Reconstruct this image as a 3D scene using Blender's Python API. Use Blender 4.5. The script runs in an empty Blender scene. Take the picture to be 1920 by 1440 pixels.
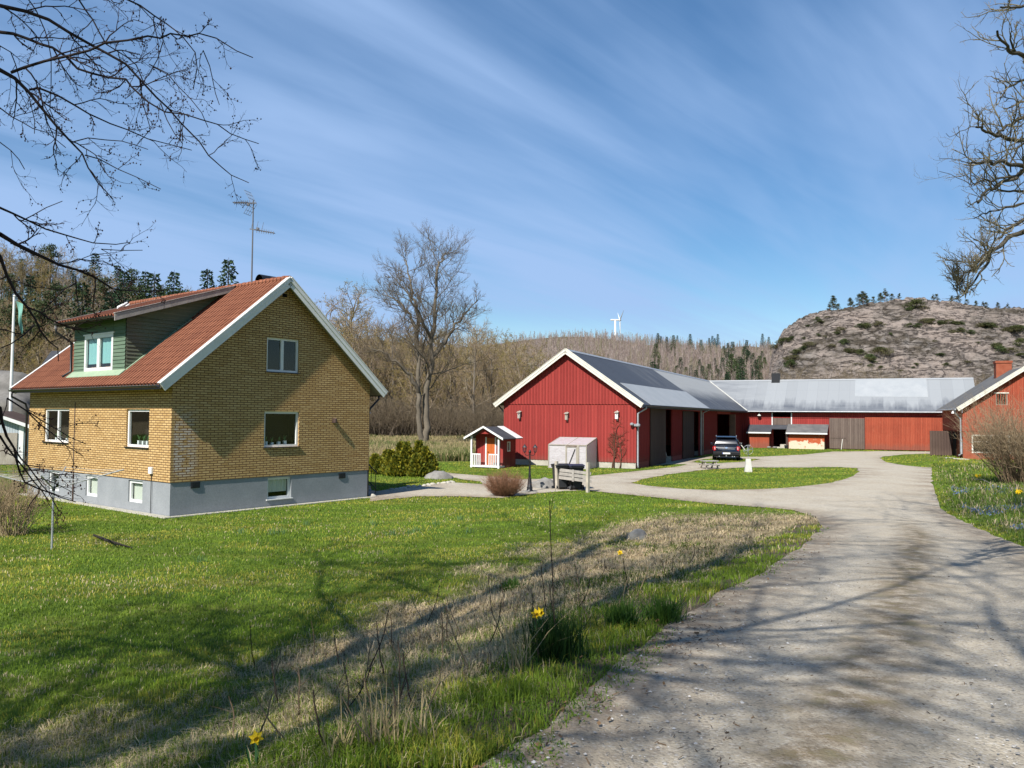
SUNE,SKYE,EXPO,CLOUD,CLOUDC=5.0,.082,.58,.92,(.262,.385,.61)
import bpy, bmesh, math, random
import numpy as np
from mathutils import Vector, Matrix, noise, geometry
D=bpy.data; SC=bpy.context.scene; COL=SC.collection
R_=math.radians
rnd=random.Random(7)
# ------------------------------------------------------------------ camera
F,PIT,ROL,CZ=1485.69,R_(2.2922),R_(.4673),3.15      # focal length in photo pixels, pitch, roll, eye height
cp,sp,cr,sr=math.cos(PIT),math.sin(PIT),math.cos(ROL),math.sin(ROL)
RV,UV_,FV=np.array([1,0,0.]),np.array([0,-sp,cp]),np.array([0,cp,sp]); CP=np.array([0,0,CZ])
def ray(px,py):
    X=(px-960)/F; Y=(py-720)/F
    r=cr*X+sr*Y; d=-sr*X+cr*Y
    return FV+RV*r-UV_*d
def proj(P):
    v=np.array(P,float)-CP; d=v@FV; r=v@RV/d; dn=-(v@UV_)/d
    return 960+F*(cr*r-sr*dn),720+F*(sr*r+cr*dn),d
def at(px,py,y):
    v=ray(px,py); return CP+v*(y/v[1])
def onz(px,py,z=0):
    v=ray(px,py); return CP+v*((z-CZ)/v[2])
cam=D.objects.new('camera',D.cameras.new('camera')); COL.objects.link(cam); SC.camera=cam
X3=Vector(RV*cr+UV_*sr); Y3=Vector(UV_*cr-RV*sr); Z3=Vector(-FV)
M=Matrix((X3,Y3,Z3)).transposed().to_4x4(); M.translation=Vector(CP); cam.matrix_world=M
cam.data.sensor_width=36; cam.data.lens=36*F/1920; cam.data.clip_end=9000; cam.data.clip_start=.05
# ------------------------------------------------------------------ helpers
def tag(o,label=None,cat=None,group=None,kind=None):
    if label: o['label']=label
    if cat: o['category']=cat
    if group: o['group']=group
    if kind: o['kind']=kind
    return o
def link(o,parent=None):
    COL.objects.link(o)
    if parent: o.parent=parent
    return o
def thing(name,loc,rz,label,cat,group=None):
    o=D.objects.new(name,None); link(o); o.location=loc; o.rotation_euler=(0,0,rz); o.empty_display_size=.3
    return tag(o,label,cat,group)
def copy_tree(o,parent=None):
    c=o.copy(); link(c); c.parent=parent
    for ch in list(o.children): copy_tree(ch,c)
    return c
class MB:
    def __init__(s): s.v=[];s.f=[];s.uv={}
    def quad(s,pts,uv=None):
        b=len(s.v); s.v.extend([tuple(p) for p in pts]); s.f.append(tuple(range(b,b+len(pts))))
        if uv: s.uv[len(s.f)-1]=uv
        return s
    def box(s,x0,x1,y0,y1,z0,z1):
        b=len(s.v)
        s.v+= [(x0,y0,z0),(x1,y0,z0),(x1,y1,z0),(x0,y1,z0),(x0,y0,z1),(x1,y0,z1),(x1,y1,z1),(x0,y1,z1)]
        for q in ((0,3,2,1),(4,5,6,7),(0,1,5,4),(1,2,6,5),(2,3,7,6),(3,0,4,7)): s.f.append(tuple(b+i for i in q))
        return s
    def prism(s,poly,ext):          # poly: list of 3d points, ext: vector
        n=len(poly); b=len(s.v); e=Vector(ext)
        s.v+=[tuple(p) for p in poly]+[tuple(Vector(p)+e) for p in poly]
        s.f.append(tuple(range(b,b+n))[::-1]); s.f.append(tuple(range(b+n,b+2*n)))
        for i in range(n): j=(i+1)%n; s.f.append((b+i,b+j,b+n+j,b+n+i))
        return s
    def bar(s,a,b_,w,h=None,up=(0,0,1)):   # square bar between two points
        a=Vector(a);b_=Vector(b_);h=h or w; d=(b_-a).normalized(); u=Vector(up)
        if abs(d.dot(u))>.95: u=Vector((1,0,0))
        r=d.cross(u).normalized(); u=r.cross(d)
        return s.prism([a+r*x*w/2+u*y*h/2 for x,y in((-1,-1),(1,-1),(1,1),(-1,1))],b_-a)
    def tube(s,pts,rad,n=6,cap=True):
        pts=[Vector(p) for p in pts]; b=len(s.v); k=len(pts)
        if not hasattr(rad,'__len__'): rad=[rad]*k
        d0=(pts[1]-pts[0]).normalized(); r=d0.orthogonal().normalized()
        for i,p in enumerate(pts):
            d=(pts[min(i+1,k-1)]-pts[max(i-1,0)])
            if d.length<1e-9: d=d0
            d.normalize(); r=(r-d*r.dot(d))
            if r.length<1e-6: r=d.orthogonal()
            r.normalize(); q=d.cross(r)
            for j in range(n):
                a=2*math.pi*j/n; s.v.append(tuple(p+(r*math.cos(a)+q*math.sin(a))*rad[i]))
        for i in range(k-1):
            for j in range(n):
                jj=(j+1)%n; s.f.append((b+i*n+j,b+i*n+jj,b+(i+1)*n+jj,b+(i+1)*n+j))
        if cap: s.f.append(tuple(range(b,b+n))[::-1]); s.f.append(tuple(range(b+(k-1)*n,b+k*n)))
        return s
    def lathe(s,prof,c=(0,0,0),n=16):      # prof: (r,z)
        b=len(s.v); k=len(prof)
        for r,z in prof:
            for j in range(n):
                a=2*math.pi*j/n; s.v.append((c[0]+r*math.cos(a),c[1]+r*math.sin(a),c[2]+z))
        for i in range(k-1):
            for j in range(n):
                jj=(j+1)%n; s.f.append((b+i*n+j,b+i*n+jj,b+(i+1)*n+jj,b+(i+1)*n+j))
        s.f.append(tuple(range(b,b+n))[::-1]); s.f.append(tuple(range(b+(k-1)*n,b+k*n)))
        return s
    def mesh(s,name,mat,smooth=False):
        me=D.meshes.new(name); me.from_pydata(s.v,[],s.f); me.update()
        L=me.uv_layers.new(name='UVMap'); uv=L.data
        for p in me.polygons:
            if p.index in s.uv:
                for li,c in zip(p.loop_indices,s.uv[p.index]): uv[li].uv=c
            else:
                n=p.normal; ax=max(range(3),key=lambda i:abs(n[i]))
                for li in p.loop_indices:
                    c=me.vertices[me.loops[li].vertex_index].co
                    uv[li].uv=(c.y,c.z) if ax==0 else (c.x,c.z) if ax==1 else (c.x,c.y)
            p.use_smooth=smooth
        if mat: me.materials.append(mat)
        return me
    def build(s,name,mat,parent=None,smooth=False,bevel=0,label=None):
        o=link(D.objects.new(name,s.mesh(name,mat,smooth)),parent)
        if bevel:
            m=o.modifiers.new('bevel','BEVEL'); m.width=bevel; m.segments=2; m.limit_method='ANGLE'
        if label: o['label']=label
        return o
def npmesh(name,V,Fc,mat,colr=None,smooth=False):       # V (n,3), Fc (m,k) int
    me=D.meshes.new(name); V=np.asarray(V,np.float32); Fc=np.asarray(Fc,np.int32); m,k=Fc.shape
    me.vertices.add(len(V)); me.vertices.foreach_set('co',V.ravel())
    me.loops.add(m*k); me.loops.foreach_set('vertex_index',Fc.ravel())
    me.polygons.add(m); me.polygons.foreach_set('loop_start',np.arange(0,m*k,k,dtype=np.int32))
    if smooth: me.polygons.foreach_set('use_smooth',np.ones(m,bool))
    me.update(calc_edges=True); me.validate()
    if colr is not None:
        a=me.color_attributes.new('col','FLOAT_COLOR','POINT')
        c=np.ones((len(V),4),np.float32); c[:,:colr.shape[1]]=colr; a.data.foreach_set('color',c.ravel())
    if mat: me.materials.append(mat)
    return me
# ------------------------------------------------------------------ materials
class NT:
    def __init__(s,name):
        s.m=D.materials.new(name); s.m.use_nodes=True; s.t=s.m.node_tree; s.t.nodes.clear()
        s.out=s.n('ShaderNodeOutputMaterial'); s.p=s.n('ShaderNodeBsdfPrincipled'); s.l(s.p.outputs[0],s.out.inputs[0])
    def n(s,typ,**kw):
        x=s.t.nodes.new(typ)
        for k,v in kw.items():
            if k in x.inputs.keys() if isinstance(k,str) else False: x.inputs[k].default_value=v
            else: setattr(x,k,v)
        return x
    def l(s,a,b): s.t.links.new(a,b)
    def val(s,i,v):
        if hasattr(v,'is_output'): s.l(v,i)
        elif v is not None: i.default_value=v
    def coord(s,which='Object'): return s.n('ShaderNodeTexCoord').outputs[which]
    def mapping(s,v,scale=(1,1,1),rot=(0,0,0),loc=(0,0,0)):
        m=s.n('ShaderNodeMapping'); s.l(v,m.inputs[0]); m.inputs['Scale'].default_value=scale; m.inputs['Rotation'].default_value=rot; m.inputs['Location'].default_value=loc
        return m.outputs[0]
    def noise(s,v,scale,detail=4,rough=.55,dist=0):
        x=s.n('ShaderNodeTexNoise'); s.l(v,x.inputs['Vector']); x.inputs['Scale'].default_value=scale; x.inputs['Detail'].default_value=detail; x.inputs['Roughness'].default_value=rough; x.inputs['Distortion'].default_value=dist
        return x.outputs['Fac']
    def voro(s,v,scale,feature='F1',out='Distance'):
        x=s.n('ShaderNodeTexVoronoi'); x.feature=feature; s.l(v,x.inputs['Vector']); x.inputs['Scale'].default_value=scale
        return x.outputs[out]
    def ramp(s,v,a,b,c0=0.,c1=1.):
        x=s.n('ShaderNodeMapRange'); s.l(v,x.inputs[0]); x.inputs[1].default_value=a; x.inputs[2].default_value=b; x.inputs[3].default_value=c0; x.inputs[4].default_value=c1
        return x.outputs[0]
    def math(s,op,a,b=None):
        x=s.n('ShaderNodeMath',operation=op); s.val(x.inputs[0],a); s.val(x.inputs[1],b); return x.outputs[0]
    def mix(s,f,a,b,blend='MIX'):
        x=s.n('ShaderNodeMix'); x.data_type='RGBA'; x.blend_type=blend; s.val(x.inputs[0],f)
        for i,c in ((6,a),(7,b)):
            if hasattr(c,'is_output'): s.l(c,x.inputs[i])
            else: x.inputs[i].default_value=(*c,1)
        return x.outputs[2]
    def bump(s,h,strength=.5,dist=.02):
        b=s.n('ShaderNodeBump'); s.l(h,b.inputs['Height']); b.inputs['Strength'].default_value=strength; b.inputs['Distance'].default_value=dist
        s.l(b.outputs[0],s.p.inputs['Normal']); return b
    def set(s,color=None,rough=.7,metal=0,spec=.3):
        if color is not None:
            if hasattr(color,'is_output'): s.l(color,s.p.inputs['Base Color'])
            else: s.p.inputs['Base Color'].default_value=(*color,1)
        s.val(s.p.inputs['Roughness'],rough); s.val(s.p.inputs['Metallic'],metal); s.val(s.p.inputs['Specular IOR Level'],spec)
        return s.m
    def sep(s,v):
        x=s.n('ShaderNodeSeparateXYZ'); s.l(v,x.inputs[0]); return x.outputs
    def attr(s,name='col'):
        x=s.n('ShaderNodeAttribute'); x.attribute_name=name; return x.outputs['Color']
    def comb(s,x,y,z=0):
        c=s.n('ShaderNodeCombineXYZ'); s.val(c.inputs[0],x); s.val(c.inputs[1],y); s.val(c.inputs[2],z); return c.outputs[0]
def worn(name,c0,c1,scale=3,rough=.7,spec=.3,bump=.15,metal=0,stretch=(1,1,1),fine=40):
    t=NT(name); v=t.mapping(t.coord(),stretch); f=t.ramp(t.noise(v,scale,6,.65),.35,.65)
    c=t.mix(f,c0,c1); g=t.noise(v,fine,3); c=t.mix(t.ramp(g,.3,.7,0,.35),c,tuple(x*.6 for x in c0))
    if bump: t.bump(g,bump,.01)
    return t.set(c,rough,metal,spec)
def brick_mat():
    t=NT('yellow_brick'); uv=t.coord('UV')
    b=t.n('ShaderNodeTexBrick'); t.l(uv,b.inputs['Vector'])
    for k,v in dict(Scale=1,**{'Mortar Size':.0135,'Mortar Smooth':.15,'Bias':0,'Brick Width':.262,'Row Height':.0752}).items(): b.inputs[k].default_value=v
    b.offset=.5; b.inputs['Color1'].default_value=(0,0,0,1); b.inputs['Color2'].default_value=(1,1,1,1); b.inputs['Mortar'].default_value=(.5,.5,.5,1)
    big=t.noise(uv,.9,4); 
    tone=t.mix(b.outputs['Color'],(.48,.305,.12),(.635,.44,.20))
    sp_=t.noise(t.mapping(uv,(4,14,1)),1.3,2)
    tone=t.mix(t.ramp(sp_,.62,.75,0,.6),tone,(.36,.18,.05))
    tone=t.mix(t.ramp(big,.4,.75,0,.25),tone,(.44,.27,.10))
    x=t.sep(uv)
    # lime bloom near the corner of the gable
    wob=t.noise(t.mapping(uv,(3,9,1)),1.0,3)
    m1=t.math('MULTIPLY',t.ramp(x[0],.95,.62),t.ramp(x[0],.06,.14)); 
    m2=t.math('MULTIPLY',t.ramp(x[1],1.1,1.35),t.ramp(x[1],3.5,2.6))
    m=t.math('MULTIPLY',t.math('MULTIPLY',m1,m2),t.ramp(wob,.42,.55))
    tone=t.mix(t.math('MULTIPLY',m,.8),tone,(.62,.58,.55))
    c=t.mix(b.outputs['Fac'],tone,(.145,.078,.038))
    gr=t.noise(uv,60,3); c=t.mix(t.ramp(gr,.35,.75,0,.3),c,(.25,.15,.06))
    h=t.math('SUBTRACT',t.math('MULTIPLY',gr,.25),b.outputs['Fac'])
    t.bump(h,.8,.012)
    return t.set(c,.85,0,.2)
def board_mat(name,c0,c1,width=.16,fade=(.5,.2,.15),fadeamt=.25,groove=.5):
    # upright painted boards, per-board tone, weathering running down the grain; uv is metres
    t=NT(name); uv=t.coord('UV'); s=t.sep(uv)
    bi=t.math('FLOOR',t.math('DIVIDE',s[0],width)); wn=t.n('ShaderNodeTexWhiteNoise'); wn.noise_dimensions='1D'; t.l(bi,wn.inputs['W'])
    grain=t.noise(t.mapping(uv,(30,1.2,1)),1,5,.7); blot=t.noise(uv,.7,5,.6)
    c=t.mix(wn.outputs['Value'],c0,c1); c=t.mix(t.ramp(grain,.5,.8,0,fadeamt),c,fade); c=t.mix(t.ramp(blot,.5,.8,0,fadeamt),c,tuple(x*.55 for x in c0))
    sp=t.math('ADD',s[1],t.math('MULTIPLY',t.math('SUBTRACT',t.noise(t.mapping(uv,(2.5,.8,1)),1,4,.7),.5),1.1)); c=t.mix(t.ramp(sp,.75,.35,0,.35),c,(.14,.095,.075))
    fr=t.math('FRACT',t.math('DIVIDE',s[0],width)); g=t.ramp(t.math('ABSOLUTE',t.math('SUBTRACT',fr,.5)),.40,.47)
    c=t.mix(t.math('MULTIPLY',g,groove),c,tuple(x*.25 for x in c0))
    t.bump(t.math('SUBTRACT',t.math('MULTIPLY',grain,.2),g),.6,.015)
    return t.set(c,.85,0,.15)
def plain(name,c,rough=.6,spec=.3,metal=0):
    return NT(name).set(c,rough,metal,spec)
def glass_mat(name,tint=(.9,.95,.95)):
    t=NT(name); t.t.nodes.remove(t.p)
    tr=t.n('ShaderNodeBsdfTransparent'); tr.inputs[0].default_value=(*tint,1); gl=t.n('ShaderNodeBsdfGlossy'); gl.inputs['Roughness'].default_value=.02
    fr=t.n('ShaderNodeFresnel'); gb=t.n('ShaderNodeNewGeometry'); t.l(t.math('SUBTRACT',1.5,t.math('MULTIPLY',gb.outputs['Backfacing'],.8333)),fr.inputs[0]); gl.inputs['Color'].default_value=(.9,.95,.95,1)
    mx=t.n('ShaderNodeMixShader'); t.l(t.math('ADD',t.math('MULTIPLY',fr.outputs[0],.9),.01),mx.inputs[0]); t.l(tr.outputs[0],mx.inputs[1]); t.l(gl.outputs[0],mx.inputs[2]); t.l(mx.outputs[0],t.out.inputs[0])
    return t.m
def leaf_mat(name,trans=.3,rough=.6):
    t=NT(name); c=t.attr(); t.set(c,rough,0,.2)
    tl=t.n('ShaderNodeBsdfTranslucent'); t.l(c,tl.inputs[0]); mx=t.n('ShaderNodeMixShader'); mx.inputs[0].default_value=trans
    t.l(t.p.outputs[0],mx.inputs[1]); t.l(tl.outputs[0],mx.inputs[2]); t.l(mx.outputs[0],t.out.inputs[0]); return t.m
def bark_mat(name,c0,c1,scale=6):
    t=NT(name); v=t.mapping(t.coord(),(1,1,.35)); f=t.ramp(t.noise(v,scale,6,.7),.35,.65); g=t.noise(v,scale*6,4,.7)
    c=t.mix(f,c0,c1); c=t.mix(t.ramp(g,.35,.6,.45,0),c,tuple(x*.4 for x in c0)); t.bump(g,.6,.03); return t.set(c,.9,0,.1)
def oncol_bark(name): # bark whose tone comes from the mesh
    t=NT(name); g=t.noise(t.coord(),9,4,.7); c=t.mix(t.ramp(g,.3,.7,.35,0),t.attr(),(.03,.025,.02)); t.bump(g,.4,.02); return t.set(c,.9,0,.1)
MT={}
MT['brick']=brick_mat()
MT['found']=worn('grey_render',(.25,.265,.28),(.30,.315,.33),1.2,.9,.2,.35,fine=25)
MT['tile']=None
MT['white']=worn('white_paint',(.78,.78,.76),(.70,.70,.68),2,.55,.35,.05)
MT['cream']=worn('cream_paint',(.74,.71,.62),(.62,.59,.5),2,.6,.3,.08)
MT['oldwhite']=worn('weathered_board',(.42,.39,.35),(.27,.25,.23),4,.8,.2,.2,stretch=(1,1,1))
MT['black']=plain('black_metal',(.012,.012,.014),.4,.5)
MT['blackmatt']=plain('black_plastic',(.018,.019,.021),.5,.4)
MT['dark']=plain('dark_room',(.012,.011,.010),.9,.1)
MT['blind']=plain('teal_blind',(.22,.42,.40),.8,.2)
MT['curtain']=plain('curtain_cloth',(.55,.55,.48),.9,.1)
MT['glass']=glass_mat('window_glass')
MT['green']=board_mat('green_boards',(.085,.130,.090),(.112,.168,.115),5,(.40,.42,.33),.45,0)
MT['red']=board_mat('red_boards',(.245,.034,.030),(.31,.045,.038),.21,(.42,.12,.09),.22,.55)
MT['redold']=board_mat('faded_red_boards',(.27,.055,.030),(.34,.075,.04),.15,(.48,.22,.13),.4,.5)
MT['redbrk']=worn('red_brickwork',(.25,.068,.036),(.33,.11,.062),2.5,.9,.15,.3,fine=30)
MT['greywood']=board_mat('bare_grey_boards',(.115,.085,.072),(.165,.125,.105),.17,(.27,.23,.19),.5,.6)
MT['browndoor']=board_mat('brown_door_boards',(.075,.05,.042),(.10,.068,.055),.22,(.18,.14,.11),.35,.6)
MT['orangedoor']=board_mat('orange_door_boards',(.44,.11,.028),(.48,.13,.035),.3,(.52,.2,.08),.2,.3)
MT['weather']=worn('weathered_wood',(.40,.36,.30),(.27,.24,.20),5,.85,.15,.3,stretch=(1,1,.4))
MT['stone']=worn('foundation_stone',(.50,.47,.40),(.36,.34,.29),2.5,.9,.15,.4)
MT['concrete']=worn('pale_concrete',(.60,.59,.54),(.46,.45,.40),4,.9,.2,.3)
MT['zinc']=worn('zinc_pipe',(.40,.42,.44),(.30,.31,.33),4,.5,.4,.05,.3)
MT['steel']=worn('galvanised_steel',(.42,.44,.44),(.33,.34,.35),6,.45,.4,.05,.4)
MT['rock']=worn('granite_boulder',(.28,.27,.25),(.17,.16,.145),3,.9,.2,.5,fine=18)
MT['outcrop']=worn('grey_outcrop',(.21,.20,.185),(.12,.115,.105),1.2,.95,.1,.6,fine=12)
MT['rubber']=plain('tyre_rubber',(.015,.015,.016),.85,.2)
print('materials ok')
# ------------------------------------------------------------------ terrain
def softplus(t): return np.where(t>30,t,np.log1p(np.exp(np.clip(t,-30,30))))
def S(t): t=np.clip(t,0,1); return t*t*(3-2*t)
def zroad(y): return .065*2*softplus((24-np.maximum(y,-8))/2)
def hit_road(px,py):
    z=0
    for _ in range(60):
        p=onz(px,py,z); z=.6*z+.4*float(zroad(np.array(p[1])))
    return p
LE=[hit_road(*p)[:2] for p in [(900,1440),(1010,1362),(1100,1292),(1200,1215),(1290,1155),(1355,1112),(1440,1065),(1510,1022),(1542,990)]]
LE=[np.array([-6.5,-12.]),np.array([-2.6,-3.])]+LE
RE=[hit_road(*p)[:2] for p in [(2080,1110),(1990,1058),(1920,1027),(1850,998),(1800,975),(1763,953),(1747,905),(1747,877)]]
RE=[np.array([2.5,-12.]),np.array([4.2,-3.]),np.array([6.4,5.])]+RE
def polydist(x,y,P):   # signed distance to an open polyline; positive on its left
    best=np.full(x.shape,1e9); sg=np.ones(x.shape)
    for a,b in zip(P[:-1],P[1:]):
        d=b-a; L2=d@d; t=np.clip(((x-a[0])*d[0]+(y-a[1])*d[1])/L2,0,1)
        dx=x-(a[0]+t*d[0]); dy=y-(a[1]+t*d[1]); dd=np.hypot(dx,dy); cr_=d[0]*(y-a[1])-d[1]*(x-a[0])
        m=dd<best-1e-9; best=np.where(m,dd,best); sg=np.where(m,np.sign(cr_),sg)
    return best*sg
def hills(x,y):
    h=24*S((-18-x)/76)*S((y-82)/68)*S((420-y)/200)
    r=np.clip((y-215)/400,0,1.3); fx=S((x+420)/300)*S((330-x)/110)
    h=h+ 59*r**1.05*fx*S((1000-y)/250)*(.93+.07*np.sin(x/37.))
    return h
def terr(x,y):
    x=np.asarray(x,float);y=np.asarray(y,float)
    zr=zroad(y); dl=polydist(x,y,LE); b=S((dl-.1)/5.6)
    z=zr*(1-b); rough=S(dl/1.2)*S((7-dl)/2)*S((26-y)/3)
    z=z+rough*.10*(np.sin(x*2.1+y*.7)*np.sin(y*1.7-x*.6)+.6*np.sin(x*4.3+1.3*y)*np.sin(3.9*y-x))*.6
    dr=-polydist(x,y,RE); z=z+.55*S((dr-.2)/7)*S((58-y)/14)*S((y-1)/9)
    return z+hills(x,y)
def tz(x,y): return float(terr(np.array([x]),np.array([y]))[0])
def hit(px,py,tmax=2500,t0=2):   # where the line of sight meets the terrain
    v=ray(px,py); ts=np.geomspace(t0,tmax,1600); P=CP+v*ts[:,None]
    g=P[:,2]-terr(P[:,0],P[:,1]); i=np.argmax(g<0)
    if g[i]>=0: return None
    a,b=ts[max(i-1,0)],ts[i]
    for _ in range(30):
        m=(a+b)/2; p=CP+v*m
        if p[2]-tz(p[0],p[1])<0: b=m
        else: a=m
    return CP+v*b
def inpoly(x,y,P):
    P=np.asarray(P); x=np.asarray(x); y=np.asarray(y); r=np.zeros(x.shape,bool)
    for i in range(len(P)):
        x1,y1=P[i-1][:2]; x2,y2=P[i][:2]
        if y1==y2: continue
        c=((y1>y)!=(y2>y))&(x<(x2-x1)*(y-y1)/(y2-y1)+x1); r^=c
    return r
def wiggle(P,step,amp,seed,closed=True):
    out=[]; n=len(P); k=0
    for i in range(n if closed else n-1):
        a=np.array(P[i]);b=np.array(P[(i+1)%n]); d=b-a; L=np.hypot(*d); m=max(1,int(L/step(*a) if callable(step) else L/step)); nn=np.array([-d[1],d[0]])/(L+1e-9)
        for j in range(m):
            t=j/m; q=a+d*t; w=noise.noise(Vector((q[0]*.9+seed,q[1]*.9,0)))+.6*noise.noise(Vector((q[0]*3+seed,q[1]*3,4))); out.append(q+nn*w*amp)
    if not closed: out.append(np.array(P[-1]))
    return out
g2=lambda px,py: hit_road(px,py)[:2]
yard_px=[(1530,968),(1490,956),(1420,950),(1330,944),(1240,934),(1160,926),(1100,920),(1060,921),(1000,926),(940,934),(860,931),(781,931),(693,940),(690,924),(735,917),(790,911),(847,905),(905,908),(900,903),(871,900),(841,893.5),(805,886),(770,881),(740,876),(740,873.5),(775,878),(805,882),(850,888),(914,893),(980,899),(1040,898),(1107,893),(1174,885.5),(1230,880),(1275,874.5),(1288,870.5),(1255,871),(1225,873),(1228,869),(1262,862),(1340,855.5),(1360,857),(1423,856.5),(1470,854.5),(1513,852),(1560,847),(1657,846),(1757,847),(1757,850.5),(1700,852),(1655,856.5),(1650,859),(1662,867),(1697,873),(1735,876.5)]
road_poly=LE[:-1]+[LE[-1]]+[g2(*p) for p in yard_px]+RE[::-1]
island_px=[(1181.6,905.7),(1215,897),(1252,890),(1320,881),(1396,876.5),(1497,877),(1570,876),(1607,878),(1610,884),(1600,892),(1563,905),(1500,913),(1447,917),(1347,919.5),(1280,917),(1215,911)]
strip_px=[(1200,889),(1260,884),(1320,875.5),(1336,871.5),(1300,869.5),(1420,860),(1400,864)]
carpatch_px=[(1296,866.5),(1320,861.5),(1345,859),(1390,860.5),(1425,861),(1408,865),(1360,868),(1322,869.5)]
step=lambda x,y: .35 if y<32 else 1.2
road_b=wiggle(road_poly,step,.10,3); isl=wiggle([g2(*p) for p in island_px],.9,.15,9); carp=wiggle([g2(*p) for p in carpatch_px],.9,.15,11)
def on_road(x,y): return inpoly(x,y,road_b)&~inpoly(x,y,isl)&~inpoly(x,y,carp)
# house and barn frames
HA=.662; HO=np.array([-10.336,24.107]); hu=np.array([math.sin(HA),math.cos(HA)]); hv=np.array([-hu[1],hu[0]])
HRZ=math.pi/2-HA
def H2W(x,y): return HO+hu*x+hv*y
BA=.4354; BO=np.array([7.5,47.89]); bu=np.array([math.cos(BA),-math.sin(BA)]); bv=np.array([math.sin(BA),math.cos(BA)])
def B2W(x,y): return BO+bu*x+bv*y
foot=[[H2W(*p) for p in ((-.05,-.05),(8,-.05),(8,10.5),(-.05,10.5))],[B2W(*p) for p in ((-8.9,0),(0.05,0),(.05,40.8),(21.6,40.8),(21.6,49.4),(-8.9,49.4))]]
def covered(x,y):
    r=on_road(x,y)
    for p in foot: r=r|inpoly(x,y,p)
    return r
# masks: how dry / how bare the ground is
def vnoise(x,y,s,seed=0):
    x=np.asarray(x,float)*s+seed*17.3; y=np.asarray(y,float)*s+seed*9.1
    xi=np.floor(x).astype(np.int64); yi=np.floor(y).astype(np.int64); fx=S(x-xi); fy=S(y-yi)
    def h(a,b):
        v=(a*374761393+b*668265263+seed*1442695)&0x7fffffff; v=((v^(v>>13))*1274126177)&0x7fffffff; return ((v^(v>>16))&0xffff)/65535.
    return (h(xi,yi)*(1-fx)+h(xi+1,yi)*fx)*(1-fy)+(h(xi,yi+1)*(1-fx)+h(xi+1,yi+1)*fx)*fy
def fbm(x,y,s,seed=0): return .5*vnoise(x,y,s,seed)+.27*vnoise(x,y,s*2.1,seed+1)+.15*vnoise(x,y,s*4.3,seed+2)+.08*vnoise(x,y,s*9,seed+3)
def dryness(x,y):
    dl=polydist(x,y,LE); bank=S((dl-.10-.9*fbm(x,y,.8,3))/.7)*S((5.9-dl+2.2*(fbm(x,y,.5,5)-.5)*2)/1.6)*S((27.5-y)/3)
    fld=S((y-53-.10*(x+4)+4*(fbm(x,y,.2,7)-.5))/4)*S((13-x)/4)
    right=.35*S(-polydist(x,y,RE)/2)
    bank=bank*np.clip(.52+.56*S((y+.45*x-5.5)/6)+.9*(fbm(x,y,.55,13)-.5),0,1)
    return np.clip(np.maximum(np.maximum(bank,fld),right),0,1)
def forestness(x,y): return np.maximum(S((y-108)/12),S((-34-x-.25*(y-84))/10)*S((y-70)/12))
# ------------------------------------------------------------------ ground sheet
def spaced(segs):
    o=[segs[0][0]]
    for a,b,s in segs:
        n=max(1,round((b-a)/s)); o+=[a+(b-a)*(i+1)/n for i in range(n)]
    return np.array(o)
xs=spaced([(-4000,-600,340),(-600,-160,20),(-160,-50,4),(-50,-16,1.2),(-16,20,.4),(20,60,1.2),(60,200,6),(200,600,20),(600,4000,340)])
ys=spaced([(-300,-30,60),(-30,-4,2),(-4,30,.4),(30,75,1.1),(75,160,3),(160,700,12),(700,1200,40),(1200,5000,380)])
gx,gy=np.meshgrid(xs,ys); nx,ny=len(xs),len(ys)
gz=terr(gx,gy); rd=on_road(gx,gy); gz=np.where(rd,gz-.02,gz)
V=np.stack([gx.ravel(),gy.ravel(),gz.ravel()],1)
ii=np.arange(nx*ny).reshape(ny,nx); Fc=np.stack([ii[:-1,:-1].ravel(),ii[:-1,1:].ravel(),ii[1:,1:].ravel(),ii[1:,:-1].ravel()],1)
mk=np.zeros((nx*ny,3),np.float32); mk[:,0]=dryness(gx,gy).ravel(); mk[:,1]=forestness(gx,gy).ravel()
dl=polydist(gx,gy,LE).ravel(); mk[:,2]=S((1.0-np.abs(dl-.3))/.8)*(V[:,1]<24)
t=NT('turf'); ob=t.coord(); a=t.sep(t.attr())
n1=t.noise(ob,.35,5,.6); n2=t.noise(t.mapping(ob,(1,1,1)),2.6,5,.65); n3=t.noise(ob,28,4,.7); n4=t.noise(t.mapping(ob,(.35,1.3,1),(0,0,.75)),.9,4,.6)
gcol=t.mix(t.ramp(n2,.35,.65),(.07,.12,.018),(.12,.19,.03)); gcol=t.mix(t.ramp(n4,.50,.70,0,.75),gcol,(.27,.26,.06)); gcol=t.mix(t.ramp(n1,.5,.72,0,.35),gcol,(.18,.21,.04))
gcol=t.mix(t.ramp(n3,.3,.6,.5,0),gcol,(.045,.07,.016))
dcol=t.mix(t.ramp(n2,.35,.7),(.54,.43,.25),(.25,.185,.10)); dcol=t.mix(t.ramp(n4,.55,.75,0,.7),dcol,(.09,.13,.03)); dcol=t.mix(t.ramp(n3,.35,.6,.6,0),dcol,(.09,.065,.035))
c=t.mix(a[0],gcol,dcol); c=t.mix(t.ramp(t.math('ADD',a[2],t.math('MULTIPLY',t.math('SUBTRACT',n3,.5),.6)),.3,.8),c,(.15,.12,.085))
fcol=t.mix(t.ramp(n2,.3,.7),(.13,.095,.06),(.075,.07,.035)); mb_=t.noise(t.mapping(ob,(.6,1.6,1),(0,0,.5)),1.6,4,.6); c=t.mix(t.ramp(mb_,.58,.72,0,.35),c,(.03,.05,.012)); c=t.mix(a[1],c,fcol)
t.bump(t.math('ADD',n3,t.math('MULTIPLY',n2,1.2)),.8,.05); MT['turf']=t.set(c,.95,0,.05)
gr=link(D.objects.new('ground',npmesh('ground',V,Fc,MT['turf'],mk,True))); tag(gr,kind='structure')
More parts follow.
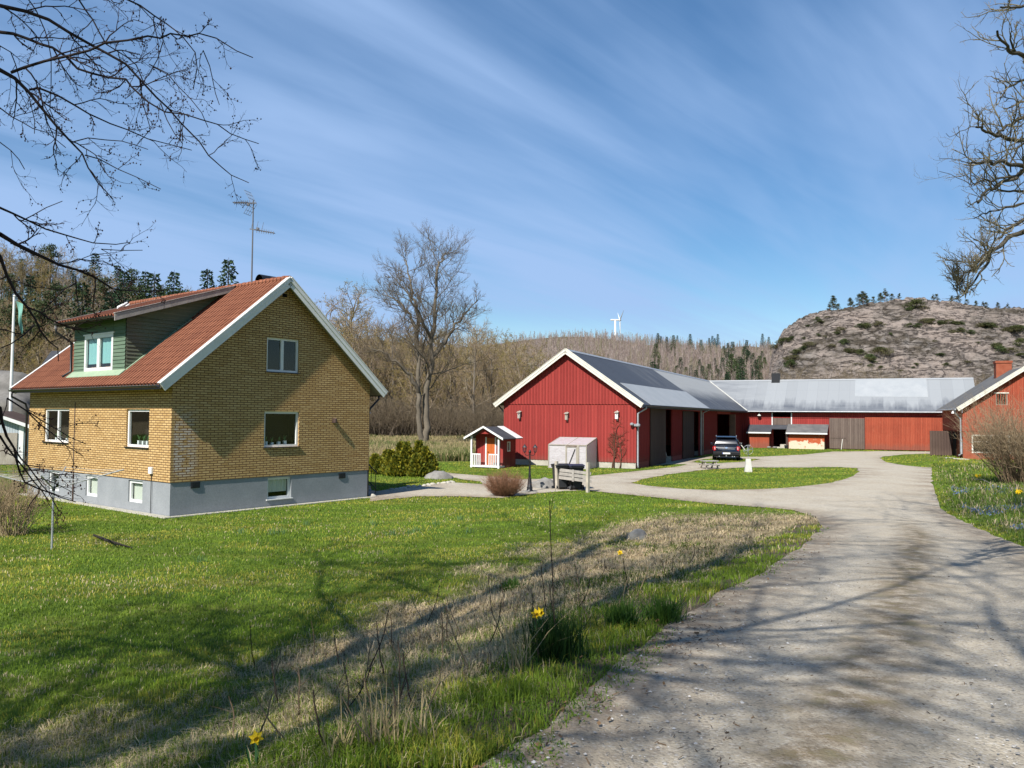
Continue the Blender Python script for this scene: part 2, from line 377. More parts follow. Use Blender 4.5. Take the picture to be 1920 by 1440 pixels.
# ------------------------------------------------------------------ gravel road and yard
pts=[Vector((p[0],p[1])) for p in road_b]; nb=len(pts); edges=[(i,(i+1)%nb) for i in range(nb)]
for hole in (isl,carp):
    b=len(pts); pts+=[Vector((p[0],p[1])) for p in hole]; edges+=[(b+i,b+(i+1)%len(hole)) for i in range(len(hole))]
cand=[]
for (x0,x1,y0,y1,s) in ((-9,18,-12,28,.42),(-22,60,28,80,1.3)):
    X,Y=np.meshgrid(np.arange(x0,x1,s),np.arange(y0,y1,s)); X=X.ravel()+np.random.RandomState(3).uniform(-.1,.1,X.size)*s; Y=Y.ravel()
    m=on_road(X,Y); cand.append(np.stack([X[m],Y[m]],1))
cand=np.concatenate(cand); bp=np.array(road_b+isl+carp)
keep=[]
for q in cand:
    if np.min(np.hypot(bp[:,0]-q[0],bp[:,1]-q[1]))>.22: keep.append(Vector(q))
vv,_,ff,_,_,_=geometry.delaunay_2d_cdt(pts+keep,edges,[],0,1e-4)
vv=np.array([tuple(p) for p in vv]); ff=[f for f in ff if len(f)==3]
cc=np.array([[vv[i] for i in f] for f in ff]).mean(1); m=on_road(cc[:,0],cc[:,1]); ff=np.array(ff)[m]
a_=vv[ff[:,1]]-vv[ff[:,0]]; b_=vv[ff[:,2]]-vv[ff[:,0]]; fl=(a_[:,0]*b_[:,1]-a_[:,1]*b_[:,0])<0; ff[fl]=ff[fl][:,::-1]
cl=[g2(*p) for p in [(1500,1440),(1580,1370),(1645,1250),(1690,1110),(1722,1010),(1690,960),(1640,900)]]; cl=[np.array([.9,-3.])]+cl
dc=np.abs(polydist(vv[:,0],vv[:,1],cl)); de=np.min(np.hypot(vv[:,0][:,None]-bp[None,::2,0],vv[:,1][:,None]-bp[None,::2,1]),1)
rm=np.zeros((len(vv),3),np.float32); rm[:,0]=S((.50-dc)/.42)*S((27-vv[:,1])/8); rm[:,1]=S((1.15-de)/1.0); rm[:,2]=S((30-vv[:,1])/14)
rz=terr(vv[:,0],vv[:,1])+.012+ .03*S((.9-dc)/.9)*S((27-vv[:,1])/8)-.012*S((.7-np.abs(dc-1.0))/.7)*S((27-vv[:,1])/8)
t=NT('gravel'); ob=t.coord(); a=t.sep(t.attr())
n1=t.noise(ob,.5,5,.6); n2=t.noise(ob,4,5,.65); n3=t.noise(ob,60,3,.7); vo=t.voro(ob,55,'F1','Distance'); vc=t.n('ShaderNodeTexVoronoi'); t.l(ob,vc.inputs['Vector']); vc.inputs['Scale'].default_value=55
c=t.mix(t.ramp(n1,.35,.65),(.43,.37,.275),(.485,.435,.345)); c=t.mix(t.ramp(n2,.4,.7,0,.55),c,(.31,.275,.225)); c=t.mix(t.ramp(n3,.25,.5,.55,0),c,(.17,.15,.125))
stone=t.sep(vc.outputs['Color'])[0]; c=t.mix(t.ramp(stone,.78,.95,0,.4),c,(.58,.56,.52)); c=t.mix(t.ramp(stone,.22,.08,0,.5),c,(.14,.125,.11))
dirt=t.math('MULTIPLY',a[0],t.ramp(t.math('ADD',n2,t.math('MULTIPLY',n3,.6)),.66,.86)); c=t.mix(t.math('MULTIPLY',dirt,.85),c,t.mix(t.ramp(n2,.5,.7),(.14,.10,.06),(.15,.135,.05))); c=t.mix(t.math('MULTIPLY',a[0],.22),c,(.20,.15,.09))
edge=t.math('MULTIPLY',a[1],t.ramp(t.math('ADD',n2,t.math('MULTIPLY',n3,.4)),.46,.80)); c=t.mix(t.math('MULTIPLY',edge,.8),c,(.17,.125,.085))
t.bump(t.math('ADD',t.math('MULTIPLY',vo,-.8),t.math('ADD',n3,t.math('MULTIPLY',n2,1.5))),.38,.02); MT['gravel']=t.set(c,.95,0,.1)
ro=link(D.objects.new('gravel_road',npmesh('gravel_road',np.c_[vv,rz],ff,MT['gravel'],rm,True))); tag(ro,kind='structure')
# loose stones on the road
rs=np.random.RandomState(5)
def stones(name,n,ymax,smin,smax,mat):
    u=rs.uniform(np.log(3.2),np.log(ymax),n*3); r=np.exp(u); az=rs.uniform(-.1,.62,n*3); X=r*np.sin(az); Y=r*np.cos(az)
    m=on_road(X,Y); X,Y=X[m][:n],Y[m][:n]; k=len(X); Z=terr(X,Y)+.014; s=smin*(smax/smin)**rs.uniform(0,1,k)**2.2
    base=np.array([[1,0,0],[.2,.9,0],[-.8,.5,.05],[-.7,-.7,0],[.4,-.9,.05],[.1,.1,.7]])
    th=rs.uniform(0,6.28,k); c_,s_=np.cos(th),np.sin(th); P=base[None]*rs.uniform(.7,1.2,(k,6,3))
    V=np.stack([P[...,0]*c_[:,None]-P[...,1]*s_[:,None],P[...,0]*s_[:,None]+P[...,1]*c_[:,None],P[...,2]],2)*s[:,None,None]+np.stack([X,Y,Z],1)[:,None]
    Fi=np.array([[0,1,5],[1,2,5],[2,3,5],[3,4,5],[4,0,5]]); Fc=(Fi[None]+6*np.arange(k)[:,None,None]).reshape(-1,3)
    tone=rs.choice([.16,.25,.36,.5,.62],k,p=[.2,.25,.25,.2,.1])[:,None]*np.array([1,.96,.9]); co=np.repeat(tone,6,0)
    o=link(D.objects.new(name,npmesh(name,V.reshape(-1,3),Fc,mat,co))); return o
t=NT('stone_chip'); MT['chip']=t.set(t.attr(),.9,0,.2)
tag(stones('loose_gravel',3200,22,.005,.017,MT['chip']),kind='stuff')
# ------------------------------------------------------------------ walls with openings
def wall(mb,T,lx,rx,z0,z1,holes=(),depth=.12,extra=(),uo=0):
    """T(s,z,d) -> local point; lx/rx give the left/right limit at height z"""
    zs=sorted({z0,z1,*[h[2] for h in holes],*[h[3] for h in holes],*extra}); zs=[z for z in zs if z0<=z<=z1]
    for za,zb in zip(zs[:-1],zs[1:]):
        hs=sorted([h for h in holes if h[2]<=za+1e-6 and h[3]>=zb-1e-6])
        L=[(lx(za),lx(zb))]; 
        for h in hs: L+= [(h[0],h[0]),(h[1],h[1])]
        L.append((rx(za),rx(zb)))
        for i in range(0,len(L),2):
            (a0,a1),(b0,b1)=L[i],L[i+1]
            if b0-a0<1e-4 and b1-a1<1e-4: continue
            mb.quad([T(a0,za,0),T(b0,za,0),T(b1,zb,0),T(a1,zb,0)],[(a0+uo,za),(b0+uo,za),(b1+uo,zb),(a1+uo,zb)])
    for a,b,c,d in holes:
        for p,q in (((a,c),(b,c)),((b,c),(b,d)),((b,d),(a,d)),((a,d),(a,c))):
            mb.quad([T(*p,0),T(*q,0),T(*q,depth),T(*p,depth)],[(p[0]+uo,p[1]),(q[0]+uo,q[1]),(q[0]+uo+depth,q[1]+depth),(p[0]+uo+depth,p[1]+depth)])
def tbox(mb,T,s0,s1,z0,z1,d0,d1):
    P=[T(s,z,d) for d in (d0,d1) for s,z in ((s0,z0),(s1,z0),(s1,z1),(s0,z1))]; b=len(mb.v); mb.v+=[tuple(p) for p in P]
    for q in ((0,1,2,3),(7,6,5,4),(0,4,5,1),(1,5,6,2),(2,6,7,3),(3,7,4,0)): mb.f.append(tuple(b+i for i in q))
def window(parent,T,a,b,c,d,depth=.09,fw=.075,mull=(),trans=(),sill=True,fmat='white',back='dark',plants=False,blind=None,bright=False):
    m=MB()
    tbox(m,T,a,b,c,c+fw,depth-.03,depth+.04); tbox(m,T,a,b,d-fw,d,depth-.03,depth+.04)
    tbox(m,T,a,a+fw,c+fw,d-fw,depth-.03,depth+.04); tbox(m,T,b-fw,b,c+fw,d-fw,depth-.03,depth+.04)
    for x in mull: tbox(m,T,x-.055,x+.055,c+fw,d-fw,depth-.034,depth+.036)
    for z in trans: tbox(m,T,a+fw,b-fw,z-.03,z+.03,depth-.034,depth+.036)
    w=m.build('window',MT[fmat],parent)
    MB().quad([T(a+fw*.9,c+fw*.9,depth+.015),T(b-fw*.9,c+fw*.9,depth+.015),T(b-fw*.9,d-fw*.9,depth+.015),T(a+fw*.9,d-fw*.9,depth+.015)]).build('pane',MT['glass'],w)
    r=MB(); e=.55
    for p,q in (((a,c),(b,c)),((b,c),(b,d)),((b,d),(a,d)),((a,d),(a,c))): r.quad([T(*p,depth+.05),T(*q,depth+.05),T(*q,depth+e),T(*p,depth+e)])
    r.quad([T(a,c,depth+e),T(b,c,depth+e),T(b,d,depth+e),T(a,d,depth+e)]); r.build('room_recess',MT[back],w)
    if sill:
        s=MB(); tbox(s,T,a-.03,b+.03,c-.035,c-.002,-.05,depth); s.build('sill',MT['black'],w)
    if plants:
        rr=random.Random(int(a*100))
        for k in range(4):
            p=MB(); g=MB(); x=a+fw+.12+(b-a-2*fw-.2)*k/4+rr.uniform(0,.06); h=rr.uniform(.07,.13); tbox(p,T,x-.045,x+.045,c+fw,c+fw+h,depth+.1,depth+.19)
            for j in range(7):
                q=Vector(T(x,c+fw+h,depth+.15)); e2=q+Vector((rr.uniform(-.06,.06),rr.uniform(-.06,.06),rr.uniform(.05,.2))); g.tube([q,(q+e2)/2+Vector((0,0,.03)),e2],[.008,.018,.003],4)
            fp_=p.build('flower_pot',MT['white'],w); g.build('pot_plant',MT['potplant'],w)
    if blind:
        q=MB(); n=14
        for i in range(n):
            x0=a+fw+(b-a-2*fw)*i/n; x1=a+fw+(b-a-2*fw)*(i+1)/n; q.quad([T(x0,blind[0],depth+.08+.02*(i%2)),T(x1,blind[0],depth+.08+.02*((i+1)%2)),T(x1,blind[1],depth+.08+.02*((i+1)%2)),T(x0,blind[1],depth+.08+.02*(i%2))])
        q.build('curtain',MT[blind[2]],w)
    return w
MT['soffit']=worn('soffit_boards',(.30,.28,.25),(.24,.22,.2),3,.8,.2,.1)
MT['palegreen']=worn('green_flashing',(.26,.36,.24),(.33,.40,.28),4,.7,.3,.1)
MT['pinkcloth']=plain('pink_cloth',(.42,.16,.12),.9)
MT['doorleaf']=worn('worn_door_leaf',(.36,.19,.13),(.26,.15,.11),3,.85,.15,.2)
MT['postwood']=worn('pale_post',(.50,.45,.37),(.36,.32,.26),4,.85,.15,.3)
MT['aerial']=plain('aerial_metal',(.13,.13,.14),.6,.3,.2)
MT['potplant']=plain('pot_plant_leaf',(.06,.13,.04),.7)
# ------------------------------------------------------------------ roof tiles (real waves)
t=NT('red_tiles'); ob=t.coord(); uv=t.coord('UV'); s=t.sep(uv)
ci=t.math('FLOOR',t.math('DIVIDE',s[0],.2)); ri=t.math('FLOOR',t.math('DIVIDE',s[1],.34)); wn=t.n('ShaderNodeTexWhiteNoise'); wn.noise_dimensions='2D'; t.l(t.comb(ci,ri),wn.inputs['Vector'])
c=t.mix(wn.outputs['Value'],(.215,.078,.042),(.285,.110,.060)); n=t.noise(uv,1.2,5); c=t.mix(t.ramp(n,.5,.75,0,.5),c,(.14,.052,.034)); n3=t.noise(uv,22,4,.7); c=t.mix(t.ramp(n3,.55,.75,0,.45),c,(.20,.10,.06))
fr=t.math('FRACT',t.math('DIVIDE',s[1],.34)); c=t.mix(t.ramp(fr,.08,.0,0,.3),c,(.07,.022,.012)); fx_=t.math('ABSOLUTE',t.math('SUBTRACT',t.math('FRACT',t.math('DIVIDE',t.math('ADD',s[0],.31+.53*.21),.21)),.5)); c=t.mix(t.ramp(fx_,.15,.07,0,.8),c,(.05,.016,.010)); t.bump(n3,.25,.01); MT['tile']=t.set(c,.8,0,.2)  # shade where the tile waves overlap is painted in as dark bands up the slope
def tiles(mb,P,y0,y1,L,pitch=.21,course=.34,amp=.040,n=8):
    """P(y,s) -> point on plane with normal offset h: P(y,s,h); waves run up the slope"""
    ny_=int(round((y1-y0)/pitch*n)); nr=int(math.ceil(L/course)); b=len(mb.v)
    prof=[amp*math.sin(2*math.pi*i/n)+(amp*.5 if (i%n)<n/2 else 0) for i in range(ny_+1)]
    for r in range(nr):
        for k,(sv,lift) in enumerate(((r*course,.010),(min((r+1)*course,L),0))):
            for i in range(ny_+1): mb.v.append(P(y0+(y1-y0)*i/ny_,sv,prof[i]+lift))
    w=ny_+1
    for q in range(2*nr-1):
        for i in range(ny_):
            k=b+q*w+i; mb.f.append((k,k+1,k+w+1,k+w)); r=q//2; e=.001
            sA=(r*course+e,(r+1)*course-e) if q%2==0 else ((r+1)*course-e,(r+1)*course-e*.5)
            mb.uv[len(mb.f)-1]=[((y0+(y1-y0)*(i)/ny_),sA[0]),(y0+(y1-y0)*(i+1)/ny_,sA[0]),(y0+(y1-y0)*(i+1)/ny_,sA[1]),(y0+(y1-y0)*i/ny_,sA[1])]
# ------------------------------------------------------------------ the yellow brick house
HL,HW,EZ,RZ,EO,RK=10.42,7.94,4.02,7.815,.54,.31; SL=(RZ-EZ)/(HW/2+EO); RX=HW/2
house=thing('brick_house',(HO[0],HO[1],-.02),HRZ,'yellow brick house with red tiled roof, green boarded dormer and grey rendered base','house')
TG=lambda s,z,d:(s,d,z)          # gable wall, faces -y
TL=lambda s,z,d:(d,s,z)          # long wall, faces -x
zr_=lambda x:EZ+SL*(x+EO) if x<RX else EZ+SL*(HW+EO-x)
under=.115
m=MB()
gw=[(3.32,4.64,4.60,5.77),(3.28,4.70,2.04,3.25)]
bw=[(3.47,4.43,.28,1.0)]
ztop=RZ-under; zev=zr_(0)-under
wall(m,TG,lambda z:max(0,(z-zev)/SL),lambda z:HW-max(0,(z-zev)/SL),1.05,ztop,gw,.10,(zev,))
lw=[(6.98,9.07,2.07,3.29),(1.34,2.80,2.07,3.28)]
wall(m,TL,lambda z:0,lambda z:HL,1.05,zev,lw,.10,(),50.02)
m.quad([(HW,0,1.05),(HW,HL,1.05),(HW,HL,zev),(HW,0,zev)]); m.quad([(0,HL,1.05),(HW,HL,1.05),(HW,HL,zev),(RX,HL,ztop),(0,HL,zev)])
m.quad([(0,0,1.052),(HW,0,1.052),(HW,HL,1.052),(0,HL,1.052)])
m.build('brick_wall',MT['brick'],house)
m=MB(); wall(m,lambda s,z,d:(s,d+.025,z),lambda z:.025,lambda z:HW-.025,-.4,1.05,bw,.12)
lb=[(7.72,8.59,.29,1.0),(4.73,5.6,.29,1.0),(1.69,2.6,.30,1.0)]
wall(m,lambda s,z,d:(d+.025,s,z),lambda z:.025,lambda z:HL-.025,-.4,1.05,lb,.12,(),50)
m.quad([(HW-.025,.025,-.4),(HW-.025,HL,-.4),(HW-.025,HL,1.05),(HW-.025,.025,1.05)]); m.quad([(0,HL-.025,-.4),(HW,HL-.025,-.4),(HW,HL-.025,1.05),(0,HL-.025,1.05)])
m.build('foundation',MT['found'],house)
m=MB(); m.box(-.28,-.01,-.28,HL+.2,-.1,.05); m.box(-.01,HW+.1,-.28,-.01,-.1,.046); m.build('footing',MT['stone'],house)
window(house,TG,*gw[0],mull=(3.98,)); window(house,TG,*gw[1],plants=True)
window(house,TL,*lw[0],mull=(8.0,),plants=True); window(house,TL,*lw[1],plants=True)
T2=lambda s,z,d:(s,d+.025,z); T3=lambda s,z,d:(d+.025,s,z)
window(house,T2,*bw[0],depth=.10,sill=False,blind=(.5,.96,'curtain')); MB().box(3.42,4.48,-.02,.1,.245,.277).build('window_ledge',MT['white'],house)
for h in lb: window(house,T3,*h,depth=.08,fw=.085,sill=False,blind=(.36,.94,'curtain') if h[0]<7 else None)
# roof: two tiled slopes on a board deck
roof=MB(); th=.14
nrm=Vector((-SL,0,1)).normalized(); Ls=math.hypot(HW/2+EO,RZ-EZ); ux=Vector((HW/2+EO,0,RZ-EZ)).normalized()
y0,y1=-RK,HL+RK
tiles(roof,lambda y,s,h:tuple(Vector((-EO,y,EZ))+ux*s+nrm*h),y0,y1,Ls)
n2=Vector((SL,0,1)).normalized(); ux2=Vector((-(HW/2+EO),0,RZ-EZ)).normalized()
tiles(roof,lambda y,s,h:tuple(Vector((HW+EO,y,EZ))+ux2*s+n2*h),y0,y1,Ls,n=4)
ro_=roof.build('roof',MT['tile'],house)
m=MB(); yy=y0
while yy<y1:       # ridge tiles
    m.tube([(RX,yy,RZ+.0),(RX,min(yy+.36,y1),RZ+.02)],[.10,.115],8); yy+=.34
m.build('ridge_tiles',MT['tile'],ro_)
m=MB()
for pts_ in ([(-EO,y0+.03,EZ-.03),(RX,y0+.03,RZ-.03),(RX,y0+.03,RZ-under-.01),(-EO,y0+.03,EZ-under-.01)],[(HW+EO,y0+.03,EZ-.03),(RX,y0+.03,RZ-.03),(RX,y0+.03,RZ-under-.01),(HW+EO,y0+.03,EZ-under-.01)]):
    m.prism(pts_,(0,HL+2*RK-.06,0))
m.build('roof_deck',MT['soffit'],ro_); m=MB(); m.box(-EO-.012,-EO+.02,y0+.04,y1-.04,EZ-under-.03,EZ-.02); m.box(HW+EO-.02,HW+EO+.012,y0+.04,y1-.04,EZ-under-.03,EZ-.02); m.build('fascia',MT['black'],ro_)
# bargeboards: two stepped boards and a capping
def barge(x0,z0,x1,z1,y,sgn,name='bargeboard',par=None,mat='white'):
    m=MB(); d=Vector((x1-x0,0,z1-z0)).normalized(); n=Vector((-d.z,0,d.x)); n=n if n.z>0 else -n
    a=Vector((x0,y,z0)); b=Vector((x1,y,z1))
    for lo,hi,o in ((-.235,-.09,.0),(-.09,.035,.028),(.035,.06,.05)):
        oo=Vector((0,sgn*o,0)); m.prism([a+n*lo,a+n*hi,b+n*hi,b+n*lo],Vector((0,sgn*(.03+o),0)))
        m.v[-8:]=[tuple(Vector(q)) for q in m.v[-8:]]
    m.prism([a+n*.045,a+n*.07,b+n*.07,b+n*.045],Vector((0,-sgn*.1,0)))
    return m.build(name,MT[mat],par or house)
for yb,sg in ((y0-.005,-1),(y1+.005,1)):
    barge(-EO-.02,EZ-.01,RX,RZ+.012,yb,sg); barge(HW+EO+.02,EZ-.01,RX,RZ+.012,yb,sg)
# gutters and downpipes
def gutter(x,z,ya,yb,name='gutter',par=house):
    m=MB(); n=8
    for i in range(n):
        a0=math.pi*(1+i/n);a1=math.pi*(1+(i+1)/n); r=.062
        m.quad([(x+r*math.cos(a0),ya,z+r*math.sin(a0)),(x+r*math.cos(a1),ya,z+r*math.sin(a1)),(x+r*math.cos(a1),yb,z+r*math.sin(a1)),(x+r*math.cos(a0),yb,z+r*math.sin(a0))])
    return m.build(name,MT['black'],par,True)
gutter(-EO-.06,EZ-.03,y0+.03,y1-.03); gutter(HW+EO+.05,EZ-.02,y0+.03,y1-.03)
MB().tube([(-EO-.05,HL+.12,EZ-.07),(-EO-.05,HL+.12,EZ-.28),(-.12,HL+.06,EZ-.55),(-.07,HL+.05,EZ-.75),(-.07,HL+.05,.02)],.042,8).build('downpipe',MT['black'],house,True)
MB().tube([(HW+EO+.05,.12,EZ-.07),(HW+EO+.05,.12,EZ-.25),(HW+.15,.12,EZ-.62),(HW+.07,.12,EZ-.8),(HW+.07,.12,.02)],.042,8).build('downpipe',MT['black'],house,True)
# thin dark upright strip on the long wall, meter box, vents, lamps
MB().box(-.012,.02,6.50,6.555,.03,3.52).build('wall_strip',MT['browndoor'],house)
m=MB(); m.box(-.07,.0,1.0,1.2,1.27,1.48); o=m.build('meter_box',MT['white'],house,bevel=.01); MB().tube([(-.02,1.08,1.27),(-.02,1.08,.03)],.011,6).build('cable',MT['blackmatt'],o)
for x,z in ((.84,.94),(6.67,.91)):
    m=MB(); m.box(x-.15,x+.15,.0,.03,z-.1,z+.09); [m.box(x-.12,x+.12,-.012,.004,z-.075+.035*k,z-.06+.035*k) for k in range(5)]; m.build('air_vent',MT['blackmatt'],house)
MB().box(3.9,4.08,-.02,.02,7.2,7.32).build('air_vent',MT['dark'],house)
m=MB(); m.box(6.15,6.27,-.04,0,2.86,3.02); m.lathe([(.055,0),(.07,.02),(.07,.15),(.02,.19)],(6.21,-.10,2.85),10); m.build('wall_lamp',MT['browndoor'],house)
m=MB(); m.tube([(HW,.35,3.3),(HW+.22,.35,3.32)],.02,6); m.lathe([(.13,0),(.03,.1),(.02,.12)],(HW+.25,.35,3.22),12); m.build('wall_lamp',MT['zinc'],house)
# back steps with a railing
m=MB()
for k in range(5):
    if k==0: m.box(HW,HW+.8,1.55,3.2,-.05,.9)
    else: m.box(HW,HW+.8,1.55-.28*k,1.55-.28*(k-1),-.05,.9-.18*k)
st=m.build('entrance_steps',MT['found'],house)
m=MB(); xr=HW+.74
for k in range(6):
    y=.4+.26*k; z=.08+.18*k if k<5 else .9; m.tube([(xr,y,z),(xr,y,z+.82)],.014,6)
m.tube([(xr,.36,.9),(xr,1.65,1.72),(xr,3.2,1.72)],.02,6); m.tube([(xr,.36,.25),(xr,1.65,1.05)],.014,6); m.build('railing',MT['black'],st)
# ------------------------------------------------------------------ dormer
dy0,dy1,dx=3.1,6.86,.06; dz0=zr_(dx)+.0; de=-.45; dez=6.30; dsl=(7.78-dez)/(3.9-de); zdr=lambda x:dez+dsl*(x-de)
dm=MB(); bw_=.125
def lap(mb,A,B,za,zb,T):     # lapped boards between s=A(z) and s=B(z)
    z=za
    while z<zb-1e-3:
        z2=min(z+bw_,zb); a0,a1,b0,b1=A(z),A(z2),B(z),B(z2)
        if b0>a0 or b1>a1:
            mb.quad([T(a0,z,-.028),T(b0,z,-.028),T(b1,z2,-.004),T(a1,z2,-.004)],[(z*7.3+a0*.1,a0),(z*7.3+a0*.1,b0),(z*7.3+.1,b1),(z*7.3+.1,a1)]); mb.quad([T(a0,z,-.028),T(b0,z,-.028),T(b0,z,0),T(a0,z,0)])
        z=z2
TD=lambda s,z,d:(dx+d,s,z)
dwx=(3.93,6.01,4.60,5.84)
ztd=zdr(dx)-.12
for a,b,c,d in ((dy0,dwx[0],dz0-.1,ztd),(dwx[1],dy1,dz0-.1,ztd),(dwx[0],dwx[1],dwx[3],ztd)): lap(dm,lambda z:a,lambda z:b,c,d,TD)
mid=lambda s: None
for yy,sg in ((dy0,1),(dy1,-1)):
    TS=lambda s,z,d:(s,yy+sg*d,z)
    lap(dm,lambda z:dx,lambda z:min(max((z-EZ)/SL-EO,dx),3.9) if True else 0,dz0-.05,ztd,TS)
    z=ztd
    dm.quad([(dx,yy,ztd-.001),((ztd-EZ)/SL-EO,yy,ztd-.001),(3.85,yy,zdr(3.85)-.1),(dx,yy,zdr(dx)-.1)],[(1,dx),(1,2),(2,3.8),(2,dx)])
dorm=dm.build('dormer',MT['green'],house)
w=window(house,TD,*dwx,depth=.0,fw=.11,mull=(4.97,),sill=False,back='dark',blind=(4.85,5.72,'blind')); w.parent=house
m=MB(); m.box(dx-.03,dx+.02,4.88,5.06,4.72,5.72); m.box(dx-.05,dx+.02,dwx[0]-.08,dwx[1]+.08,dwx[3]+.003,dwx[3]+.05)
m.build('window_trim',MT['white'],dorm)
m=MB(); m.prism([(dx-.03,dy0-.1,zr_(dx-.03)+.04),(dx-.25,dy0-.1,zr_(dx-.25)+.07),(dx-.25,dy0-.1,zr_(dx-.25)+.09),(dx-.03,dy0-.1,dwx[2]+.0)],(0,dy1-dy0+.2,0))
for yy,sg in ((dy0,-1),(dy1,1)): m.prism([(dx,yy-.01,zr_(dx)+.05),(2.3,yy-.01,zr_(2.3)+.05),(2.3,yy+sg*.13,zr_(2.3)+.06),(dx,yy+sg*.13,zr_(dx)+.06)],(0,0,.025))
m.build('flashing',MT['palegreen'] if 'palegreen' in MT else MT['green'],dorm)
ey0,ey1=2.78,7.2; dn=Vector((-dsl,0,1)).normalized(); du=Vector((1,0,dsl)).normalized(); dL=math.hypot(3.95-de,dsl*(3.95-de))
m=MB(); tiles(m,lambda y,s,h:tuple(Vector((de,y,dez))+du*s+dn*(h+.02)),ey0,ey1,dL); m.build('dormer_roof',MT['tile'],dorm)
m=MB()
m.prism([(de,ey0+.02,dez-.02),(3.86,ey0+.02,zdr(3.86)-.02),(3.86,ey0+.02,zdr(3.86)-.1),(de,ey0+.02,dez-.1)],(0,ey1-ey0-.04,0)); m.build('soffit',MT['browndoor'],dorm)
for ye,sg in ((ey0,-1),(ey1,1)):
    m=MB(); m.prism([(de-.04,ye,dez+.05),(3.8,ye,zdr(3.8)+.06),(3.8,ye,zdr(3.8)-.13),(de-.04,ye,dez-.17)],(0,sg*.035,0)); m.prism([(de-.04,ye-sg*.09,dez+.07),(3.85,ye-sg*.09,zdr(3.85)+.07),(3.85,ye+sg*.05,zdr(3.85)+.07),(de-.04,ye+sg*.05,dez+.07)],(0,0,.02)); m.build('dormer_bargeboard',MT['oldwhite'],dorm)
gutter(de-.05,dez-.0,ey0+.05,ey1-.02,'dormer_gutter',dorm)
MB().tube([(de-.05,ey1-.15,dez-.05),(de-.05,ey1-.15,dez-.3),(dx-.1,dy1+.08,dez-.62),(dx-.07,dy1+.08,dez-.8),(dx-.07,dy1+.08,zr_(0)+.15),(dx-.35,dy1+.08,zr_(-.2)+.12)],.04,8).build('dormer_downpipe',MT['black'],dorm,True)
MB().tube([(1.3,6.3,zdr(1.3)+.04),(1.3,6.3,zdr(1.3)+.14),(1.55,6.1,zdr(1.5)+.25)],.05,8).build('vent_pipe',MT['white'],dorm,True)
# chimney with a barrel cowl, straddling the ridge
m=MB(); cx0,cx1,cy0,cy1=4.3,5.5,1.65,2.25
m.box(cx0,cx1,cy0,cy1,6.2,RZ-.02); m.box(cx0-.06,cx1+.06,cy0-.06,cy1+.06,RZ-.04,RZ+.05)
ch=m.build('chimney',MT['black'],house)
m=MB(); n=12; cyc=(cy0+cy1)/2; r=.25
for i in range(n):
    a0,a1=math.pi*i/n,math.pi*(i+1)/n
    q=[(x,cyc+rr*math.cos(a),RZ+.18+rr*math.sin(a)) for x in (cx0-.02,cx1+.02) for rr in (r,r-.015) for a in (a0,a1)]
    b=len(m.v); m.v+=q
    for f in ((0,1,5,4),(2,3,7,6),(0,1,3,2),(4,5,7,6)): m.f.append(tuple(b+k for k in f))
m.box(cx0-.02,cx1+.02,cyc-r,cyc-r+.015,RZ+.03,RZ+.18); m.box(cx0-.02,cx1+.02,cyc+r-.015,cyc+r,RZ+.03,RZ+.18); m.box(cx1-.01,cx1,cyc-r,cyc+r,RZ+.03,RZ+.33); m.build('cowl',MT['black'],ch)
# ------------------------------------------------------------------ aerial
pm=H2W(RX-.06,1.85); an=thing('tv_aerial',(pm[0],pm[1],RZ-.05),0,'tall thin television aerial mast with two yagi antennas on the house ridge','aerial')
MB().tube([(0,0,0),(0,0,3.08)],[.03,.022],8).build('mast',MT['aerial'],an)
def yagi(zb,dr,L,n,refl):
    o=MB(); dr=Vector(dr).normalized(); sd=Vector((dr.y,-dr.x,0)).normalized(); p0=Vector((0,0,zb))-dr*.12; o.bar(p0,p0+dr*L,.034)
    for k in range(n):
        q=p0+dr*(.3+(L-.34)*k/(n-1)); l=.17-.07*k/n; o.tube([q-Vector((0,0,l*.6))+sd*.02,q+Vector((0,0,l*.6))],.010,4); o.tube([q-sd*l,q+sd*l],.010,4)
    o.box(p0.x+dr.x*.32-.04,p0.x+dr.x*.32+.04,p0.y-.04+dr.y*.32,p0.y+.04+dr.y*.32,p0.z-.06,p0.z+.03)
    if refl:
        for sz in (1,-1):
            a=p0+dr*.1; 
            for w_ in (-.18,-.06,.06,.18): o.tube([a+sd*w_,a+dr*.28*1+Vector((0,0,sz*.42))+sd*w_],.007,4)
            for f in (.35,.7,1): q=a+(dr*.28+Vector((0,0,sz*.42)))*f; o.tube([q-sd*.2,q+sd*.2],.007,4)
    else:
        for k in range(3): q=p0+dr*(.05+.22*k); o.tube([q,q+Vector((.09,0,.30))+sd*.05],.007,4)
    return o.build('antenna',MT['aerial'],an)
yagi(2.98,(-.95,.3,.09),.98,9,True); yagi(2.02,(.95,-.25,-.2),1.02,8,False)
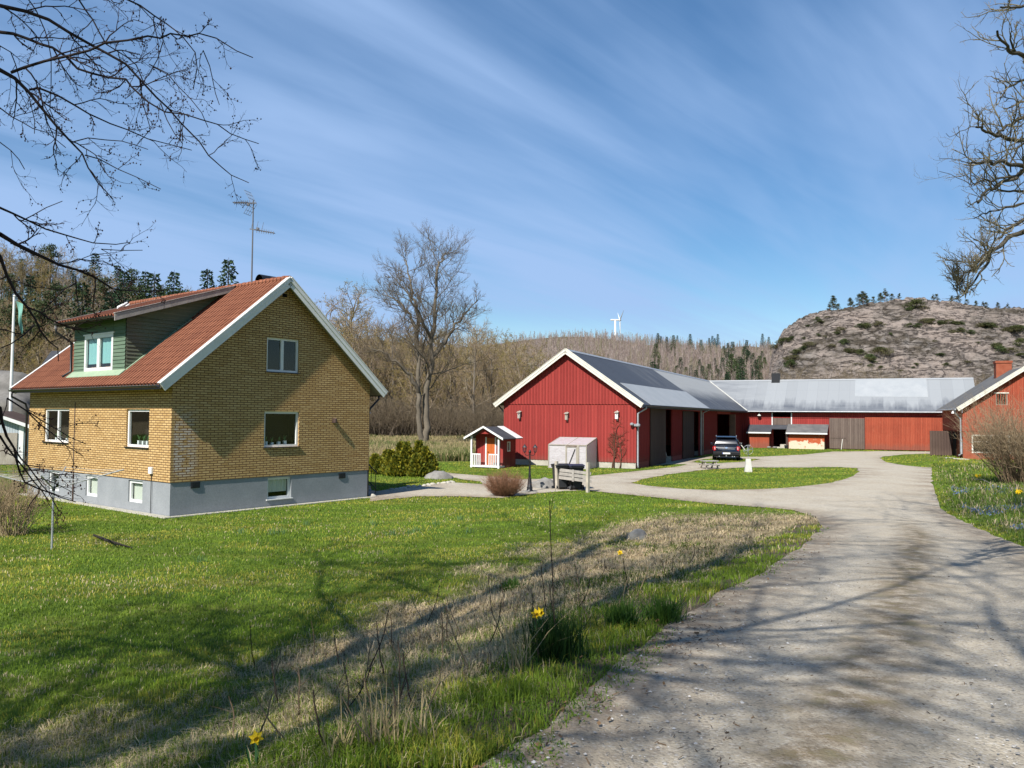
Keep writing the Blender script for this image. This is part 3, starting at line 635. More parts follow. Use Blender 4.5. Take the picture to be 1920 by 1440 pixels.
# ------------------------------------------------------------------ roofing materials (uv: along the eave, up the slope)
def sheet_mat(name,base,pale,dark,mode):
    t=NT(name); uv=t.coord('UV'); s=t.sep(uv)
    n=t.noise(t.mapping(uv,(.22,.9,1)),1,5,.6); n2=t.noise(t.mapping(uv,(2.2,.35,1)),1,4,.6); n3=t.noise(uv,14,4,.7)
    pi=t.math('FLOOR',t.math('DIVIDE',s[0],1.05)); wn=t.n('ShaderNodeTexWhiteNoise'); wn.noise_dimensions='1D'; t.l(pi,wn.inputs['W'])
    c=t.mix(t.math('MULTIPLY',wn.outputs['Value'],.35),base,tuple(x*1.25 for x in base))
    if mode=='slate':      # dark sheets, bleached beyond 20 m along the upper slope
        m=t.math('MULTIPLY',t.ramp(s[0],19.6,20.1),t.ramp(t.math('ADD',s[1],t.math('MULTIPLY',n,1.6)),2.2,4.2)); c=t.mix(t.math('MULTIPLY',m,.85),c,pale)
        m=t.math('MULTIPLY',t.ramp(n2,.45,.75),t.ramp(s[0],8.5,12)); c=t.mix(t.math('MULTIPLY',m,.35),c,pale)
    else:                  # pale sheets with dark algae creeping up from the eave
        h=t.math('ADD',s[1],t.math('MULTIPLY',t.math('SUBTRACT',n2,.5),3.0)); h=t.math('ADD',h,t.math('MULTIPLY',t.math('SUBTRACT',wn.outputs['Value'],.5),.9))
        m=t.math('MULTIPLY',t.ramp(h,2.1,.5),t.ramp(n,.25,.6,.35,1)); c=t.mix(t.math('MULTIPLY',m,.9),c,dark)
        m=t.math('MULTIPLY',t.ramp(s[0],3,-3),t.ramp(n,.35,.65)); c=t.mix(t.math('MULTIPLY',m,.6),c,dark)
    fr=t.math('FRACT',t.math('DIVIDE',s[0],1.05)); fy=t.math('FRACT',t.math('DIVIDE',s[1],1.95))
    g=t.math('MAXIMUM',t.ramp(fr,.035,.0),t.ramp(fy,.02,.0)); c=t.mix(t.math('MULTIPLY',g,.30),c,dark)
    w=t.n('ShaderNodeTexWave'); w.bands_direction='X'; t.l(uv,w.inputs[0]); w.inputs['Scale'].default_value=2.2
    t.bump(t.math('ADD',w.outputs['Fac'],t.math('MULTIPLY',n3,.3)),.35,.03)
    return t.set(c,.6,0,.3)
MT['slate']=sheet_mat('dark_roof_sheet',(.055,.060,.072),(.36,.36,.345),(.035,.037,.043),'slate')
MT['pale']=sheet_mat('pale_roof_sheet',(.245,.258,.268),(.33,.33,.32),(.075,.085,.105),'pale')
MT['panel']=worn('white_roof_sheet',(.35,.365,.375),(.30,.32,.335),.8,.6,.3,.1,fine=18)
MT['felt']=worn('roofing_felt',(.050,.052,.060),(.075,.078,.088),1.5,.85,.2,.3)
MT['shingle']=worn('grey_roofing',(.16,.155,.15),(.10,.10,.10),1.2,.85,.2,.35,fine=20)
BW,BL,BEZ,BRZ,BEO,BRK=8.84,40.31,3.877,7.326,.53,.39; BSL=(BRZ-BEZ)/(BW/2+BEO); BX=-BW/2
barn=thing('red_barn',(BO[0],BO[1],0),-BA,'red boarded gable barn with white bargeboards and dark sliding doors along its side','barn')
TBg=lambda s,z,d:(s,d,z)
TBs=lambda s,z,d:(-d,s,z)
zb_=lambda x:BEZ+BSL*(BEO-x) if x>BX else BEZ+BSL*(x+BW+BEO)
zev=zb_(0)-.12; zt=BRZ-.12
def battens(mb,T,a,b,z0,ztop,step,w=.045,d=.022):
    s=a+step/2
    while s<b: 
        z1=ztop(s) if callable(ztop) else ztop
        if z1>z0+.1: tbox(mb,T,s-w/2,s+w/2,z0,z1,-d,.0)
        s+=step
MB().box(-BW+.02,-.02,.03,.5,-.3,.37).build('foundation',MT['stone'],barn)
for a,b in ((.51,3.06),(9.34,12.26),(18.95,26.3),(33.2,41)): MB().box(-.5,-.03,a,b,-.3,.36).build('foundation',MT['stone'],barn)
m=MB()
wall(m,TBg,lambda z:-BW,lambda z:0,.37,3.93,(),.1,(),3.3); battens(m,TBg,-BW+.02,0,.37,3.93,.21)
TBu=lambda s,z,d:(s,d-.035,z)
wall(m,TBu,lambda z:-BW+max(0,(z-zev)/BSL),lambda z:-max(0,(z-zev)/BSL),3.93,zt,(),.1,(zev,),9.1); battens(m,TBu,-BW+.1,0,3.93,lambda s:min(zt,zb_(s)-.12),.21)
m.box(-BW,0,-.05,0,3.905,3.945)
ho=[(3.06,9.34,.0,3.68),(12.26,18.7,0,3.62),(26.3,33.2,0,3.46)]
wall(m,TBs,lambda z:0,lambda z:BL+.53,0,zev,ho,.12,(),20); 
for a,b in ((0,3.06),(9.34,12.26),(18.7,26.3),(33.2,40.3)): battens(m,TBs,a,b,.37,zev,.21)
m.quad([(-BW,0,0),(-BW,49.3,0),(-BW,49.3,zev),(-BW,0,zev)]); m.quad([(-BW,49.3,0),(0,49.3,0),(0,49.3,zev),(-BW,49.3,zev)]); m.quad([(-BW,41.5,0),(0,41.5,0),(0,41.5,zev),(-BW,41.5,zev)]); m.build('wall',MT['red'],barn)
MB().quad([(-BW,0,.01),(0,0,.01),(0,BL,.01),(-BW,BL,.01)]).build('barn_floor',MT['dark'],barn)
def slab(mb,P,th=.06):   # P: polygon corners with uv, extruded straight down
    mb.quad([p[0] for p in P],[p[1] for p in P]); q=[(p[0][0],p[0][1],p[0][2]-th) for p in P]; mb.quad(q[::-1]); n=len(P)
    for i in range(n): j=(i+1)%n; mb.quad([P[i][0],q[i],q[j],P[j][0]])
def rp(x,y): return ((x,y,zb_(x)),(y,math.hypot(BEO-x,BEZ-zb_(x)) if x>=BX else math.hypot(x+BW+BEO,BEZ-zb_(x))))
VY=BL+4.95
m=MB(); slab(m,[rp(BEO,-BRK),rp(BEO,BL),rp(BX,VY),rp(BX,-BRK)]); slab(m,[rp(-BW-BEO,-BRK),rp(-BW-BEO,VY+4.9),rp(BX-.001,VY),rp(BX-.001,-BRK)])
br=m.build('roof',MT['slate'],barn)
def onroof(x,y,h): return (x,y,zb_(x)+h)
m=MB(); sec=lambda x0,x1,y0,y1:m.prism([onroof(x0,y0,.008),onroof(x1,y0,.008),onroof(x1,y1,.008),onroof(x0,y1,.008)],(0,0,.025))
sec(BEO+.02,-1.45,1.5,20.0); m.build('roof_panel',MT['panel'],br)
m=MB(); m.prism([(BX-.2,-BRK,zb_(BX-.2)+.03),(BX,-BRK,BRZ+.045),(BX+.2,-BRK,zb_(BX+.2)+.03),(BX,-BRK,BRZ+.02)],(0,VY+BRK,0)); m.build('ridge_cap',MT['zinc'],br)
m=MB(); m.bar((BEO,BL,BEZ+.03),(BX,VY,BRZ+.03),.16,.05); m.build('valley_flashing',MT['concrete'],br)
barge(-BW-BEO-.02,BEZ,BX,BRZ+.0,-BRK-.005,-1,'bargeboard',barn,'cream'); barge(BEO+.02,BEZ,BX,BRZ+.0,-BRK-.005,-1,'bargeboard',barn,'cream')
m=MB(); m.box(BEO-.03,BEO+.01,-BRK,BL-.1,BEZ-.20,BEZ-.065); m.build('fascia',MT['felt'],barn); gutter(BEO+.07,BEZ-.06,-.3,BL-.1,'gutter',barn)
# sliding doors
for a,b,z1 in ((3.1,7.0,3.7),(12.3,16.0,3.6)):
    m=MB(); tbox(m,TBs,a,b,.02,z1,-.09,-.04); battens(m,lambda s,z,d:TBs(s,z,d-.09),a,b,.02,z1,.23); m.build('sliding_door',MT['browndoor'],barn)
m=MB(); tbox(m,TBs,2.9,19.2,3.70,3.78,-.12,-.02); m.build('door_rail',MT['steel'],barn)
m=MB(); m.bar((-.4,7.1,2.2),(-.4,9.1,.3),.12); m.build('brace',MT['weather'],barn)
m=MB(); tbox(m,TBs,18.72,18.98,.05,3.85,-.12,-.02); m.build('door_post',MT['oldwhite'],barn)
m=MB(); m.bar((.02,32.6,1.75),(.62,32.35,1.75),.05,3.4); m.build('open_door',MT['doorleaf'] if 'doorleaf' in MT else MT['weather'],barn)
m=MB(); tbox(m,TBs,33.2,35.8,.0,3.46,-.06,-.02); m.build('sliding_door',MT['browndoor'],barn)
MB().tube([(BEO+.07,.12,BEZ-.1),(BEO+.07,.12,BEZ-.22),(.1,.1,3.35),(.09,.1,.25),(.13,.05,.08)],.055,8).build('downpipe',MT['zinc'],barn,True)
MB().tube([(BEO+.07,19.5,BEZ-.1),(.1,19.5,3.5),(.09,19.5,.1)],.05,8).build('downpipe',MT['zinc'],barn,True)
m=MB(); m.box(-.2,.05,-.09,-.01,2.58,2.72); m.lathe([(.05,0),(.14,.03),(.15,.14),(.05,.2)],(.16,-.14,2.55),12); m.lathe([(.05,0),(.11,.03),(.12,.12),(.05,.17)],(-.2,-.18,2.62),12); m.build('floodlight',MT['zinc'],barn)
MB().tube([(-9.3,.05,3.85),(-9.0,.05,3.55),(-8.9,.05,3.4)],.05,8).build('downpipe',MT['black'],barn)
# nest boxes on the gable
for i,(x,z,lb_) in enumerate(((-7.68,3.22,'pale nest box on the red barn gable, nearest the playhouse'),(-4.42,3.16,'brown wooden nest box in the middle of the red barn gable'),(-1.16,3.24,'white-fronted nest box on the barn gable beside the open barn doors'))):
    w=B2W(x,-.03); nb=thing('nest_box',(w[0],w[1],z-.23),-BA,lb_,'nest box','nest boxes on the barn gable')
    m=MB(); m.box(-.085,.085,-.19,-.02,.0,.34); m.box(-.03,.03,-.02,.0,-.10,.50); m.build('body',[MT['oldwhite'],MT['weather'],MT['white']][i],nb)
    MB().prism([(-.13,-.26,.36),(.13,-.26,.36),(.13,.0,.44),(-.13,.0,.44)],(0,0,.025)).build('lid',MT['weather'],nb); MB().lathe([(.025,0),(.025,.004)],(0,0,0),10).build('entrance_hole',MT['dark'],nb).matrix_local=Matrix.Translation((0,-.2,.25))@Matrix.Rotation(math.pi/2,4,'X')
# ------------------------------------------------------------------ rear barn
rear=thing('long_barn',(BO[0],BO[1],0),-BA,'long low red barn across the yard with pale stained roof and big plank doors','barn')
Y2=BL+.53; X2=21.6; TR=lambda s,z,d:(s,Y2+d,z)
m=MB(); hr=[(3.08,4.91,2.43,3.72),(3.15,4.55,0,2.2)]
wall(m,TR,lambda z:0,lambda z:X2,0,3.9,hr,.1,(),71); battens(m,TR,.1,3.0,2.4,3.9,.2); battens(m,TR,5,8.6,2.4,3.9,.2)
m.box(0,X2-3,Y2-.06,Y2,3.16,3.22); m.quad([(X2,Y2,0),(X2,49.3,0),(X2,49.3,3.9),(X2,VY,7.2),(X2,Y2,3.9)]); m.quad([(0,49.3,0),(X2,49.3,0),(X2,49.3,3.9),(0,49.3,3.9)]); m.build('wall',MT['red'],rear)
MB().quad([(0,Y2,.01),(X2,Y2,.01),(X2,49.2,.01),(0,49.2,.01)]).build('barn_floor',MT['dark'],rear)
r2=lambda x,y:((x,y,BEZ+BSL*(y-BL) if y<=VY else BRZ-BSL*(y-VY)),(x,math.hypot(y-BL,BSL*(y-BL)) if y<=VY else 20+y))
m=MB(); slab(m,[r2(BEO,BL),r2(X2+.3,BL),r2(X2+.3,VY),r2(BX,VY)]); slab(m,[r2(BX,VY+.001),r2(X2+.3,VY+.001),r2(X2+.3,49.9),r2(-9.3,49.9)]); rr_=m.build('roof',MT['pale'],rear)
m=MB(); q=lambda x,y:(x,y,BEZ+BSL*(y-BL)+.008); m.prism([q(11.0,42.5),q(17.7,42.4),q(17.7,45.1),q(11.0,45.1)],(0,0,.02)); m.build('roof_panel',MT['panel'],rr_)
m=MB(); m.prism([(BX,VY-.2,BRZ-.1),(BX,VY,BRZ+.05),(BX,VY+.2,BRZ-.1)],(X2-BX+.3,0,0)); m.build('ridge_cap',MT['panel'],rr_)
m=MB(); m.box(2.5,3.35,VY-.4,VY+.4,6.7,BRZ+.75); m.box(2.44,3.41,VY-.46,VY+.46,BRZ-.4,BRZ-.28); m.build('chimney',MT['black'],rr_)
m=MB(); m.box(BEO,X2+.3,BL-.03,BL,BEZ-.16,BEZ-.02); m.build('fascia',MT['felt'],rear); m=MB(); m.tube([(BEO+.1,BL-.06,BEZ-.06),(X2+.2,BL-.06,BEZ-.06)],.05,8); m.build('gutter',MT['zinc'],rear)
m=MB(); tbox(m,TR,3.1,4.9,2.43,3.16,-.03,.02); m.build('hatch',MT['greywood'],rear)
for x in (3.03,4.96): m=MB(); tbox(m,TR,x-.05,x+.05,2.36,3.8,-.07,-.0); m.build('trim_board',MT['white'],rear)
m=MB(); tbox(m,TR,8.63,11.93,.08,3.18,-.12,-.06); battens(m,lambda s,z,d:TR(s,z,d-.12),8.63,11.93,.08,3.18,.24); tbox(m,TR,8.7,10.2,1.15,1.25,-.16,-.12); m.build('plank_door',MT['greywood'],rear,label='bare grey-brown plank door')
m=MB(); tbox(m,TR,11.97,18.9,.08,3.3,-.12,-.06); battens(m,lambda s,z,d:TR(s,z,d-.12),11.97,18.9,.08,3.3,.24); m.build('plank_door',MT['redold'],rear,label='wide faded orange-red plank door')
m=MB(); m.tube([(1.75,Y2-.02,3.62),(1.75,Y2-.3,3.68),(1.75,Y2-.3,3.58)],.02,6); m.lathe([(.20,0),(.13,.1),(.05,.2),(.03,.26)],(1.75,Y2-.3,3.36),14); m.build('barn_lamp',MT['concrete'],rear)
def leanto(x0,x1,ztop,zb,off,wx0,wx1,woff,name,matw,matr,label,wz):
    ln=thing(name,(BO[0],BO[1],0),-BA,label,'lean-to','lean-tos on the long barn')
    m=MB(); m.prism([(x0,Y2-.02,ztop),(x1,Y2-.02,ztop),(x1-.05,Y2-off,zb),(x0-.05,Y2-off,zb)],(0,0,-.07)); m.build('roof',MT[matr],ln)
    m=MB(); m.box(x0-.05,x1-.05,Y2-off-.03,Y2-off,zb-.16,zb-.02); m.build('fascia',MT['white'],ln)
    m=MB(); m.box(wx0,wx1,Y2-woff,Y2-woff+.15,0,wz); m.box(wx0,wx0+.12,Y2-woff+.15,Y2-.02,0,wz); m.box(wx1-.12,wx1,Y2-woff+.15,Y2-.02,0,wz); m.build('wall',MT[matw],ln)
    return ln
# limewashed brick flaking low on the wall
t=NT('flaking_limewash'); ob=t.coord(); s=t.sep(ob); n=t.noise(t.mapping(ob,(1,1,1.4)),1.6,6,.65); h=t.math('ADD',s[2],t.math('MULTIPLY',t.math('SUBTRACT',n,.5),2.6))
c=t.mix(t.ramp(h,.78,.66),(.40,.085,.035),(.58,.50,.38)); n2=t.noise(ob,9,4,.6); c=t.mix(t.ramp(n2,.55,.7,0,.4),c,(.42,.25,.14)); t.bump(n2,.4,.03); MT['flake']=t.set(c,.9,0,.1)
l1=leanto(.66,3.12,2.42,1.68,1.5,.77,2.85,1.1,'lean_to','redold','felt','small red boarded lean-to with black felt roof beside the dark passage',1.72)
l2=leanto(4.62,8.58,2.52,1.68,1.8,4.82,8.22,1.4,'lean_to','flake','shingle','lean-to with flaking whitewashed red wall and grey roof beside the plank door',1.74)
m=MB(); m.prism([(3.07,Y2-.02,2.42),(4.62,Y2-.02,2.42),(4.62,Y2-.9,2.05),(3.07,Y2-.9,2.05)],(0,0,-.08)); m.build('passage_roof',MT['felt'],l1)
m=MB(); m.box(3.3,4.5,Y2-1.0,Y2-.2,0,.14); m.box(3.9,4.5,Y2-.8,Y2-.2,.14,.4); m.build('step',MT['stone'],l1); MB().box(4.55,4.72,Y2-1.5,Y2-1.35,0,1.85).build('post',MT['browndoor'],l2)
p=B2W(4.6,Y2-1.7); o=MB().lathe([(.16,0),(.2,.35),(.19,.37)],(0,0,0),14).build('bucket',MT['blackmatt']); o.location=(p[0],p[1],0); tag(o,'black bucket standing by the post of the dark passage','bucket')
p=B2W(9.75,Y2-.35); o=MB().bar((0,0,0),(.12,.2,1.05),.06).build('prop_post',MT['concrete']); o.location=(p[0],p[1],0); o.rotation_euler=(0,0,-BA); tag(o,'short pale post leaning on the grey plank door','post')
for q,(x,z) in enumerate(((2.9,.16),(3.45,.2))):
    p=B2W(x,Y2-1.6); o=MB().lathe([(.05,0),(.22,.05),(.24,.12),(.12,.2)],(0,0,0),9).build('field_stone',MT['rock']); o.location=(p[0],p[1],0); tag(o,'grey stone lying before the dark lean-to passage','stone','stones by the passage')
# ------------------------------------------------------------------ brick outbuilding on the right
FA=R_(21); FO=np.array([35.75,62.9]); farm=thing('brick_outbuilding',(FO[0],FO[1],0),-FA,'red outbuilding with grey roof, cream bargeboards and brick chimney behind the brown bush','building')
FW,FL,FEZ,FRZ,FEO=8.6,10.5,4.0,7.30,.45; FSL=(FRZ-FEZ)/(FW/2+FEO); TF=lambda s,z,d:(s,d,z); zf=lambda x:FEZ+FSL*(x+FEO) if x<FW/2 else FEZ+FSL*(FW+FEO-x)
m=MB(); fh=[(.62,4.4,.52,1.95)]; ze=zf(0)-.12
wall(m,TF,lambda z:0,lambda z:FW,-.2,2.2,fh,.15); m.box(-.0,.001,0,FL,-.2,2.2); m.quad([(0,0,-.2),(0,FL,-.2),(0,FL,2.2),(0,0,2.2)]); m.quad([(FW,0,0),(FW,FL,0),(FW,FL,ze),(FW,0,ze)]); m.build('brick_wall',MT['redbrk'],farm)
m=MB(); TFu=lambda s,z,d:(s,d-.04,z); wall(m,TFu,lambda z:max(0,(z-ze)/FSL),lambda z:FW-max(0,(z-ze)/FSL),2.2,FRZ-.12,[(2.3,3.1,4.3,5.2)],.12,(ze,),90); battens(m,TFu,0,FW,2.2,lambda s:zf(s)-.14,.17)
wall(m,lambda s,z,d:(d-.03,s,z),lambda z:0,lambda z:FL,2.2,ze,(),.1,(),120); m.build('board_wall',MT['redold'],farm)
m=MB(); fz=lambda x:((x,-.45,zf(x)),(0,0))
for xa,xb in ((-FEO,FW/2),(FW+FEO,FW/2)): slab(m,[((xa,-.45,zf(xa)),(0,0)),((xa,FL+.3,zf(xa)),(FL,0)),((xb,FL+.3,FRZ),(FL,6)),((xb,-.45,FRZ),(0,6))],.08)
fr_=m.build('roof',MT['shingle'],farm)
m=MB(); m.box(3.35,4.5,5.3,6.2,6.0,FRZ+.75); m.box(3.29,4.56,5.24,6.26,FRZ+.62,FRZ+.80); m.build('chimney',MT['redbrk'],fr_)
barge(-FEO,FEZ,FW/2,FRZ,-.46,-1,'bargeboard',farm,'cream'); barge(FW+FEO,FEZ,FW/2,FRZ,-.46,-1,'bargeboard',farm,'cream'); m=MB(); m.box(FW/2-.14,FW/2+.14,-.56,-.40,FRZ-.25,FRZ+.28); m.box(FW/2-.22,FW/2+.22,-.54,-.42,FRZ-.2,FRZ-.05); m.build('ridge_finial',MT['cream'],farm,bevel=.03)
window(farm,TF,*fh[0],depth=.02,fw=.1,mull=(1.9,3.15),trans=(1.4,),fmat='cream',sill=False)
m=MB(); m.box(2.2,3.2,-.09,-.03,5.2,5.28); m.build('window_head',MT['cream'],farm); window(farm,TFu,2.3,3.1,4.3,5.2,depth=.05,fw=.05,fmat='weather',sill=False)
m=MB(); m.tube([(-FEO-.06,-.2,FEZ-.06),(-FEO-.06,FL,FEZ-.06)],.06,8); m.build('gutter',MT['zinc'],farm); MB().tube([(-FEO-.06,.1,FEZ-.1),(-FEO-.02,.1,FEZ-.35),(-.12,.15,3.2),(-.1,.15,1.5),(-.1,.15,.4),(-.3,.1,.28)],.06,8).build('downpipe',MT['zinc'],farm,True)
m=MB(); m.box(-.16,-.03,.05,.33,.4,1.6); m.build('pipe_guard',MT['zinc'],farm)
m=MB(); m.box(-.04,.03,3.0,4.9,.0,2.05); m.build('doorway',MT['dark'],farm)
m=MB(); m.box(-1.72,-.08,5.0,5.07,.06,2.15); battens(m,lambda s,z,d:(s,5.0+d,z),-1.72,-.08,.06,2.15,.2); m.build('open_door',MT['browndoor'],farm,label='brown plank door standing open against the yard')
m=MB(); m.lathe([(.12,0),(.07,.12),(.03,.2)],(-.62,.35,3.62),10); m.tube([(-.62,.35,3.8),(-.3,.35,3.85),(0,.35,3.8)],.02,5); m.build('wall_lamp',MT['white'],farm)
for i,(px,py,w) in enumerate(((1798,861.5,.55),(1781,859.8,.4),(1808,862.5,.5))):
    g=onz(px,py); o=MB().lathe([(w*.9,0),(w,.05),(w*.8,.09)],(0,0,0),8).build('stepping_stone',MT['stone']); o.location=(g[0],g[1],.0); o.scale=(1,.6,1); tag(o,'flat grey stone set in grass by the outbuilding corner','stone','stepping stones by the outbuilding')
def place(o,px,py,z=None):
    g=hit(px,py); o.location=(g[0],g[1],g[2] if z is None else z); return o
def rockmesh(name,r,mat,seed,sub=3,flat=.65,amp=.35):
    bm=bmesh.new(); bmesh.ops.create_icosphere(bm,subdivisions=sub,radius=1)
    for v in bm.verts:
        p=v.co.copy(); k=1+amp*noise.noise(p*1.1+Vector((seed,0,0)))+amp*.5*noise.noise(p*2.6+Vector((0,seed,0)))+amp*.2*noise.noise(p*6+Vector((0,seed,0)))
        v.co=Vector((p.x*k*r[0],p.y*k*r[1],max(p.z*k,-.25)*r[2]))
    me=D.meshes.new(name); bm.to_mesh(me); bm.free(); me.materials.append(mat)
    for p in me.polygons: p.use_smooth=True
    return link(D.objects.new(name,me))
# ---------------- playhouse
PO=onz(936,879); pl=thing('playhouse',(PO[0],PO[1],0),-R_(27),'little red playhouse with white porch posts and railing beside the red barn','playhouse')
PW,PL,PE,PR,PEO=1.96,2.15,1.78,2.48,.36; PS=(PR-PE)/(PW/2+PEO); pz=lambda x:PE+PS*(PEO-x) if x>-PW/2 else PE+PS*(x+PW+PEO)
T=lambda s,z,d:(s,.62+d,z); m=MB(); ze=pz(0)-.05
wall(m,T,lambda z:-PW+max(0,(z-ze)/PS),lambda z:-max(0,(z-ze)/PS),.12,PR-.06,[(-1.2,-.62,.18,1.78)],.05,(ze,),33)
Ts=lambda s,z,d:(-d,s,z); wall(m,Ts,lambda z:.62,lambda z:PL,.02,ze,[(1.0,1.38,.98,1.58)],.05,(),44); battens(m,Ts,.62,PL,.02,.95,.13,.03,.012)
m.quad([(-PW,.62,0),(-PW,PL,0),(-PW,PL,ze),(-PW,.62,ze)]); m.quad([(-PW,PL,0),(0,PL,0),(0,PL,ze),(-PW/2,PL,PR-.06),(-PW,PL,ze)])
m.quad([(-PW+.5,-.02,2.05),(-.5,-.02,2.05),(-PW/2,-.02,PR-.1)]); m.build('wall',MT['red'],pl)
m=MB(); tbox(m,T,-1.2,-.62,.18,1.78,.01,.04); d=m.build('door',MT['orangedoor'],pl); MB().tube([(-1.14,.6,.95),(-1.02,.58,.95)],.014,5).build('handle',MT['black'],d)
for x in (-1.24,-.58): m=MB(); tbox(m,T,x-.045,x+.045,.14,1.85,-.03,.0); m.build('door_trim',MT['white'],pl)
w=window(pl,Ts,1.0,1.38,.98,1.58,depth=.0,fw=.06,sill=False,fmat='cream',blind=(1.04,1.52,'pinkcloth'))
m=MB(); slab(m,[((PEO,-.22,PE),(0,0)),((PEO,PL+.22,PE),(2,0)),((-PW/2,PL+.22,PR),(2,1)),((-PW/2,-.22,PR),(0,1))],.05); slab(m,[((-PW-PEO,-.22,PE),(0,0)),((-PW-PEO,PL+.22,PE),(2,0)),((-PW/2,PL+.22,PR-.001),(2,1)),((-PW/2,-.22,PR-.001),(0,1))],.05)
pr_=m.build('roof',MT['felt'],pl)
m=MB(); h=lambda x,y:(x,y,pz(x)+.004); m.prism([h(PEO+.02,1.55),h(PEO+.02,PL+.26),h(-PW/2,PL+.26),h(-PW/2,1.55)],(0,0,.02)); m.build('roof_panel',MT['white'],pr_)
for xa in (PEO,-PW-PEO):
    m=MB(); m.prism([(xa,-.25,PE+.05),(-PW/2,-.25,PR+.05),(-PW/2,-.25,PR-.07),(xa,-.25,PE-.08)],(0,.035,0)); m.build('bargeboard',MT['white'],pl)
m=MB(); m.box(-PW-.02,.02,-.02,.64,.06,.15); m.build('porch_floor',MT['white'],pl)
for x in (-PW+.05,-.05): m=MB(); m.box(x-.05,x+.05,-.03,.07,-.05,pz(x)-.06); m.build('post',MT['white'],pl)
for a,b in ((-PW+.1,-1.28),(-.72,-.1)):
    m=MB(); m.box(a,b,0,.05,.80,.86); n=5
    for k in range(n): x=a+.03+(b-a-.06)*k/(n-1); m.box(x-.028,x+.028,-.01,.04,.05,.84)
    m.build('railing',MT['white'],pl)
# ---------------- greenhouse lean-to of poly sheet
G0=B2W(-2.45,-1.95); gh=thing('greenhouse',(G0[0],G0[1],0),-BA,'small home-made greenhouse of wooden frame and white plastic against the red barn','greenhouse')
t=NT('plastic_film'); n=t.noise(t.mapping(t.coord(),(1,1,2)),2.2,4,.6,1.5); c=t.mix(t.ramp(n,.35,.7),(.66,.63,.65),(.55,.51,.53)); t.bump(n,.5,.06); t.set(c,.35,0,.4)
tl=t.n('ShaderNodeBsdfTranslucent'); tl.inputs[0].default_value=(.8,.74,.74,1); mx=t.n('ShaderNodeMixShader'); mx.inputs[0].default_value=.3; t.l(t.p.outputs[0],mx.inputs[1]); t.l(tl.outputs[0],mx.inputs[2]); t.l(mx.outputs[0],t.out.inputs[0]); MT['film']=t.m
gw_,gd,gf,gb=2.42,1.85,1.42,1.82        # x from -gw_ to 0, y 0..gd, front/back height
m=MB()
for q in ([(-gw_,0,.02),(-1.30,0,.02),(-1.30,0,gf),(-gw_,0,gf)],[(-.52,0,.02),(0,0,.02),(0,0,gf),(-.52,0,gf)],[(0,0,.02),(0,gd,.02),(0,gd,gb),(0,0,gf)],[(-gw_,0,.02),(-gw_,gd,.02),(-gw_,gd,gb),(-gw_,0,gf)],[(-gw_,-.04,gf+.02),(0,-.04,gf+.02),(0,gd,gb+.02),(-gw_,gd,gb+.02)]): m.quad(q)
m.build('plastic_cover',MT['film'],gh)
m=MB(); w=.07
for a,b in (((-gw_,0,0),(-gw_,0,gf)),((-1.30,0,0),(-1.30,0,gf)),((-.52,0,0),(-.52,0,gf)),((0,0,0),(0,0,gf)),((0,gd,0),(0,gd,gb)),((-gw_,0,gf),(0,0,gf)),((-gw_,0,gf),(-gw_,gd,gb)),((0,0,gf),(0,gd,gb)),((-1.2,0,gf),(-1.2,gd,gb)),((-gw_,gd,gb),(0,gd,gb))): m.bar((a[0],a[1]-.015,a[2]),(b[0],b[1]-.015,b[2]),.055)
m.box(-.60,-.46,-.06,-.03,0,gf); m.build('frame',MT['weather'],gh)
m=MB(); m.quad([(-1.25,-.03,.05),(-.62,-.03,.05),(-.62,-.03,gf-.1),(-1.25,-.03,gf-.1)]); dd=m.build('door',MT['film'],gh); m=MB(); m.bar((-1.15,-.07,.12),(-.70,-.07,1.2),.035); m.build('door_brace',MT['black'],dd); m=MB(); [m.bar(a,b,.045) for a,b in (((-1.25,-.04,gf-.1),(-.62,-.04,gf-.1)),((-1.25,-.04,.05),(-1.25,-.04,gf-.1)),((-.62,-.04,.05),(-.62,-.04,gf-.1)))]; m.build('door_frame',MT['weather'],dd)
# ---------------- lamp post
lp=place(thing('lamp_post',(0,0,0),R_(-8),'black cast lamp post with two lanterns beside the boulder at the lawn edge','lamp post'),993,922)
MB().lathe([(.16,0),(.16,.06),(.11,.10),(.13,.16),(.10,.22),(.075,.5),(.05,.62),(.06,.66),(.042,.72),(.036,1.25),(.05,1.28),(.034,1.32),(.03,1.58),(.055,1.62),(.05,1.68),(.02,1.74)],(0,0,0),14).build('post',MT['black'],lp,True)
for sx in (-1,1):
    a=MB().tube([(0,0,1.55),(sx*.1,0,1.50),(sx*.19,0,1.53),(sx*.22,0,1.62)],.014,6); ar=a.build('arm',MT['black'],lp)
    l=MB().lathe([(.03,1.62),(.055,1.645),(.06,1.66)],(sx*.22,0,0),6); l.lathe([(.105,1.84),(.06,1.90),(.02,1.94),(.012,1.98)],(sx*.22,0,0),6)
    for k in range(6):
        an_=math.pi*k/3; l.bar((sx*.22+.052*math.cos(an_),.052*math.sin(an_),1.65),(sx*.22+.095*math.cos(an_),.095*math.sin(an_),1.85),.012)
    la=l.build('lantern',MT['black'],ar); MB().lathe([(.045,1.66),(.088,1.84)],(sx*.22,0,0),6).build('lantern_glass',MT['glass'],ar)
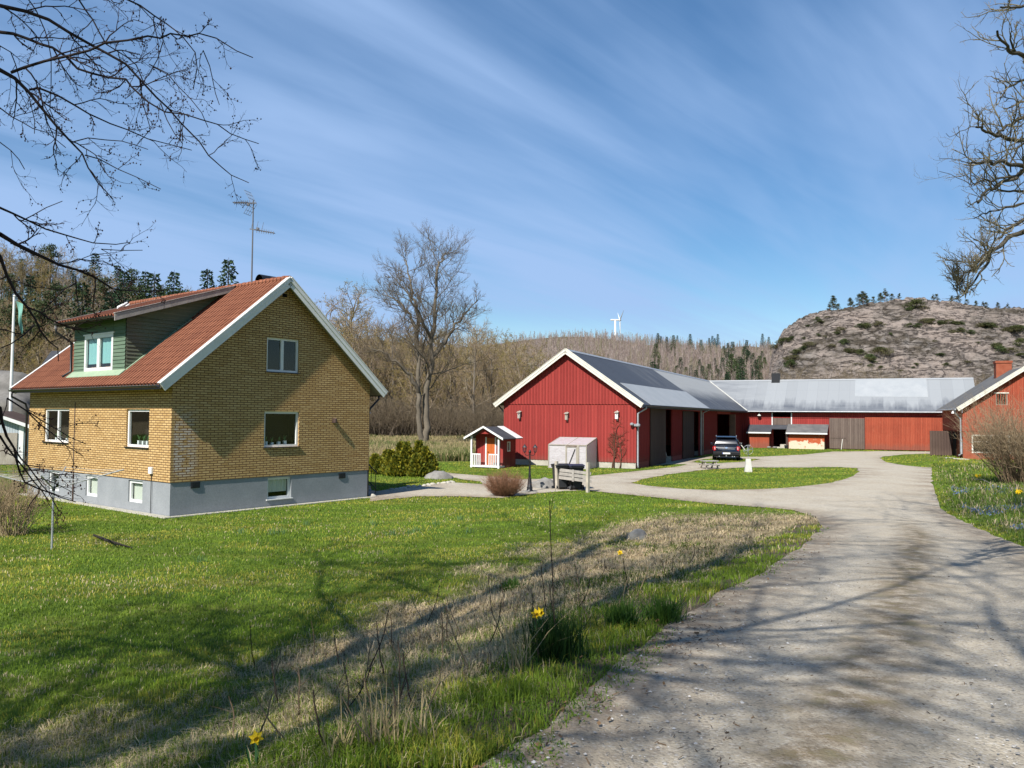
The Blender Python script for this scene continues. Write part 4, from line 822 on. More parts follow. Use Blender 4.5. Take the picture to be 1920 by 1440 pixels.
# ---------------- boulders
def boulder(px,py,r,lb,seed,rz=0,mat='rock'):
    o=rockmesh('boulder',r,MT[mat],seed); place(o,px,py); o.rotation_euler.z=rz; return tag(o,lb,'boulder')
boulder(1022,914,(.62,.55,.42),'rounded grey boulder between the lamp post and the wheelie bins',3.1,.3)
boulder(821,897,(.66,.5,.36),'grey boulder beside the green conifer shrubs by the gravel path',8.4,.1)
boulder(1196,1008,(.30,.24,.22),'pale rough rock half buried in the dry grass bank',12.2,.8)
boulder(985,923,(.22,.2,.07),'flat stone at the left foot of the lamp post',5.2); boulder(1002,923.5,(.18,.16,.06),'flat stone at the right foot of the lamp post',6.7,.4)
pts_=[(700,931),(735,919),(742,918),(750,917),(758,916),(767,914.5),(776,914),(786,912.5),(795,911.5),(804,910.5),(813,909),(822,907.5),(831,906.5),(840,905.5),(848,904.5)]
e0=None
for k,(px,py) in enumerate(pts_):
    if e0 is None: e0=rockmesh('edging_stone',(.15,.12,.10),MT['stone'],21,2); o=e0
    else: o=e0.copy(); COL.objects.link(o)
    place(o,px,py); o.rotation_euler.z=k*1.3; o.scale=(rnd.uniform(.7,1.4),rnd.uniform(.7,1.2),rnd.uniform(.7,1.2)); tag(o,'pale edging stone bordering the gravel patch behind the house','stone','edging stones along the gravel patch')
# ---------------- wheelie bins and board fence
def wheelie(px,py,rz,lb,w=.58,d=.72,h=1.05,lid='navy'):
    b=place(thing('wheelie_bin',(0,0,0),rz,lb,'wheelie bin','wheelie bins by the fence'),px,py); m=MB(); m.prism([(-w/2*.82,-d/2*.75,.05),(w/2*.82,-d/2*.75,.05),(w/2*.82,d/2*.75,.05),(-w/2*.82,d/2*.75,.05)],(0,0,h-.1))
    m.v[4:8]=[(-w/2,-d/2,h-.05),(w/2,-d/2,h-.05),(w/2,d/2,h-.05),(-w/2,d/2,h-.05)]; m.box(-w/2-.03,w/2+.03,-d/2-.03,d/2+.03,h-.12,h-.04); m.box(-.17,.17,-d/2-.01,-d/2+.12,.10,.42); m.build('body',MT['blackmatt'],b,bevel=.02)
    m=MB(); m.prism([(-w/2-.05,-d/2-.06,h-.035),(-w/2-.05,d/2+.05,h-.035),(-w/2-.05,d/2+.03,h+.01),(-w/2-.05,0,h+.055),(-w/2-.05,-d/2-.02,h+.02)],(w+.1,0,0)); m.build('lid',MT[lid],b,bevel=.015)
    m=MB(); m.tube([(-w/2+.05,-d/2-.02,h-.02),(-w/2+.05,-d/2-.12,h-.0),(w/2-.05,-d/2-.12,h-.0),(w/2-.05,-d/2-.02,h-.02)],.018,6); m.build('handle',MT['blackmatt'],b)
    for sx in (-1,1):
        o=MB().lathe([(.02,-.025),(.085,-.03),(.11,-.025),(.11,.025),(.085,.03),(.02,.025)],(0,0,0),18).build('wheel',MT['rubber'],b,True); o.matrix_local=Matrix.Translation((sx*(w/2-.02),-d/2+.06,.115))@Matrix.Rotation(math.pi/2,4,'Y')
        q=MB().lathe([(.02,-.031),(.06,-.032),(.06,.032),(.02,.031)],(0,0,0),12).build('hub',MT['zinc'],o)
    return b
MT['navy']=plain('navy_lid',(.022,.024,.05),.45,.4)
wheelie(1051,917,R_(14),'black wheelie bin standing at the left end of the board fence',lid='blackmatt'); wheelie(1078,918,R_(10),'black wheelie bin with navy lid half hidden behind the fence boards')
f0,f1=onz(1045,918.5),onz(1102,923.5); fe=thing('board_fence',(f0[0],f0[1],0),math.atan2(f1[1]-f0[1],f1[0]-f0[0]),'short weathered board fence of two posts and grey planks before the bins','fence'); fl_=math.hypot(*(f1-f0)[:2])
for x,h,tl in ((0,1.22,-.06),(fl_,1.24,.0)): m=MB(); m.bar((x,0,-.2),(x+tl,0,h),.115,.115); m.build('post',MT['postwood'] if 'postwood' in MT else MT['weather'],fe)
for k,(za,zb) in enumerate(((.92,.86),(.76,.70),(.60,.54))): m=MB(); m.prism([(-.02,.07,za),(fl_+.1,.07,zb-.02),(fl_+.1,.07,zb-.14),(-.02,.07,za-.135)],(0,.03,0)); m.build('plank',MT['oldwhite'],fe)
m=MB(); m.box(fl_*.5-.05,fl_*.5+.05,.035,.068,.40,.90); m.build('batten',MT['oldwhite'],fe)
# ---------------- picnic bench
b=place(thing('picnic_table',(0,0,0),R_(12),'low grey weathered picnic table on the edge of the grass island','picnic table'),1330,879)
for nm,y,z,w,t_ in (('table_top',0,.46,.55,.05),('bench_seat',-.55,.26,.22,.04),('bench_seat',.55,.26,.22,.04)):
    m=MB(); [m.box(-.5,.5,y-w/2+w*k/3+.008,y-w/2+w*(k+1)/3-.008,z,z+t_) for k in range(3)]; m.build(nm,MT['oldwhite'],b)
for x in (-.36,.36):
    m=MB(); m.bar((x,-.45,0),(x,-.12,.46),.07); m.bar((x,.45,0),(x,.12,.46),.07); m.bar((x,-.6,.23),(x,.6,.23),.06); m.build('leg_frame',MT['weather'],b)
# ---------------- sundial
s_=place(thing('sundial',(0,0,0),R_(-10),'white tapered concrete pedestal carrying a wire armillary sundial','sundial'),1403,885)
m=MB(); m.prism([(-.215,-.2,-.02),(.215,-.2,-.02),(.215,.2,-.02),(-.215,.2,-.02)],(0,0,.78)); m.v[4:8]=[(-.135,-.13,.76),(.135,-.13,.76),(.135,.13,.76),(-.135,.13,.76)]; m.build('pedestal',MT['concrete'],s_,bevel=.012)
m=MB(); m.tube([(0,0,.76),(0,0,1.0)],.015,6); m.tube([(-.1,0,1.05),(.12,0,1.62)],.008,5); m.tube([(0,0,1.0),(.05,0,1.6)],.006,5)
for ax,rr in ((0,.27),(1,.26),(2,.27)):
    ring=[]
    for k in range(25):
        a=2*math.pi*k/24; c_,d_=rr*math.cos(a),rr*math.sin(a); ring.append(((c_,0,1.28+d_),(c_*.3,c_*.95,1.28+d_),(c_,d_,1.28+c_*.3))[ax])
    m.tube(ring,.010,5,False)
m.build('armillary',MT['zinc'],s_)
# ---------------- dark SUV seen from behind
c0,c1=onz(1337.5,864.5),onz(1386,864); cc_=(c0+c1)/2
car=thing('parked_car',(cc_[0],cc_[1],0),R_(-15),'dark blue-black sport utility car parked on grass by the red barn doors','car')
def paint(name,c,rough=.25):
    t=NT(name); t.set(c,rough,.0,.5); t.p.inputs['Coat Weight'].default_value=.7; t.p.inputs['Coat Roughness'].default_value=.05; return t.m
MT['carbump']=plain('car_bumper',(.007,.007,.009),.55,.3); MT['car']=paint('dark_car_paint',(.006,.008,.016)); MT['carglass']=plain('car_glass',(.008,.010,.014),.04,.6); MT['lamp']=plain('red_lamp',(.42,.012,.012),.2,.5); MT['lampwhite']=plain('clear_lamp',(.6,.45,.45),.2,.5)
def loft(secs,name,mat,par,smooth=True):    # secs: list of (y, list of (x,z)) closed rings
    m=MB(); n=len(secs[0][1])
    for y,r in secs:
        for k,(x,z) in enumerate(r): m.v.append((x,y(k) if callable(y) else y,z))
    for i in range(len(secs)-1):
        for k in range(n): j=(k+1)%n; m.f.append((i*n+k,i*n+j,(i+1)*n+j,(i+1)*n+k))
    m.f.append(tuple(range(n))[::-1]); m.f.append(tuple(range((len(secs)-1)*n,len(secs)*n)))
    o=m.build(name,mat,par,smooth); return o
def ring(w,z0,z1,r=.1,tum=0.0,n=4):   # rounded rectangle half-width w, tumblehome at the top
    P=[]
    for cx,cz,a0,ww in ((w-r,z0+r,-90,w),(w-r-tum,z1-r,0,w),(-(w-r-tum),z1-r,90,w),(-(w-r),z0+r,180,w)):
        for k in range(n+1): a=R_(a0+90*k/n); P.append((cx+r*math.cos(a),cz+r*math.sin(a)))
    return P
loft([(0,ring(.93,.42,.98,.10)),(.05,ring(.97,.36,1.04,.1,.02)),(.35,ring(.99,.34,1.08,.1,.03)),(2.4,ring(1.0,.34,1.08,.1,.03)),(3.4,ring(.99,.34,1.06,.1,.03)),(4.4,ring(.96,.34,.98,.12,.04)),(4.85,ring(.85,.40,.82,.15,.05))],'body',MT['car'],car)
loft([(.10,ring(.90,.98,1.10,.05,.02)),(.20,ring(.88,1.0,1.42,.10,.09)),(.42,ring(.86,1.0,1.70,.14,.12)),(1.2,ring(.87,1.0,1.77,.14,.13)),(2.4,ring(.87,1.0,1.76,.14,.13)),(3.2,ring(.87,1.0,1.36,.10,.08)),(3.5,ring(.88,1.0,1.10,.04,.02))],'cabin',MT['car'],car)
m=MB(); P=lambda x,z:(x,.10+(z-1.1)*.45-.018,z)
m.quad([P(-.78,1.12),P(.78,1.12),P(.66,1.56),P(-.66,1.56)]); m.prism([P(-.78,1.12),P(.78,1.12),P(.66,1.56),P(-.66,1.56)],(0,.03,0)); m.build('rear_window',MT['carglass'],car)
m=MB(); m.prism([(-.68,.14,1.70),(.68,.14,1.70),(.70,.45,1.76),(-.70,.45,1.76)],(0,0,.03)); m.build('spoiler',MT['car'],car)
for sx in (-1,1):
    m=MB(); m.prism([(sx*.90,.03,1.06),(sx*.74,.0,1.06),(sx*.74,-.01,.78),(sx*.88,.03,.72)],(0,-.03,0)); m.box(min(sx*.88,sx*.965),max(sx*.88,sx*.965),.02,.3,.80,1.0); l=m.build('tail_lamp',MT['lamp'],car); m=MB(); m.box(min(sx*.78,sx*.83),max(sx*.78,sx*.83),-.045,-.02,.82,1.0); m.build('lamp_lens',MT['lampwhite'],l)
    m=MB(); m.prism([(sx*.93,2.95,1.06),(sx*1.02,2.92,1.08),(sx*1.16,2.93,1.08),(sx*1.17,2.93,1.24),(sx*1.0,2.93,1.22)],(0,.1,0)); m.build('door_mirror',MT['car'],car,bevel=.02)
    m=MB(); m.tube([(sx*.72,.5,1.76),(sx*.72,.6,1.81),(sx*.72,2.1,1.81),(sx*.72,2.2,1.76)],.02,6); m.build('roof_rail',MT['zinc'],car)
    m=MB(); m.prism([(sx*.965,.7,1.12),(sx*.965,3.0,1.12),(sx*.86,2.6,1.60),(sx*.86,.75,1.60)],(sx*-.02,0,0)); m.build('side_window',MT['carglass'],car)
    for yw in (.95,3.85):
        o=MB().lathe([(.2,-.12),(.34,-.125),(.37,-.10),(.37,.10),(.34,.125),(.2,.12)],(0,0,0),28).build('wheel',MT['rubber'],car,True); o.matrix_local=Matrix.Translation((sx*.86,yw,.37))@Matrix.Rotation(math.pi/2,4,'Y'); MB().lathe([(.03,-.128),(.23,-.128),(.23,.128),(.03,.128)],(0,0,0),18).build('rim',MT['zinc'],o)
m=MB(); m.prism([(-.92,-.07,.42),(.92,-.07,.42),(.95,-.07,.66),(-.95,-.07,.66)],(0,.14,0)); m.build('bumper',MT['carbump'],car,bevel=.03)
m=MB(); m.box(-.86,.86,.0,.05,.28,.44); m.build('underbody',MT['rubber'],car); m=MB(); m.box(-.04,.04,-.14,0,.33,.38); m.lathe([(.028,.38),(.03,.43),(.01,.46)],(0,-.13,0),10); m.build('tow_bar',MT['zinc'],car)
m=MB(); m.box(-.27,.27,-.105,-.08,.50,.61); o=m.build('number_plate',MT['white'],car); m=MB(); m.box(-.268,-.23,-.109,-.104,.503,.607); m.build('plate_band',plain('blue_band',(.03,.08,.4)),o)
m=MB(); m.lathe([(.11,-.01),(.11,.01),(.1,.02)],(0,0,0),24); o=m.build('badge',plain('blue_badge',(.25,.34,.5),.3,.5),car); o.matrix_local=Matrix.Translation((0,-.02,.95))@Matrix.Rotation(math.pi/2,4,'X')@Matrix.Scale(.5,4,(0,1,0))
m=MB(); m.box(-.6,.6,-.02,.02,.86,.885); m.build('tailgate_trim',MT['zinc'],car)
for x in (-.5,.42,.56): m=MB(); m.tube([(x,-.06,.33),(x,.2,.33)],.035,8); m.build('exhaust_tip',MT['zinc'],car)
p=onz(1397,843.5); o=MB().bar((0,0,0),(-.75,.3,1.05),.07).build('leaning_pole',MT['concrete']); o.location=(p[0],p[1],0); tag(o,'pale pole leaning slantwise beside the parked car','pole')
# ---------------- far left: shed, flagpole, second roof
q=at(47,850,47); sh=thing('garden_shed',(q[0],q[1],0),R_(14),'pale blue-grey shed with white corner trim behind the brick house','shed')
m=MB(); Tz=lambda s,z,d:(s,d,z); wall(m,Tz,lambda z:-3.6,lambda z:0,0,2.35,(),.1); m.prism([(-3.6,0,2.35),(0,0,2.35),(-1.8,0,3.0)],(0,3,0)); m.quad([(0,0,0),(0,3,0),(0,3,2.35),(0,0,2.35)]); m.quad([(-3.6,0,0),(-3.6,3,0),(-3.6,3,2.35),(-3.6,0,2.35)]); m.build('wall',board_mat('pale_blue_boards',(.36,.42,.45),(.42,.47,.49),.14),sh)
m=MB(); m.box(-1.9,-.42,-.06,-.01,.05,1.9); m.build('door',MT['weather'],sh); m=MB(); m.box(-.34,-.1,-.05,0,0,2.3); m.build('corner_trim',MT['white'],sh)
m=MB(); m.prism([(.35,-.4,2.32),(-1.8,-.4,3.12),(-1.8,3.4,3.12),(.35,3.4,2.32)],(0,0,.06)); m.prism([(-3.95,-.4,2.32),(-1.8,-.4,3.12),(-1.8,3.4,3.12),(-3.95,3.4,2.32)],(0,0,.061)); m.build('roof',MT['browndoor'],sh); m=MB(); m.prism([(.38,-.42,2.36),(-1.8,-.42,3.17),(-1.8,-.42,2.98),(.38,-.42,2.15)],(0,.03,0)); m.prism([(-3.98,-.42,2.36),(-1.8,-.42,3.17),(-1.8,-.42,2.98),(-3.98,-.42,2.15)],(0,.031,0)); m.build('bargeboard',MT['white'],sh)
q=at(185,700,62); ob_=thing('grey_roofed_house',(q[0],q[1],0),R_(12),'distant building with a grey roof just showing over the red tiles','house')
m=MB(); m.box(-4,4,0,6,-1,6.1); m.build('wall',MT['oldwhite'],ob_); m=MB(); m.prism([(-4.4,-.5,6.0),(-4.4,6.5,6.0),(-4.4,3,8.1)],(8.8,0,0)); m.build('roof',MT['felt'],ob_)
q=at(17,850,50); zt_=CZ+(772-556)/F*50; fp=thing('flagpole',(q[0],q[1],0),0,'slim white flagpole with limp green pennant behind the brick house','flagpole')
MB().tube([(0,0,0),(.0,0,zt_)],[.11,.07],10).build('pole',MT['white'],fp); MB().lathe([(.02,0),(.09,.06),(.02,.14)],(0,0,zt_),10).build('finial',MT['white'],fp)
m=MB(); n=14
for k in range(n):
    f0_,f1_=k/n,(k+1)/n; X=lambda f,w:(.10+.45*f+w*(1-f)*.9*.5*(1+.15*math.sin(9*f)),.10*math.sin(7*f+3*w),zt_-.25-2.2*f-.2*w)
    for w in range(4): m.quad([X(f0_,w/4),X(f0_,(w+1)/4),X(f1_,(w+1)/4),X(f1_,w/4)])
m.build('pennant',plain('green_pennant',(.16,.34,.28),.8),fp,True)
# ---------------- rotary clothes dryer
dr=place(thing('rotary_dryer',(0,0,0),R_(20),'grey rotary clothes dryer with four spread arms on the lawn','clothes dryer'),97,1030)
dp=Vector(dr.location).length; MB().tube([(0,0,-.1),(0,0,1.40),(0,0,1.62)],[.024,.024,.02],8).build('pole',MT['steel'],dr)
m=MB().lathe([(.035,0),(.035,.1)],(0,0,1.34),10); m.lathe([(.04,0),(.04,.06)],(0,0,1.58),10); m.build('hub',MT['blackmatt'],dr)
tips=[]
for k in range(4):
    a=math.pi/2*k; tip=Vector((1.45*math.cos(a),1.45*math.sin(a),1.80)); tips.append(tip); m=MB().tube([(0,0,1.38),tip],.015,6); m.tube([(0,0,1.6),tip*.45+Vector((0,0,1.38))*.55],.01,5); m.build('arm',MT['steel'],dr)
m=MB()
for f in (.98,.85,.72,.59,.46,.33):
    for k in range(4):
        a=Vector((0,0,1.38)).lerp(tips[k],f); b=Vector((0,0,1.38)).lerp(tips[(k+1)%4],f); m.tube([a,(a+b)/2-Vector((0,0,.03)),b],.004,4)
m.build('washing_line',MT['concrete'],dr)
# ---------------- wind turbine on the skyline
TD_=1150; hub=at(1153.5,600,TD_); tb=thing('wind_turbine',(hub[0],hub[1],0),R_(4),'white wind turbine on the wooded skyline, seen edge-on','wind turbine')
u=TD_/F; MB().lathe([(2.8*u,-20),(2.4*u,0),(1.6*u,hub[2]-1)],(0,0,0),16).build('tower',MT['white'],tb,True)
m=MB(); m.box(-9*u,7*u,-1.6*u,1.6*u,hub[2]-1.5*u,hub[2]+1.5*u); m.build('nacelle',MT['white'],tb,bevel=1); m=MB(); m.lathe([(.3*u,-3*u),(1.6*u,-1.5*u),(2.0*u,1.5*u)],(0,0,0),14); h_=m.build('hub',MT['white'],tb,True); h_.matrix_local=Matrix.Translation((9.0*u,0,hub[2]))@Matrix.Rotation(-math.pi/2,4,'Y')
for k in range(3):
    a=R_(-62+120*k)+math.pi*0; dv=Vector((0.04,math.sin(a),math.cos(a))); m=MB(); c_=Vector((9.0*u,0,hub[2])); L=33*u
    m.tube([c_+dv*1.0*u,c_+dv*.2*L+Vector((0,.4*u,0)),c_+dv*L],[.8*u,1.0*u,.15*u],6); m.build('blade',MT['white'],tb)
# ---------------- odds and ends
g0,g1=hit(176,1007),hit(250,1030); gm=hit(205,1020); o=MB().tube([(0,0,.05),tuple(Vector(gm-g0)+Vector((0,0,.07))),tuple(Vector(g1-g0)+Vector((0,0,.03)))],[.03,.035,.012],6).build('fallen_branch',plain('wet_bark',(.02,.016,.012),.8)); o.location=g0; tag(o,'dark fallen branch lying on the lawn before the brick house','branch')
a=B2W(-3.2,-.1); a=np.array([a[0],a[1],6.6]); b=at(690,690,60); o=MB().tube([(0,0,0),tuple(Vector(b-a)*.5-Vector((0,0,.5))),tuple(Vector(b-a))],.012,4).build('overhead_wire',MT['black']); o.location=a; tag(o,'thin overhead wire running from the barn gable to the trees','wire')
# ------------------------------------------------------------------ woody plants
def norm(v): return v/(np.linalg.norm(v)+1e-12)
def inframe(P,mg=25):
    for p in P:
        x,y,d=proj(p)
        if d>.2 and -mg<x<1920+mg and -mg<y<1440+mg: return True
    return False
def grow(rs,pos,d,length,rad,lvl,P,out,veto=None,base=None):
    n=P['seg'][lvl]; pts=[np.array(pos,float)]; ds=[]; d=norm(np.array(d,float)); st=length/n
    for i in range(n):
        d=norm(d+rs.normal(0,P['wig'][lvl],3)+np.array([0,0,P['trop'][lvl]])); ds.append(d); pts.append(pts[-1]+d*st)
    if veto and lvl>0 and veto([p+base for p in pts]): return
    tp=P['taper'][lvl]; rr=[rad*(1-(1-tp)*i/n) for i in range(n+1)]
    out.append((pts,rr,lvl))
    if lvl+1>=len(P['seg']): return
    k=P['kids'][lvl]; s0=P['start'][lvl]; phi=rs.uniform(0,6.28)
    for j in range(k):
        f=s0+(1-s0)*(j+rs.uniform(.1,.9))/k; q=f*n; i=min(int(q),n-1); b=pts[i]+(pts[i+1]-pts[i])*(q-i); dd=ds[i]
        phi+=2.4+rs.uniform(-.5,.5); a=np.cross(dd,[.3,.2,.9] if abs(dd[2])<.9 else [1,0,0]); a=norm(a); c=np.cross(dd,a); rad_d=a*math.cos(phi)+c*math.sin(phi)
        an=R_(P['ang'][lvl]+rs.uniform(-14,14)); nd=dd*math.cos(an)+rad_d*math.sin(an)
        L=length*P['ratio'][lvl]*rs.uniform(.7,1.2)*(1-P['fall'][lvl]*f); r=min(rr[i]*.75,max(P['rmin'][lvl+1],rr[i]*P['rr'][lvl]))
        grow(rs,b,nd,L,r,lvl+1,P,out,veto,base)
def woodmesh(name,out,sides,cols,mat,extra=None):
    V=[];Fc=[];C=[]
    for pts,rr,lv in out:
        n=sides[min(lv,len(sides)-1)]; b=len(V); k=len(pts); r=None; c=cols[min(lv,len(cols)-1)]
        for i,p in enumerate(pts):
            d=norm(pts[min(i+1,k-1)]-pts[max(i-1,0)])
            if r is None: r=np.cross(d,[0,0,1] if abs(d[2])<.9 else [1,0,0])
            r=norm(r-d*(r@d)); q=np.cross(d,r)
            for j in range(n):
                a=6.2832*j/n; V.append(p+(r*math.cos(a)+q*math.sin(a))*rr[i]); C.append(c)
        for i in range(k-1):
            for j in range(n): jj=(j+1)%n; Fc.append((b+i*n+j,b+i*n+jj,b+(i+1)*n+jj,b+(i+1)*n+j))
    V=np.array(V);C=np.array(C)
    if extra is not None:      # quads appended: (m,4,3) verts with (m,3) colours
        E,EC=extra; b=len(V); m=len(E); V=np.concatenate([V,E.reshape(-1,3)]); C=np.concatenate([C,np.repeat(EC,4,0)]); Fc=np.concatenate([np.array(Fc),b+np.arange(m*4).reshape(m,4)])
    return npmesh(name,V,Fc,mat,C,False)
MT['bark']=oncol_bark('bark'); MT['leaf']=leaf_mat('leaf'); MT['needle']=leaf_mat('needle',.15,.7)
def leafquads(rs,cent,size,up=0.0):     # narrow random leaves; cent (n,3), size (n,)
    n=len(cent); a=rs.normal(0,1,(n,3)); a[:,2]+=up; a/=np.linalg.norm(a,axis=1)[:,None]; b=np.cross(a,rs.normal(0,1,(n,3))); b/=np.linalg.norm(b,axis=1)[:,None]
    s=size[:,None]; return np.stack([cent-b*s*.28,cent+a*s*.5-b*s*.32+0*s,cent+a*s,cent+a*s*.5+b*s*.32],1)
FOREST=dict(seg=[7,5,4,3,2],wig=[.07,.13,.17,.2,.2],trop=[.05,.07,.07,.09,.05],taper=[.25,.3,.35,.4,.5],kids=[15,7,6,4],start=[.22,.2,.15,.1],ang=[48,45,42,40],ratio=[.42,.5,.5,.55],fall=[.5,.4,.4,.3],rmin=[.2,.05,.028,.018,.013],rr=[.45,.5,.55,.6])
HERO=dict(seg=[10,8,6,5,3],wig=[.06,.13,.15,.18,.2],trop=[.04,.05,.06,.10,.14],taper=[.22,.25,.3,.35,.5],kids=[13,9,7,5],start=[.26,.15,.12,.1],ang=[48,44,42,38],ratio=[.48,.46,.46,.5],fall=[.45,.4,.4,.3],rmin=[.3,.07,.03,.017,.012],rr=[.42,.48,.5,.6])
def tree_things(name,protos,spots,label,cat,group,rs,smin=.85,smax=1.15,part=('trunk','crown')):
    """protos: list of dict part->mesh ; spots: (x,y,z,scale)"""
    made=[]
    for k,(x,y,z,s) in enumerate(spots):
        pr=protos[k%len(protos)]; t=thing(name,(x,y,z),rs.uniform(0,6.28),label if isinstance(label,str) else label[k],cat,group); t.scale=(s,s,s*rs.uniform(.94,1.06))
        for pn,me in pr.items(): link(D.objects.new(pn,me),t)
        made.append(t)
    return made
def split(out,lv=1): return [o for o in out if o[2]<lv],[o for o in out if o[2]>=lv]
# ---- bare woodland trees
bproto=[]
cols_sets=[[(0.239,0.194,0.144),(0.271,0.217,0.159),(0.319,0.240,0.166),(0.375,0.279,0.187),(0.399,0.302,0.202)],[(0.192,0.163,0.130),(0.224,0.186,0.137),(0.263,0.202,0.130),(0.319,0.232,0.137),(0.351,0.256,0.144)],[(0.303,0.271,0.209),(0.335,0.295,0.216),(0.367,0.310,0.216),(0.399,0.326,0.216),(0.415,0.341,0.216)],[(0.208,0.171,0.115),(0.239,0.194,0.123),(0.287,0.225,0.123),(0.351,0.264,0.115),(0.399,0.295,0.101)]]
for k in range(5):
    rs=np.random.RandomState(20+k); out=[]; P=dict(FOREST); P['ang']=[40+5*k%20,45,42,40]; grow(rs,(0,0,-.3),(0.04,0.02,1),12.5,.2,0,P,out)
    a,b=split(out); cs=cols_sets[k%4]; ex=None
    if k in (3,4):     # opening buds
        tips=np.concatenate([np.array(o[0][1:]) for o in b if o[2]>=4])[:5200]; tips=tips[rs.permutation(len(tips))[:2200]]+rs.normal(0,.06,(2200,3)) if len(tips)>2200 else tips
        ex=(leafquads(rs,tips,rs.uniform(.07,.14,len(tips))),np.array([.19,.16,.035])*rs.uniform(.6,1.2,(len(tips),1)))
    bproto.append(dict(trunk=woodmesh('trunk',a,(6,),cs,MT['bark']),crown=woodmesh('crown',b,(6,5,4,3,3),cs,MT['bark'],ex)))
def pxspots(lst,d): return [(*(lambda p:(p[0],p[1],tz(p[0],p[1])-.1))(at(px,700,d+j)),s) for px,j,s in lst]
rs=np.random.RandomState(77)
# belt of bare trees behind the meadow (individual trees)
sp=[]; 
for px in np.arange(590,1190,11.):
    d=rs.uniform(100,122); sp.append((px+rs.uniform(-8,8),d,rs.uniform(.85,1.12)))
for px in np.arange(600,1120,17.):
    d=rs.uniform(124,150); sp.append((px+rs.uniform(-8,8),d,rs.uniform(1.15,1.5)))
sp=[(px,d,s*(1.18 if px<720 else .92 if px>905 else 1.0)*(.8 if px>1010 else 1)) for px,d,s in sp]
def topx(px,py,d): p=at(px,py,d); return p
S1=[]
for px,d,s in sp:
    p=at(px,700,d); S1.append((p[0],p[1],tz(p[0],p[1])-.2,s))
tree_things('bare_tree',[bproto[i] for i in (0,3,1,4,2,3,1,0,4,1,3)],S1,'leafless brown woodland tree in the belt behind the meadow','tree','leafless trees behind the meadow',rs)
# hillside behind the house
S2=[]; 
for d in (82,92,104,118,134,152):
    for px in np.arange(-80,640,21*82/d*1.05):
        q=px+rs.uniform(-10,10); p=at(q,700,d+rs.uniform(-5,5)); 
        if p[0]>-20: continue
        S2.append((p[0],p[1],tz(p[0],p[1])-.2,rs.uniform(.56,.86)))
tree_things('bare_tree',[bproto[i] for i in (1,3,0,4,2,4,3)],S2,'leafless or budding tree on the wooded slope behind the brick house','tree','leafless trees on the slope behind the house',rs)
# undergrowth at the wood edge
sproto=[]
for k in range(3):
    rs_=np.random.RandomState(50+k); out=[]
    for j in range(46):
        a=rs_.uniform(0,6.28); P=dict(seg=[4,3,2],wig=[.1,.16,.2],trop=[.03,.05,.05],taper=[.3,.4,.5],kids=[6,4],start=[.25,.2],ang=[38,38],ratio=[.45,.5],fall=[.3,.3],rmin=[.02,.014,.011],rr=[.6,.6])
        grow(rs_,(rs_.normal(0,.7),rs_.normal(0,.7),-.1),(math.cos(a)*.45,math.sin(a)*.45,1),rs_.uniform(2.2,4.4),.028,0,P,out)
    sproto.append(dict(stems=woodmesh('stems',out,(3,3,3),[(.17,.135,.10),(.21,.165,.115),(.25,.20,.13)],MT['bark'])))
S3=[]
for px in np.arange(560,1200,11): 
    p=at(px+rs.uniform(-6,6),700,rs.uniform(97,112)); S3.append((p[0],p[1],tz(p[0],p[1]),rs.uniform(.8,1.35)))
for px in np.arange(-40,140,22):
    p=at(px+rs.uniform(-6,6),700,rs.uniform(72,80)); S3.append((p[0],p[1],tz(p[0],p[1]),rs.uniform(.7,1.2)))
for px in np.arange(1440,1900,20):
    p=at(px+rs.uniform(-9,9),700,rs.uniform(150,225)); S3.append((p[0],p[1],tz(p[0],p[1])+1,rs.uniform(2.0,3.2)))
tree_things('bare_shrub',sproto,S3,'leafless brown thicket shrub along the edge of the woods','shrub','leafless shrubs along the wood edge',rs)
# ---- the tall double-stemmed tree in the meadow
p=hit(797,838); ash=thing('tall_bare_tree',p,0,'tallest bare tree, double-stemmed and grey, standing alone in the straw meadow','tree')
rs=np.random.RandomState(11); out=[]; sc_=p[1]/F; W=lambda px,py,dy=0:np.array([(px-797)*sc_,dy,(838-py)*sc_])
def stem(path,r0,r1,kids,P,lo=.3):
    pts=[W(*q) for q in path]; full=[]
    for a,b in zip(pts[:-1],pts[1:]): full+=[a+(b-a)*t for t in (0,.25,.5,.75)]
    full.append(pts[-1]); full=[q+rs.normal(0,.09,3) for q in full]; n=len(full)-1; rr=[r0+(r1-r0)*(i/n)**.8 for i in range(n+1)]; out.append((full,rr,0)); phi=rs.uniform(0,6)
    for j in range(kids):
        f=lo+(1-lo)*(j+rs.uniform(.2,.8))/kids; i=min(int(f*n),n-1); d=norm(full[i+1]-full[i]); phi+=2.4; a=norm(np.cross(d,[.2,1,.1])); c=np.cross(d,a); an=R_(46+rs.uniform(-12,12)); nd=d*math.cos(an)+(a*math.cos(phi)+c*math.sin(phi))*math.sin(an)
        grow(rs,full[i],nd,(9.2 if r0>.3 else 5.0)*(1-.62*f)*rs.uniform(.75,1.15),max(.035,rr[i]*.30),1,P,out)
HP=dict(HERO); HP['kids']=[0,9,8,5]; HP['trop']=[0,.05,.09,.14,.16]; HP['rmin']=[.3,.055,.028,.017,.013]
stem([(797,842),(800,800,.1),(796,740,.3),(806,690,.2),(808,640),(815,560),(816,500,-.3),(824,490),(831,472)],.40,.04,26,HP,.3)
stem([(795,842),(786,810,-.2),(786,760,-.5),(783,700,-.4),(779,640),(777,580),(768,545),(760,505,.3),(755,485)],.33,.04,22,HP,.28)
